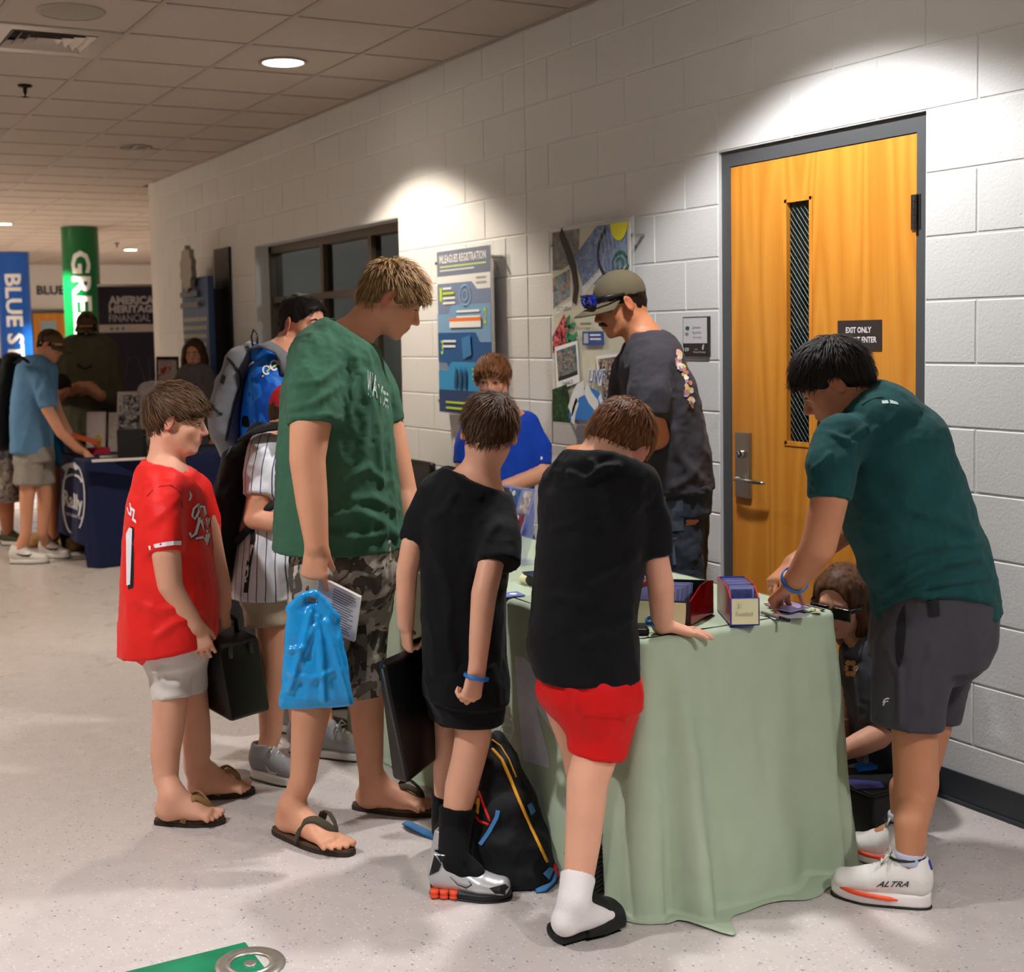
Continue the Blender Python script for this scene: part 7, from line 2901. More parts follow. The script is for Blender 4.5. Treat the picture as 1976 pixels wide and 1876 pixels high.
to = f.cloth('tshirt', tee, cloth_mat('charcoal_tee', (58, 60, 66)), (.005, (12, 12, 7), .0015, 40), 71)
rgd = random.Random(8)
pr = []
for i in range(6):
    a = i * 1.05
    cx_, cy_ = 1641 + 9 * math.cos(a), 1290 + 12 * math.sin(a)
    pr.append(poly_grid([(cx_ + 6 * math.cos(b), cy_ + 6 * math.sin(b)) for b in [k * math.pi / 3 for k in range(6)]], 2))
decal('chest_print', join_polys(*pr), bvh(to), mat('orange_ink', (206, 150, 96), rough=.9), to, .003)
pants = Vol(.009)
pants.chain([(P(1715, 1450, D10 + .08), .12), (P(1680, 1490, D10 + .06), .09), (P(1712, 1500, D10 + .12), .07)], k=.03)
pants.chain([(P(1725, 1450, D10 + .16), .12), (P(1720, 1485, D10 + .10), .09), (P(1752, 1490, D10 + .1), .07)], k=.03)
pants.plane((0, 0, .003), -HZ)
f.cloth('trousers', pants, cloth_mat('black_trousers', (20, 20, 22)), None)
f.finish()
hv = Vol(.0065)
H = f.H
H.ell(hv, (0, -.06, .15), (.35, .43, .385), .05)
hv.chain([(H.p(.30, -.05, .15), .09 * H.hh), (H.p(.33, .0, -.15), .10 * H.hh), (H.p(.30, -.05, -.55), .10 * H.hh)], k=.03)
hv.chain([(H.p(-.30, -.08, .15), .10 * H.hh), (H.p(-.34, -.04, -.2), .13 * H.hh), (H.p(-.32, -.08, -.62), .13 * H.hh)], k=.03)
hv.chain([(H.p(0, -.3, .1), .25 * H.hh), (H.p(0, -.3, -.3), .26 * H.hh), (H.p(-.05, -.28, -.62), .22 * H.hh)], k=.05)
H.ell(hv, (.04, .54, -.20), (.33, .50, .55), .04, 's')
V, F_ = hv.mesh(2)
q = H.local(V)
N = vnormals(V, F_)
V = V + N * (.012 * H.hh * vnoise(q * np.array([26, 26, 3])))[:, None]
o = mesh_obj('hair', V, F_, hair_mat('long_brown', (44, 28, 20), (122, 86, 62)), f.e, smooth=True)
set_attr(o, 'shade', .45 + .45 * vnoise(q * np.array([40, 40, 4]) + 3))


def wear_glasses(H, label, lens_mat=None):
    g = empty('sunglasses', H.p(0, .45, 0), label, 'sunglasses')
    for s in (-1, 1):
        v = Vol(.0035)
        v.box(H.p(s * .155, .375, -.015), np.array([.135, .022, .095]) * H.hh, H.A, rnd=.02 * H.hh, k=.004)
        V, F_ = v.mesh(1)
        mesh_obj('lens', V, F_, lens_mat or mat('black_lens', (10, 10, 12), rough=.12, coat=.4), g, smooth=True)
        MB().tube([H.p(s * .285, .36, .04), H.p(s * .34, .22, .035), H.p(s * .36, -.05, .02)], [.03 * H.hh, .026 * H.hh, .016 * H.hh], 8, flat=(H.A[0], .4)).build('temple', M_BLACK, g, smooth=True)
    MB().tube([H.p(-.06, .38, .03), H.p(0, .395, .045), H.p(.06, .38, .03)], .018 * H.hh, 6).build('bridge', M_BLACK, g, smooth=True)
    return g


wear_glasses(f.H, 'black square sunglasses worn by the woman sitting behind the table')

# ------------------------------------------------------------------ man in blue jersey with the grey backpack
D3 = 5.12
f = Fig('person', 'man with short dark hair in bright blue jersey behind the young man in green', (590, 1440), D3, sk=SK_FAIR)
f.head(585, 627, .242, 56, -6, 0, neck=(548, 690, 30, 0))
f.limb([(520, 745, 30, -.15), (538, 850, 27, -.2), (580, 930, 23, -.2), (640, 960, 18, -.25)])
hand(f.body, f.p(640, 960, -.25), HR, -HZ, 1.0, sgn=-1)
for (k, fx, fy, tx, ty) in ((-.1, 552, 1412, 610, 1416), (.1, 608, 1458, 668, 1462)):
    h_, t_ = on_z(fx - 10, fy), on_z(tx, ty)
    f.body.chain(f.pts([(570, 1020, 40, k), (560 if k < 0 else 600, 1230, 30, k)]) + [(h_ + HZ * .1 + _n(t_ - h_) * .06, .036), (h_ + HZ * .05 + _n(t_ - h_) * .12, .03)], k=.02)
    shoe(f.e, h_, h_ + _n(t_ - h_) * .28, (mat('grey_mesh', (150, 150, 152), rough=.7, bump=.0006, bscale=250), M_SHOE_WH, M_LACE, M_SHOE_BK), w=.05, h=.007)
M_BLUEJ = pattern_mat('blue_marbled_jersey', [(14, 92, 190), (10, 72, 164), (30, 110, 206)], scale=9, rough=.5)
tee = Vol(.008)
f.torso(tee, [(505, 668, 580, 675, .10), (478, 705, 620, 715, .19), (466, 780, 640, 780, .21), (462, 880, 640, 880, .2), (465, 1000, 630, 1000, .2)])
tee.plane(f.p(540, 676), up_n(20, 60))
f.limb([(520, 735, 40, -.15), (524, 790, 42, -.19), (536, 850, 38, -.2)], tee, k=.03, flat1=True)
to = f.cloth('jersey', tee, M_BLUEJ, (.004, (14, 14, 6), .0015, 40), 81)
tree = bvh(to)
M_YEL = mat('yellow_print', (210, 214, 70), rough=.8)
decal('sleeve_stripe', stroke([(506, 727), (520, 712), (534, 704), (546, 698)], 3), tree, M_YEL, to, .003)
for (x, y, r) in ((514, 714, 8), (529, 705, 9), (544, 697, 8)):
    decal('emblem', join_polys(stroke(arc((x, y), r * .8, 40, 330, 12, r), 3.2)), tree, M_PR_W, to, .004)
decal('shoulder_piping', stroke([(478, 708), (484, 702), (490, 698)], 3), tree, M_PR_W, to, .004)
sh = Vol(.009)
sh.loft([(f.p(550, 990), HR * .16, HW * .17), (f.p(555, 1080), HR * .17, HW * .18)], k=.02)
sh.chain(f.pts([(556, 1080, 46, -.1), (558, 1230, 42, -.1)]), k=.02, flat1=True)
sh.chain(f.pts([(580, 1080, 46, .1), (596, 1230, 42, .1)]), k=.02, flat1=True)
f.cloth('shorts', sh, cloth_mat('navy_shorts', (30, 36, 50)), None)
f.finish()
hair(f.e, f.H, M_HAIR_DARK, thick=.02, fringe=-.03, nape=-.25, n_lock=1200, ln=.07, wid=.012, lift=.02, seed=35, spike=.05, crown=(0, -.2, .45))
eyes(f.H, f.e, 0)
BLUE_MAN = f

# ------------------------------------------------------------------ boy in pinstripe jersey with the black backpack
D2 = 4.66
f = Fig('person', 'boy in white pinstripe jersey and beige shorts half hidden by the young man in green', (530, 1490), D2, sk=SK_FAIR)
f.head(572, 800, .215, 80, -12, 0, neck=(548, 850, 26, 0))
f.limb([(510, 880, 24, -.12), (500, 960, 23, -.16), (492, 1000, 22, -.16), (530, 1010, 19, -.2), (566, 1000, 15, -.22)])
hand(f.body, f.p(564, 1000, -.22), HR, HZ * .3 + HW, .85, sgn=1, curl=(30, 30, 20))
f.limb([(560, 880, 24, .12), (580, 960, 20, .16), (600, 1000, 15, .1)])
hs, ts = on_z(487, 1500), on_z(575, 1514)
ts = hs + _n(ts - hs) * .235
an = hs + _n(ts - hs) * .06 + HZ * .1
f.body.chain(f.pts([(522, 1180, 32, -.06), (526, 1290, 26, -.07), (524, 1350, 26, -.07), (522, 1420, 21, -.07)]) + [(an, .032), (hs + _n(ts - hs) * .12 + HZ * .055, .028)], k=.02)
hs2 = on_z(560, 1452)
ts2 = hs2 + HR * .2 - HW * .03
f.body.chain(f.pts([(560, 1180, 32, .07), (575, 1300, 26, .08), (580, 1380, 22, .09)]) + [(hs2 + HZ * .1 + HR * .06, .03), (hs2 + HZ * .055 + HR * .12, .028)], k=.02)


def pinstripe():
    m = mat('pinstripe_knit', (216, 214, 216), rough=.7)
    nt, b = nodes_of(m)
    g = nt.nodes.new('ShaderNodeNewGeometry')
    dt = nt.nodes.new('ShaderNodeVectorMath')
    dt.operation = 'DOT_PRODUCT'
    dt.inputs[1].default_value = tuple(HR * 1.0 - HW * .25)
    nt.links.new(g.outputs['Position'], dt.inputs[0])
    mo_ = nt.nodes.new('ShaderNodeMath')
    mo_.operation = 'PINGPONG'
    mo_.inputs[1].default_value = .0155
    nt.links.new(dt.outputs['Value'], mo_.inputs[0])
    lt = nt.nodes.new('ShaderNodeMath')
    lt.operation = 'LESS_THAN'
    lt.inputs[1].default_value = .0016
    nt.links.new(mo_.outputs[0], lt.inputs[0])
    mx = nt.nodes.new('ShaderNodeMix')
    mx.data_type = 'RGBA'
    mx.inputs[6].default_value = (*srgb(218, 216, 220), 1)
    mx.inputs[7].default_value = (*srgb(44, 52, 92), 1)
    nt.links.new(lt.outputs[0], mx.inputs[0])
    nt.links.new(mx.outputs[2], b.inputs['Base Color'])
    return m


jer = Vol(.0075)
f.torso(jer, [(518, 832, 580, 836, .08), (488, 862, 606, 866, .14), (480, 930, 612, 930, .16), (466, 1020, 600, 1020, .16), (455, 1090, 590, 1090, .165), (448, 1146, 582, 1146, .17)])
jer.plane(f.p(545, 838), up_n(10, 60))
f.limb([(512, 870, 32, -.1), (505, 915, 34, -.14), (500, 958, 32, -.16)], jer, k=.03, flat1=True)
jo = f.cloth('baseball_jersey', jer, pinstripe(), (.004, (14, 14, 6), .0015, 40), 91)
decal('side_stripe', stroke([(486, 1010), (488, 1040), (480, 1090), (474, 1144)], 9), bvh(jo), mat('black_twill', (18, 16, 20)), jo, .003)
sh = Vol(.0075)
f.torso(sh, [(468, 1120, 575, 1120, .14), (468, 1160, 572, 1160, .14)], body=.8)
f.limb([(512, 1150, 42, -.06), (515, 1210, 41, -.07)], sh, k=.02, flat1=True)
f.limb([(548, 1150, 40, .07), (552, 1208, 36, .08)], sh, k=.02, flat1=True)
f.cloth('shorts', sh, cloth_mat('beige_shorts', (178, 160, 138)), (.004, (14, 14, 7), .001, 40), 92)
f.finish()
hair(f.e, f.H, M_HAIR_BROWN, thick=.03, n_lock=200, ln=.1, seed=41)
M_GREYMESH = mat('grey_mesh', (150, 150, 152))
for (h_, t_) in ((hs, ts), (hs2, ts2)):
    so = shoe(f.e, h_, t_, (M_GREYMESH, M_SHOE_WH, M_LACE, M_SHOE_BK), w=.046, height=.08, collar=.095, sole_t=.034, h=.006)
    if h_ is hs:
        decal('side_mark', stroke([(512, 1478), (520, 1490), (532, 1494), (545, 1486)], [1, 4, 5, 1]), bvh(so), M_WHITE, so, .004)
cap(f.H, mat('red_cap', (190, 20, 30), rough=.8), 'red cap just showing behind the green t-shirt sleeve', brim=.38)
PIN = f


# ================================================================== bags, cases and books
def box8(pts, name, mt, parent, b=.012):
    """six-sided box from 8 corners (bottom 4 then top 4), with rounded edges"""
    bm = bmesh.new()
    vs = [bm.verts.new(tuple(map(float, p))) for p in pts]
    for f_ in ((3, 2, 1, 0), (4, 5, 6, 7), (0, 1, 5, 4), (1, 2, 6, 5), (2, 3, 7, 6), (3, 0, 4, 7)):
        bm.faces.new([vs[i] for i in f_])
    bmesh.ops.recalc_face_normals(bm, faces=list(bm.faces))
    bmesh.ops.bevel(bm, geom=list(bm.edges), offset=b, segments=3, affect='EDGES', profile=.5)
    bm.verts.index_update()
    V = np.array([v.co[:] for v in bm.verts])
    F = [[v.index for v in f_.verts] for f_ in bm.faces]
    bm.free()
    o = mesh_obj(name, V, F, mt, parent)
    return smooth_by_angle(o, 50)


M_CASE = mat('black_case', (9, 9, 10), rough=.38, bump=.0004, bscale=400)
M_CASE2 = mat('grey_case_edge', (60, 58, 58), rough=.4)
# small hard case held by the boy in red
dc = 4.42
c0, c1 = P(446, 1396, dc - .12), P(524, 1372, dc + .06)
c3 = P(392, 1366, dc + .0)
upv = P(498, 1222, dc) - P(522, 1368, dc)
c2 = c1 + (c3 - c0)
top = [q + upv for q in (c0, c1, c2, c3)]
k1 = empty('carry_case', (c0 + c1 + c2 + c3) / 4, 'small black hard case hanging from the hand of the boy in red', 'case')
box8([c0, c1, c2, c3] + top, 'case_body', M_CASE, k1, .016)
mid = sum(top) / 4
ed = _n(top[1] - top[0])
hp = [mid - ed * .06 - HZ * .005, mid - ed * .055 + HZ * .045, mid - ed * .02 + HZ * .062, mid + ed * .02 + HZ * .062, mid + ed * .055 + HZ * .045, mid + ed * .06 - HZ * .005]
MB().tube(hp, .009, 8).build('handle', M_BLACK, k1, smooth=True)
for f_ in (.25, .75):
    p = top[0] + (top[1] - top[0]) * f_
    MB().tube([p - HZ * .01 + _n(c0 - c3) * .004, p - HZ * .05 + _n(c0 - c3) * .004], .010, 8).build('latch', M_CASE2, k1, smooth=True)

# flat case held by the boy in black
df = 3.74
a0, a1, a2, a3 = P(788, 1514, df - .06), P(850, 1464, df + .12), P(862, 1232, df + .12), P(739, 1283, df - .10)
th = HW * .055 - HR * .02
k2 = empty('portfolio_case', (a0 + a1) / 2, 'large flat black zip case held by the boy in black', 'case')
box8([a0, a1, a1 + th, a0 - HR * .045 + th * .2 - HZ * .0 + HW * .03, a3, a2, a2 + th, a3 - HR * .018 + HW * .05], 'case_body', M_CASE, k2, .014)
MB().tube([a3 + (a0 - a3) * f_ - HR * .004 - HW * .004 for f_ in (0.03, .3, .6, .97)], .004, 6).build('zip', M_CASE2, k2, smooth=True)
MB().tube([a3 + (a2 - a3) * .42 + HZ * .0, a3 + (a2 - a3) * .45 + HZ * .03, a3 + (a2 - a3) * .60 + HZ * .03, a3 + (a2 - a3) * .63], .008, 8).build('handle', M_BLACK, k2, smooth=True)

# blue plastic bag and paperback in the young man's hand
db = 3.80
M_BAG = mat('blue_plastic_film', (22, 150, 222), rough=.25, spec=.6, bump=.0012, bscale=30)
g = YM
bagv = Vol(.006)
R = [(585, 1172, 628, 1168, .012), (556, 1178, 652, 1196, .022), (551, 1225, 660, 1232, .032), (547, 1290, 672, 1290, .040), (541, 1340, 680, 1338, .036), (538, 1368, 683, 1362, .020)]
sec = []
for (xl, yl, xr, yr, b) in R:
    a, c = P(xl, yl, db), P(xr, yr, db)
    sec.append(((a + c) / 2, (c - a) / 2, HW * b))
bagv.loft(sec, k=.012, n=2.6, flat1=True)
bagv.chain([(P(562, 1172, db), .014), (P(590, 1148, db - .01), .010), (P(606, 1146, db - .01), .009)], k=.015)
bagv.chain([(P(645, 1190, db), .014), (P(622, 1158, db - .01), .010), (P(608, 1146, db - .01), .009)], k=.015)
V, F = bagv.mesh(2)
V = wrinkle(V, F, .003, (26, 26, 9), 4, .0012, 38)
V = fold_lines(V, F, [([(600, 1180), (585, 1240), (560, 1330)], .010, 7), ([(612, 1190), (620, 1260), (625, 1350)], .008, 7), ([(630, 1200), (650, 1270), (672, 1350)], .009, 7), ([(560, 1300), (600, 1312), (640, 1296)], .006, 6), ([(556, 1255), (590, 1250), (605, 1210)], .007, 6)], db)
bg_o = mesh_obj('plastic_bag', V, F, M_BAG, smooth=True)
tag(bg_o, 'bright blue plastic carrier bag in the young man\'s hand', 'bag')
dk = 3.86
b0, b1, b2, b3 = P(653, 1226, dk), P(683, 1239, dk + .02), P(695, 1153, dk + .02), P(637, 1124, dk)
b0 = b3 + (b1 - b2) * 1.06 - (b2 - b3) * .35
b3 = b3 - (b2 - b3) * .35
thk = HW * .022 + HR * .004
bk = empty('paperback_book', (b0 + b1) / 2, 'white paperback book held against the blue bag', 'book')
box8([b0, b1, b1 + thk, b0 + thk, b3, b2, b2 + thk, b3 + thk], 'page_block', mat('book_pages', (224, 218, 208), rough=.8), bk, .001)
ex, ey = b2 - b3, b0 - b3
nv = _n(np.cross(ex, ey))
if nv @ HW > 0:
    nv = -nv
ff = [b0, b1, b2, b3]
V = [q + nv * .0015 for q in ff]
mesh_obj('cover', V, [(0, 1, 2, 3)] if np.cross(V[1] - V[0], V[2] - V[0]) @ nv > 0 else [(3, 2, 1, 0)], mat('book_cover', (214, 212, 216), rough=.5), bk)
ps = []
rg = random.Random(6)
for i in range(16):
    y = .08 + .052 * i
    x1 = rg.uniform(.72, .95)
    ps.append((np.array([(.36, y), (x1, y), (x1, y + .020), (.36, y + .020)]), [(0, 1, 2, 3)]))
V2, F2 = join_polys(*ps)
mesh_obj('cover_text', [b3 + ex * v[0] + ey * v[1] + nv * .0025 for v in V2], [f_[::-1] for f_ in F2], mat('cover_ink', (110, 108, 124), rough=.8), bk)

# ------------------------------------------------------------------ backpacks
def pack(name, rows, d, mt, label, h=.009, seed=0, wr=.006):
    v = Vol(h)
    sec = []
    for (xl, yl, xr, yr, b, *dd) in rows:
        e = dd[0] if dd else 0.
        a, c = P(xl, yl, d + e), P(xr, yr, d + e)
        A = (c - a) / 2
        B = HW - _n(A) * (HW @ _n(A))
        sec.append(((a + c) / 2, A, _n(B) * b))
    v.loft(sec, k=.02, n=2.5)
    return v


def finish_pack(v, name, mt, label, seed, amp=.006, loc=None):
    V, F = v.mesh(2)
    V = wrinkle(V, F, amp, (12, 12, 9), seed, .002, 36)
    t = empty(name, loc if loc is not None else (V[:, 0].mean(), V[:, 1].mean(), V[:, 2].min()), label, 'backpack')
    o = mesh_obj('pack_body', V, F, mt, t, smooth=True)
    return t, o


M_PK = cloth_mat('black_pack_nylon', (10, 10, 12), rough=.65, bump=.0006)
M_YELP = mat('yellow_piping', (214, 150, 30), rough=.6)
M_REDP2 = mat('red_cord', (196, 24, 24), rough=.6)
M_BLUS = cloth_mat('blue_webbing', (66, 120, 172), rough=.7)
dp = 3.74
v = pack('backpack', [(945, 1432, 975, 1424, .04, .08), (928, 1480, 1000, 1470, .09, .06), (912, 1560, 1035, 1552, .115, .03), (905, 1640, 1062, 1630, .12, .0), (912, 1712, 1082, 1700, .11, -.03)], dp, M_PK, '')
v.plane((0, 0, .004), -HZ)
t, o = finish_pack(v, 'backpack', M_PK, 'black backpack with yellow piping slumped on the floor against the table', 3, .005)
tree = bvh(o)


def surf_tube(tree, pts, r, name, mt, parent, lift=.0):
    q = []
    for i in range(len(pts) - 1):
        for k in range(4):
            f_ = k / 4
            q.append((pts[i][0] * (1 - f_) + pts[i + 1][0] * f_, pts[i][1] * (1 - f_) + pts[i + 1][1] * f_))
    q.append(pts[-1])
    out = []
    for (x, y) in q:
        vv = _n(ray(x, y))
        h_ = tree.ray_cast(Vector(CAM), Vector(vv))
        if h_[0] is not None:
            out.append(np.array(h_[0]) - vv * lift)
    if len(out) > 2:
        # keep neighbouring points together in depth
        return MB().tube(out, r, 6).build(name, mt, parent, smooth=True)


surf_tube(tree, [(950, 1446), (968, 1466), (984, 1502), (1002, 1546), (1022, 1592), (1040, 1630), (1056, 1664)], .0055, 'piping', M_YELP, o)
surf_tube(tree, [(950, 1428), (966, 1440), (982, 1466), (996, 1500)], .003, 'piping', M_YELP, o)
surf_tube(tree, [(922, 1526), (914, 1548), (912, 1566), (924, 1584), (944, 1592)], .0045, 'cord', M_REDP2, o)
surf_tube(tree, [(924, 1528), (934, 1556), (946, 1586)], .0045, 'cord', M_REDP2, o)
decal('pocket_lining', poly_grid([(921, 1528), (926, 1545), (924, 1572), (914, 1566), (914, 1548)], 2), tree, M_YELP, o, .004)
decal('strap', stroke([(961, 1564), (958, 1578), (944, 1604), (926, 1630)], 8), tree, M_BLUS, o, .005)
decal('brand_tag', poly_grid([(1017, 1554), (1026, 1549), (1034, 1566), (1025, 1574)], 2), tree, M_BLUS, o, .006)
surf_tube(tree, [(1070, 1668), (1072, 1682), (1076, 1692)], .007, 'zip_pull', M_REDP2, o, .004)
decal('strap', poly_grid([(1048, 1686), (1060, 1674), (1070, 1676), (1060, 1698)], 3), tree, M_BLUS, o, .006)
pts = [on_z(x, y) + HZ * z for x, y, z in ((1034, 1722, .006), (1050, 1722, .012), (1066, 1712, .02), (1074, 1694, .05))]
MB().tube(pts, .012, 6, flat=(HZ - HW * .5, .18)).build('strap', M_BLUS, o, smooth=True)
pts = [on_z(x, y) + HZ * z for x, y, z in ((782, 1594, .012), (796, 1604, .016), (816, 1612, .012), (836, 1618, .008), (858, 1624, .006))]
sp = MB().tube(pts, .014, 6, flat=(HZ - HW * .6, .16)).build('webbing_strap', M_BLUS, None, smooth=True)
tag(sp, 'loose blue webbing strap lying on the floor behind the boy\'s sock', 'strap')

# grey backpack on the man in blue
M_GREYP = cloth_mat('grey_pack_nylon', (112, 112, 114), rough=.7, bump=.0006)
v = pack('backpack', [(470, 676, 496, 668, .06, -.02), (438, 700, 490, 688, .13, -.02), (420, 745, 480, 738, .15, -.02), (407, 790, 470, 786, .16, -.02), (410, 835, 468, 832, .15, -.02), (428, 876, 464, 868, .12, -.02)], BLUE_MAN.d, M_GREYP, '')
t, o = finish_pack(v, 'backpack', M_GREYP, 'grey backpack worn by the man in the blue jersey', 6, .006)
tree = bvh(o)
surf_tube(tree, [(438, 692), (452, 704), (462, 722), (464, 742), (452, 776), (444, 810), (436, 850)], .006, 'zip', M_BLACK, o)
surf_tube(tree, [(402, 772), (412, 788), (428, 800)], .006, 'zip', M_BLACK, o)
decal('brand_label', poly_grid([(428, 722), (436, 726), (432, 743), (424, 738)], 2), tree, M_BLACK, o, .004)
dB = BLUE_MAN.d - .22
MB().tube([P(496, 668, dB + .1), P(512, 664, dB), P(534, 674, dB), P(550, 692, dB + .02), P(556, 720, dB)], .028, 8, flat=(HZ - HW * .6, .25)).build('shoulder_strap', M_GREYP, t, smooth=True)
MB().tube([P(488, 668, dB + .1), P(485, 650, dB + .1), P(489, 636, dB + .1), P(497, 646, dB + .1), P(497, 664, dB + .1)], .012, 6, flat=(HR, .3)).build('grab_handle', M_BLACK, t, smooth=True)
MB().tube([P(468, 812, dB + .06), P(500, 818, dB + .02), P(540, 822, dB + .02)], .02, 6, flat=(-HW, .3)).build('waist_strap', M_BLACK, t, smooth=True)

# black backpack on the boy in pinstripes
v = pack('backpack', [(476, 842, 520, 834, .08), (432, 892, 492, 888, .13), (412, 960, 482, 955, .145), (402, 1030, 464, 1026, .15), (408, 1085, 458, 1080, .13), (426, 1122, 452, 1116, .08)], PIN.d, M_PK, '')
t, o = finish_pack(v, 'backpack', M_PK, 'black backpack worn by the boy in the pinstripe jersey', 9, .007)
tree = bvh(o)
surf_tube(tree, [(446, 862), (424, 905), (412, 950), (406, 1000)], .004, 'zip', mat('grey_zip', (70, 74, 84), rough=.5), o)
decal('brand_mark', poly_grid([(406, 1000), (411, 1000), (410, 1006), (405, 1006)], 1), tree, M_WHITE, o, .004)
dB = PIN.d - .16
MB().tube([P(470, 846, dB + .06), P(490, 832, dB), P(516, 824, dB), P(540, 822, dB + .02), P(562, 840, dB)], .034, 8, flat=(HZ - HW * .4, .28)).build('shoulder_strap', M_PK, t, smooth=True)
MB().tube([P(456, 1046, dB + .05), P(478, 1022, dB), P(505, 990, dB - .03), P(530, 972, dB - .02)], .014, 6, flat=(-HW, .3)).build('side_strap', M_PK, t, smooth=True)

# black box with leaflets in front of the seated woman
bd = P(1690, 1500, D10 - .22)
bx0 = np.array([2.95, 2.82, 0])
bb = empty('storage_box', bx0, 'black storage box with leaflets beside the seated woman', 'box')
q0 = on_z(1660, 1600)
a_ = np.array([2.86, 2.86, 0])
MB().rbox((2.84, 2.71, 0), (3.06, 2.93, .165), .01).build('box_body', M_CASE, bb)
MB().rbox((2.835, 2.705, .165), (3.065, 2.935, .178), .005).build('lid', mat('black_lid', (24, 24, 26), rough=.5), bb)
lf = MB().prism([(0, 0), (.09, 0), (.10, .05), (0, .09)], _n(HR + HW * .1), _n(HW - HR * .1), HZ, (0, 0, 0), .002).build('leaflet', mat('navy_leaflet', (60, 62, 120), rough=.4), None, local=True)
lp = on_z(1652, 1524, .180)
lf.location = tuple(lp)
tag(lf, 'navy printed leaflet lying on the black box', 'leaflet')
lf2 = MB().prism([(0, 0), (.07, 0), (.07, .03), (0, .04)], _n(HR + HW * .3), _n(HW), HZ, (0, 0, 0), .012).build('blue_packet', mat('bright_blue_packet', (20, 110, 210), rough=.3), None, local=True)
lf2.location = tuple(on_z(1656, 1490, .180))
tag(lf2, 'bright blue packet behind the leaflet on the black box', 'packet')


# ================================================================== the table and people further down the corridor
BX0, BX1, BY0, BY1 = 1.985, 3.2, 8.97, 9.74
folding_table(BX0, BX1, BY0, BY1, TZ, 'folding table hidden under the navy cloth further down the corridor', 'event tables')
M_NAVY = cloth_mat('navy_cloth', (22, 30, 66), rough=.8, bump=.0003)
NC = tablecloth(BX0, BX1, BY0, BY1, TZ, M_NAVY, 'navy blue cloth with white Rally logo over the far table', lambda s, sd: .04, lambda s, sd: .02 * math.sin(s * 14) + .01 * math.sin(s * 31), 8, hem=lambda s, sd: .17 if sd == 0 else .004, res=.03)
tree = bvh(NC)
M_LOGO = mat('white_cloth_print', (206, 206, 210), rough=.8)
lg = [stroke(arc((141, 962), 20, 95, 285, 20, 68), 3.5), stroke(arc((143, 962), 20, -70, 60, 14, 66), 2.5), stroke(arc((140, 934), 18, 190, 350, 10, 18), 4), xf(text_box('Rally', 1, 1, bold=.03), (123, 984), (37, 14), (-1, -40)), xf(text_box('FOUNDATION', 1, 1), (128, 994), (32, 10), (0, -6)), stroke(arc((136, 912), 16, 200, 330, 8, 14), 9)]
decal('cloth_logo', subdiv(join_polys(*lg), 6), tree, M_LOGO, NC, .012)


def bgfig(label, x, foot, d, sk, h=.012):
    f_ = Fig('person', label, foot, d, sk=sk, h=h)
    f_.body.fine = []
    return f_


# boy in light blue with cap, leaning on the far table
f = bgfig('boy in light blue t-shirt and brown cap reaching to the far navy table', 70, (60, 1085), 9.25, SK_FAIR)
f.head(98, 668, .225, 82, -20, neck=(80, 700, 14, 0), fine=.007)
f.limb([(70, 730, 13, -.15), (92, 790, 12, -.2), (118, 836, 10, -.2), (150, 866, 8, -.1), (164, 874, 7, -.05)])
hand(f.body, f.p(162, 872, -.05), HR * .8 - HZ * .6, -HZ, 1.0, fine=.007)
f.limb([(88, 730, 13, .15), (112, 800, 11, .18), (140, 850, 8, .12), (160, 868, 7, .1)])
for (k, kx, ax, fx, fy, tx, ty) in ((-.07, 52, 50, 20, 1088, 92, 1086), (.08, 86, 82, 78, 1074, 138, 1078)):
    h_ = on_z(fx, fy)
    t_ = h_ + _n(on_z(tx, ty) - h_) * .27
    f.body.chain(f.pts([(60 if k < 0 else 78, 890, 19, k), (kx, 960, 14, k), (ax, 1030, 10, k)]) + [(h_ + _n(t_ - h_) * .06 + HZ * .09, .035), (h_ + _n(t_ - h_) * .13 + HZ * .05, .03)], k=.02)
    so = shoe(f.e, h_, t_, (M_SHOE_W, M_SHOE_WH, M_LACE, M_SHOE_BK), w=.05, h=.009, laces=False)
    x0, y0 = project(np.array([h_ + (t_ - h_) * .25 + HZ * .07]))
    decal('side_mark', stroke([(x0[0] - 6, y0[0]), (x0[0] + 6, y0[0] + 4), (x0[0] + 18, y0[0] + 4), (x0[0] + 24, y0[0])], [1, 3, 4, 1]), bvh(so), M_SHOE_BK, so, .004)
tee = Vol(.012)
f.torso(tee, [(58, 690, 96, 700, .09), (36, 715, 106, 722, .18), (27, 770, 104, 780, .2), (25, 830, 97, 830, .19), (25, 876, 98, 872, .19)])
f.limb([(72, 722, 17, -.14), (86, 755, 17, -.18), (92, 788, 15, -.2)], tee, flat1=True)
f.cloth('tshirt', tee, cloth_mat('light_blue_tee', (96, 140, 178)), (.006, (14, 14, 6), .002, 40), 2)
sh = Vol(.012)
f.torso(sh, [(30, 860, 102, 860, .17), (30, 890, 104, 890, .17)], body=.8)
f.limb([(56, 890, 26, -.07), (54, 938, 26, -.08)], sh, flat1=True)
f.limb([(80, 890, 25, .08), (84, 936, 22, .09)], sh, flat1=True)
f.cloth('shorts', sh, cloth_mat('grey_shorts', (150, 144, 136)), (.006, (14, 14, 6), .002, 40), 3)
f.finish()
hair(f.e, f.H, M_HAIR_DARK, thick=.01, n_lock=0, h=.009, under=.2)
cap(f.H, pattern_mat('brown_camo', [(92, 76, 54), (64, 54, 40), (112, 98, 70)], scale=30), 'brown camouflage cap on the boy in light blue', h=.009)
pk = pack('backpack', [(8, 700, 40, 694, .12), (-12, 760, 34, 760, .16), (-16, 820, 30, 820, .17), (-8, 856, 24, 856, .12)], 9.3, M_PK, '', h=.012)
t, o = finish_pack(pk, 'backpack', M_PK, 'black backpack on the back of the boy in light blue', 5, .006)
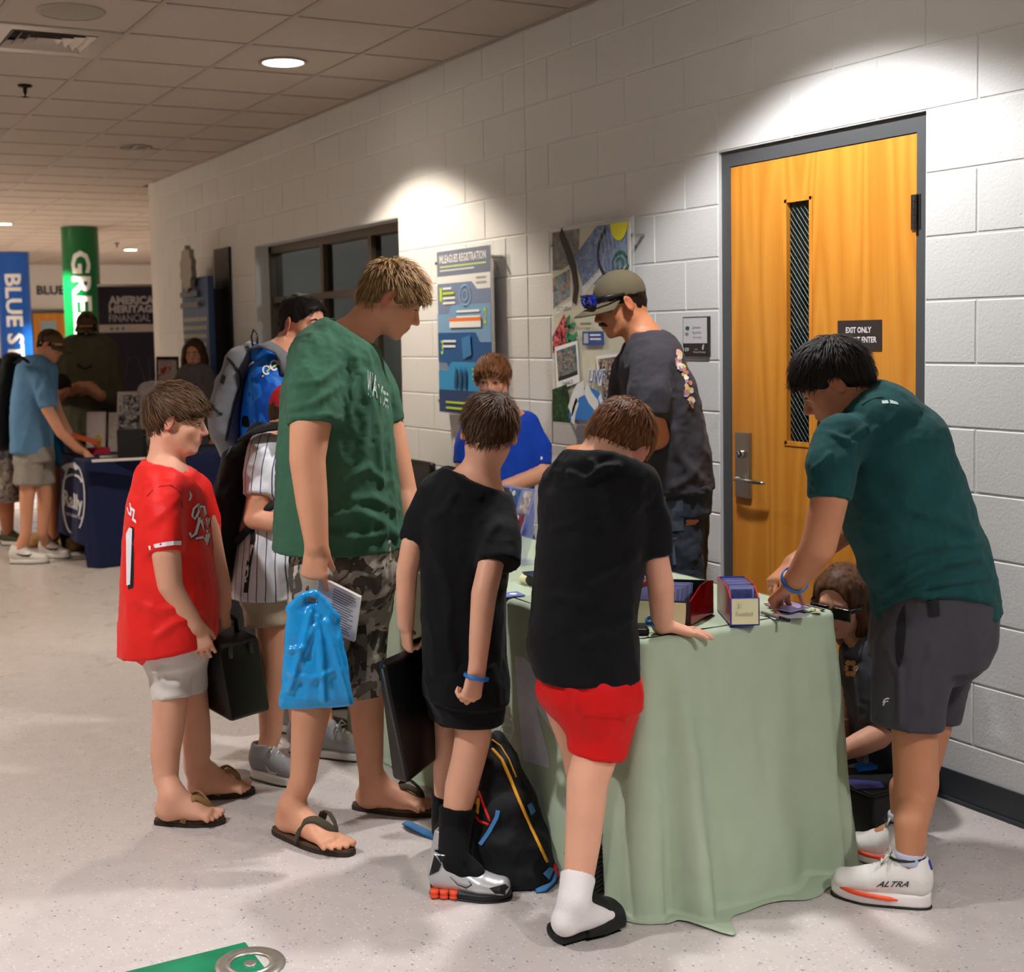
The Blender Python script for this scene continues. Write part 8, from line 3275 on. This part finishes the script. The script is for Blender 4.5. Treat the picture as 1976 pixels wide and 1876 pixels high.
MB().tube([P(32, 700, 9.05), P(44, 690, 9.0), P(56, 700, 9.02)], .03, 6, flat=(HZ, .3)).build('shoulder_strap', M_PK, t, smooth=True)

# person in camouflage shorts at the edge of the picture
f = bgfig('person in patterned grey shorts cut off by the picture edge', 10, (14, 1050), 9.9, SK_TAN)
f.head(-30, 640, .23, 100, -10, neck=(-30, 690, 14, 0), fine=.008)
h_ = on_z(4, 1052)
f.body.chain(f.pts([(8, 900, 22, 0), (12, 985, 15, 0)]) + [(h_ + HZ * .09 + HR * .05, .04)], k=.02)
f.body.chain(f.pts([(-40, 900, 22, .1), (-36, 985, 15, .1)]) + [(h_ - HR * .25 + HW * .1 + HZ * .09, .04)], k=.02)
shoe(f.e, h_, h_ + HR * .24 - HW * .04, (cloth_mat('olive_shoe', (92, 86, 66)), M_SHOE_WH, M_LACE, M_SHOE_BK), h=.01, laces=False)
shoe(f.e, h_ - HR * .25 + HW * .1, h_ - HR * .02 + HW * .1, (cloth_mat('olive_shoe', (92, 86, 66)), M_SHOE_WH, M_LACE, M_SHOE_BK), h=.01, laces=False)
tee = Vol(.014)
f.torso(tee, [(-60, 690, -2, 690, .1), (-76, 720, 10, 720, .19), (-76, 870, 14, 870, .2)])
f.cloth('tshirt', tee, cloth_mat('dark_tee', (30, 30, 34)), None)
sh = Vol(.012)
f.limb([(6, 850, 30, 0), (10, 970, 29, 0)], sh, flat1=True)
f.limb([(-38, 850, 30, .1), (-36, 970, 29, .1)], sh, flat1=True)
f.cloth('shorts', sh, pattern_mat('leaf_print', [(140, 132, 124), (84, 84, 96), (176, 160, 140)], scale=22), (.006, (14, 14, 6), .002, 40), 3)
f.finish()
hair(f.e, f.H, M_HAIR_DARK, thick=.03, n_lock=0, h=.01)

# man with beard and cap behind the far table
D12 = 10.15
f = bgfig('bearded man in dark olive hoodie and camouflage cap behind the far table', 165, tuple(P(168, 800, D12)), D12, SK_TAN)
f.head(168, 634, .24, 8, -14, neck=(168, 664, 14, 0), fine=.007)
f.limb([(120, 715, 17, 0), (114, 770, 14, -.05), (140, 752, 11, -.25), (154, 745, 9, -.28)])
hand(f.body, f.p(150, 746, -.27), HR - HW * .2, HW, 1.0, sgn=1, fine=.008)
f.limb([(216, 715, 17, 0), (222, 775, 14, -.05), (190, 762, 11, -.25), (172, 748, 9, -.28)])
hand(f.body, f.p(174, 749, -.27), -HR - HW * .2, HW, 1.0, sgn=-1, fine=.008)
z0 = P(168, 800, D12)
for k in (-1, 1):
    q = np.array([z0[0], z0[1], 0]) + HR * .11 * k
    f.body.chain([(q + HZ * .85, .09), (q + HZ * .08, .045)], k=.02)
    shoe(f.e, q + HW * .08, q - HW * .2, feet_mat, h=.011, laces=False)
hd = Vol(.012)
f.torso(hd, [(145, 656, 192, 656, .11), (112, 680, 228, 680, .15), (112, 740, 232, 740, .16), (116, 800, 228, 800, .16), (118, 850, 226, 850, .16)])
f.limb([(122, 700, 22, 0), (112, 772, 18, -.05), (134, 756, 15, -.22)], hd, flat1=True)
f.limb([(214, 700, 22, 0), (226, 776, 18, -.05), (198, 768, 15, -.22)], hd, flat1=True)
ho = f.cloth('hoodie', hd, cloth_mat('dark_olive_fleece', (84, 80, 62)), (.008, (12, 12, 6), .002, 40), 4)
decal('chest_strap', stroke([(148, 704), (164, 712), (178, 706)], 5), bvh(ho), M_BLACK, ho, .01)
pt = Vol(.014)
for k in (-1, 1):
    q = np.array([z0[0], z0[1], 0]) + HR * .11 * k
    pt.chain([(q + HZ * .86, .12), (q + HZ * .05, .08)], k=.02)
f.cloth('trousers', pt, cloth_mat('dark_trousers', (30, 30, 30)), None)
f.finish()
hair(f.e, f.H, M_HAIR_DARK, thick=.01, n_lock=0, h=.009, under=.2)
bd_ = Vol(.009)
f.H.ell(bd_, (0, .17, -.34), (.22, .20, .19), .03)
f.H.ell(bd_, (0, .36, -.16), (.15, .22, .10), .03, 's')
V, F = bd_.mesh(1)
o = mesh_obj('beard', V, F, M_HAIR_DARK, f.e, smooth=True)
set_attr(o, 'shade', np.full(len(V), .3))
cap(f.H, pattern_mat('brown_camo', [(92, 76, 54), (64, 54, 40)]), 'camouflage cap on the bearded man', brim=.3, h=.009)
wear_glasses(f.H, 'dark sunglasses on the bearded man behind the far table')

# child between the two at the far table
D14 = 9.75
f = bgfig('dark-haired child in blue bending over the far table behind the boy in light blue', 115, tuple(P(108, 900, D14)), D14, SK_TAN)
f.head(116, 748, .2, 70, -35, neck=(104, 785, 11, 0), fine=.008)
z0 = P(104, 900, D14)
for k in (-1, 1):
    q = np.array([z0[0], z0[1], 0]) + HW * .08 * k
    f.body.chain([(q + HZ * .6, .07), (q + HZ * .07, .035)], k=.02)
    shoe(f.e, q - HR * .06, q + HR * .14, feet_mat, h=.011, laces=False)
tee = Vol(.012)
f.torso(tee, [(92, 786, 116, 790, .08), (82, 810, 124, 815, .13), (84, 900, 120, 900, .13)])
f.limb([(108, 810, 11, -.1), (130, 850, 9, -.1), (150, 868, 7, 0)])
f.cloth('tshirt', tee, cloth_mat('cyan_tee', (20, 110, 160)), (.006, (14, 14, 6), .002, 40), 4)
f.finish()
hair(f.e, f.H, M_HAIR_DARK, thick=.03, n_lock=150, ln=.12, h=.009)

# woman standing by the wall behind the far table
D13 = 10.2
f = bgfig('woman with long brown hair and grey t-shirt behind the far table by the wall', 378, tuple(P(380, 850, D13)), D13, SK_FAIR)
f.head(375, 682, .225, -4, -10, neck=(377, 720, 11, 0), fine=.007)
f.limb([(342, 760, 13, 0), (334, 830, 11, 0), (352, 872, 8, -.15)])
f.limb([(412, 760, 13, 0), (424, 830, 11, 0), (404, 872, 8, -.15)])
z0 = P(380, 850, D13)
for k in (-1, 1):
    q = np.array([z0[0], z0[1], 0]) + HR * .09 * k
    f.body.chain([(q + HZ * .8, .08), (q + HZ * .07, .04)], k=.02)
    shoe(f.e, q + HW * .07, q - HW * .17, feet_mat, h=.011, laces=False)
tee = Vol(.012)
f.torso(tee, [(358, 712, 396, 712, .08), (340, 730, 416, 730, .12), (338, 790, 418, 790, .13), (340, 890, 418, 890, .14)])
f.limb([(346, 745, 17, 0), (336, 800, 15, 0)], tee, flat1=True)
f.limb([(410, 745, 17, 0), (420, 800, 15, 0)], tee, flat1=True)
to = f.cloth('tshirt', tee, cloth_mat('heather_grey_tee', (104, 102, 102)), (.006, (14, 14, 6), .002, 40), 4)
tr_ = bvh(to)
decal('chest_print', poly_grid([(364, 744), (376, 738), (390, 742), (388, 756), (368, 758)], 2), tr_, mat('dull_blue_ink', (70, 76, 130)), to, .005)
decal('chest_print', stroke([(382, 760), (392, 744)], 4), tr_, mat('red_ink', (190, 60, 50)), to, .007)
pt = Vol(.014)
for k in (-1, 1):
    q = np.array([z0[0], z0[1], 0]) + HR * .09 * k
    pt.chain([(q + HZ * .85, .11), (q + HZ * .05, .07)], k=.02)
f.cloth('trousers', pt, cloth_mat('dark_trousers', (30, 30, 30)), None)
f.finish()
H = f.H
hv = Vol(.010)
H.ell(hv, (0, -.06, .15), (.36, .43, .385), .05)
for s_ in (-1, 1):
    hv.chain([(H.p(s_ * .28, .02, .15), .12 * H.hh), (H.p(s_ * .36, .05, -.2), .14 * H.hh), (H.p(s_ * .36, .12, -.75), .13 * H.hh)], k=.03)
H.ell(hv, (0, .56, -.16), (.30, .56, .54), .04, 's')
V, F = hv.mesh(2)
q = H.local(V)
V = V + vnormals(V, F) * (.02 * H.hh * vnoise(q * np.array([20, 20, 3])))[:, None]
o = mesh_obj('hair', V, F, M_HAIR_BROWN, f.e, smooth=True)
set_attr(o, 'shade', .4 + .4 * vnoise(q * np.array([30, 30, 4])))
eyes(H, f.e, -.2)

# retractable banner beyond the wall corner
BYB = 13.6
a, b = on_y(188, 551, BYB), on_y(320, 770, BYB)
bn = empty('banner_stand', (a[0] + .5, BYB, 0), 'navy American Heritage Financial banner stand beyond the wall corner', 'banner')
W_, ztop = 1.0, a[2]
MB().box((a[0], BYB, .08), (a[0] + W_, BYB + .006, ztop)).build('banner_sheet', mat('navy_vinyl', (34, 32, 50), rough=.5), bn)
MB().rbox((a[0] - .02, BYB - .06, 0), (a[0] + W_ + .02, BYB + .08, .08), .01).build('base', M_STEEL, bn)
MB().tube([(a[0], BYB, ztop), (a[0] + W_, BYB, ztop)], .012, 8).build('top_rail', M_STEEL, bn, smooth=True)
zz = lambda y: on_y(250, y, BYB)[2]
xx = lambda x: on_y(x, 600, BYB)[0]
s = Sheet(np.array([a[0], BYB - .001, 0]), 1, 1, (1, 0, 0), (0, 0, 1), bn)
for (tx, y0, y1, x0, x1, bo) in (('AMERICAN', 588, 571, 210, 312, .05), ('HERITAGE', 604, 589, 210, 305, .05), ('FINANCIAL', 621, 607, 210, 290, .0)):
    s.text(tx, xx(x0) - a[0], zz(y0), xx(x1) - xx(x0), zz(y1) - zz(y0), (196, 190, 196), bo)
s.rect(0, zz(641), W_, zz(626), (206, 190, 186), 'stripe')
for k, c in enumerate(((60, 150, 90), (70, 150, 130), (80, 140, 190))):
    s.disc((xx(214 + 11 * k) - a[0], zz(634)), .018, c)
for pts in ([(232, 745), (244, 690), (262, 690), (276, 745)], [(284, 745), (284, 690), (300, 690)]):
    V, F = stroke([(xx(x) - a[0], zz(y)) for x, y in pts], .012)
    s.put((V, F), (62, 66, 84), 'outline_letter')

# things on the far table
def board(px0, py0, px1, py1, d, label, cat, frame, face, th=.02, lean=.25, name='sign_board'):
    d = min(d, depth(on_y(px0, py1, 9.58))) if d < 10.5 else d
    a_, b_ = P(px0, py1, d), P(px1, py1, d)
    zp = P(px0, py0, d)[2]
    if d < 10.5 and name == 'sign_board' and a_[2] < .95:
        a_[2] = b_[2] = zt_
    u_ = _n(HZ + HW * lean)
    hgt = (zp - a_[2]) / u_[2]
    w_ = np.linalg.norm(b_ - a_)
    r_ = _n(b_ - a_)
    t_ = empty(name, (a_ + b_) / 2, label, cat)
    MB().prism([(0, 0), (w_, 0), (w_, hgt), (0, hgt)], r_, u_, np.cross(u_, r_) * -1 if np.cross(u_, r_) @ HW < 0 else np.cross(u_, r_), a_, th).build('board', frame, t_)
    n_ = _n(np.cross(r_, u_))
    if n_ @ HW > 0:
        n_ = -n_
    V_ = [a_ + r_ * w_ * x + u_ * hgt * y + n_ * .003 for x, y in ((.08, .06), (.92, .06), (.92, .94), (.08, .94))]
    mesh_obj('face', V_, [(0, 1, 2, 3)] if np.cross(V_[1] - V_[0], V_[2] - V_[0]) @ n_ > 0 else [(3, 2, 1, 0)], face, t_)
    return t_


zt_ = TZ + .004
dt = depth(np.array([2.35, 9.25, .8]))
M_WFRAME = mat('white_frame', (206, 190, 182), rough=.6)
board(165, 796, 202, 866, depth(on_z(182, 866, zt_)), 'white upright sign card on the far table', 'sign', M_WFRAME, mat('sign_face', (216, 204, 204), rough=.6, var=.06, vscale=40))
board(208, 797, 225, 868, depth(on_z(216, 868, zt_)), 'narrow white sign card on the far table', 'sign', M_WFRAME, mat('sign_face2', (196, 186, 180), rough=.6, var=.2, vscale=60))
board(226, 806, 268, 862, depth(on_z(246, 862, zt_)), 'lower black and white framed photograph on the far table', 'picture', M_WFRAME, photo_mat([(120, 116, 112), (50, 48, 48), (180, 176, 170)], 24))
board(224, 757, 272, 862, depth(on_z(246, 862, zt_)) + .12, 'upper black and white framed photograph on the far table', 'picture', M_WFRAME, photo_mat([(150, 146, 142), (70, 68, 68), (196, 190, 186)], 24))
c = on_z(256, 884, zt_)
bxo = MB().rbox((-.09, -.06, 0), (.09, .06, .20), .006).build('black_box', M_BLACK, None, local=True)
bxo.location = tuple(c)
bxo.rotation_euler = (0, 0, -YAW)
tag(bxo, 'square black box on the far table in front of the framed photographs', 'box')
for (x, y, w_, h_, m_, lb, nm) in ((190, 876, .16, .10, mat('crimson_fold', (170, 30, 60), rough=.7), 'crimson folded cloth item on the far table', 'folded_item'), (235, 882, .30, .14, mat('grey_leaflets', (150, 140, 130), rough=.7, var=.3, vscale=30), 'spread of grey leaflets on the far table', 'leaflet'), (230, 889, .36, .09, mat('white_sheet', (206, 200, 200), rough=.8), 'long white paper along the edge of the far table', 'paper')):
    c = on_z(x, y, zt_)
    o = MB().rbox((-w_ / 2, -h_ / 2, 0), (w_ / 2, h_ / 2, .012 if nm != 'folded_item' else .045), .003).build(nm, m_, None, local=True)
    o.location = tuple(c)
    o.rotation_euler = (0, 0, -YAW * .4)
    tag(o, lb, nm.replace('_', ' '))
M_YRIB = mat('yellow_ribbon', (206, 180, 30), rough=.6)
for (x, y, s_, lb) in ((191, 862, 1.0, 'yellow awareness ribbon beside the white sign card'), (278, 878, .9, 'yellow ribbon hanging beside the black box')):
    c = on_z(x, y, zt_)
    c = on_y(x, y, min(c[1], 9.5))
    c[2] = zt_ + .004
    o = MB().tube([(-.03, 0, 0), (.018, 0, .10), (.0, 0, .125), (-.018, 0, .10), (.03, 0, 0)], .012 * s_, 6, flat=((0, 1, 0), .2)).build('ribbon', M_YRIB, None, local=True, smooth=True)
    o.location = tuple(c)
    o.rotation_euler = (0, 0, -YAW)
    tag(o, lb, 'ribbon')
M_CELLO = mat('cellophane', (214, 206, 206), rough=.12, alpha=.45, spec=.8)
v = Vol(.011)
c = on_z(290, 872, zt_) + HW * .12
v.chain([(c + HZ * .10, .10), (c + HZ * .24, .09), (c + HZ * .34, .035)], k=.02)
v.chain([(c + HZ * .34, .03), (c + HZ * .44 - HR * .05, .05), (c + HZ * .47 + HR * .05, .045)], k=.02)
v.plane((0, 0, zt_), -HZ)
V, F = v.mesh(1)
V = wrinkle(V, F, .012, (26, 26, 14), 3, .006, 40)
gb = empty('gift_basket', c, 'gift basket wrapped in clear cellophane on the far table', 'gift basket')
mesh_obj('cellophane', V, F, M_CELLO, gb, smooth=True)
MB().lathe([(.0, .0), (.07, 0), (.085, .10), (.08, .10), (.065, .01), (0, .01)], c, 20).build('basket', mat('wicker', (130, 96, 60), rough=.8, bump=.004, bscale=90), gb, smooth=True)
for k, cc in enumerate(((200, 60, 50), (220, 180, 60), (70, 100, 170))):
    MB().tube([c + HR * .03 * (k - 1) + HZ * .06, c + HR * .035 * (k - 1) + HZ * .2], .024, 10).build('packet', mat('packet_%d' % k, cc, rough=.5), gb, smooth=True)
bq = P(158, 845, 9.3)
o = MB().box((-.07, -.05, -.012), (.13, .05, .012)).build('orange_book', mat('orange_book', (206, 90, 40), rough=.5), None, local=True)
o.location = tuple(bq)
o.rotation_euler = (0, .32, -YAW)
tag(o, 'orange and white boxed item held over the far table', 'boxed item')
# tan bundles under the far table
for k, (x, y, r_) in enumerate(((140, 1062, .085), (97, 1060, .07), (66, 1056, .06))):
    c = on_z(x, y) + HZ * r_ * .8
    v = Vol(.012)
    v.ell(c, (r_ * 1.15, r_, r_ * .95), k=.02)
    v.ell(c + HR * r_ * .6 + HZ * r_ * .4, (r_ * .6, r_ * .6, r_ * .5), k=.04)
    V, F = v.mesh(1)
    V = V + vnormals(V, F) * (.010 * vnoise(V * 60))[:, None]
    o = mesh_obj('plush_bundle', V - c, F, mat('tan_plush', (186, 146, 100), rough=1, bump=.006, bscale=120), None, smooth=True, local=True)
    o.location = tuple(c)
    tag(o, ('large tan fuzzy bundle under the Rally logo of the navy cloth', 'tan fuzzy bundle behind the white trainers', 'small tan fuzzy bundle beside the boy\'s ankle')[k], 'bundle', 'tan bundles')
# framed picture board leaning by the wall corner
board(303, 688, 346, 800, 10.9, 'white picture board with red artwork in a black frame by the wall', 'picture', M_BLACK, pattern_mat('red_artwork', [(206, 180, 170), (176, 70, 60), (220, 206, 196)], scale=8), lean=.1)
bc2 = P(318, 800, 10.95)
ez = empty('easel', (bc2[0], bc2[1], 0), 'black easel holding the picture board by the wall', 'easel')
for k in (-1, 1):
    MB().tube([np.array([bc2[0], bc2[1] + .12, 0]) + HR * .22 * k, np.array([bc2[0], bc2[1] + .1, bc2[2] + .3]) + HR * .05 * k], .012, 6).build('leg', M_BLACK, ez)
MB().box((bc2[0] - .2, bc2[1] - .02, bc2[2] - .02), (bc2[0] + .2, bc2[1] + .1, bc2[2] - .001)).build('ledge', M_BLACK, ez)
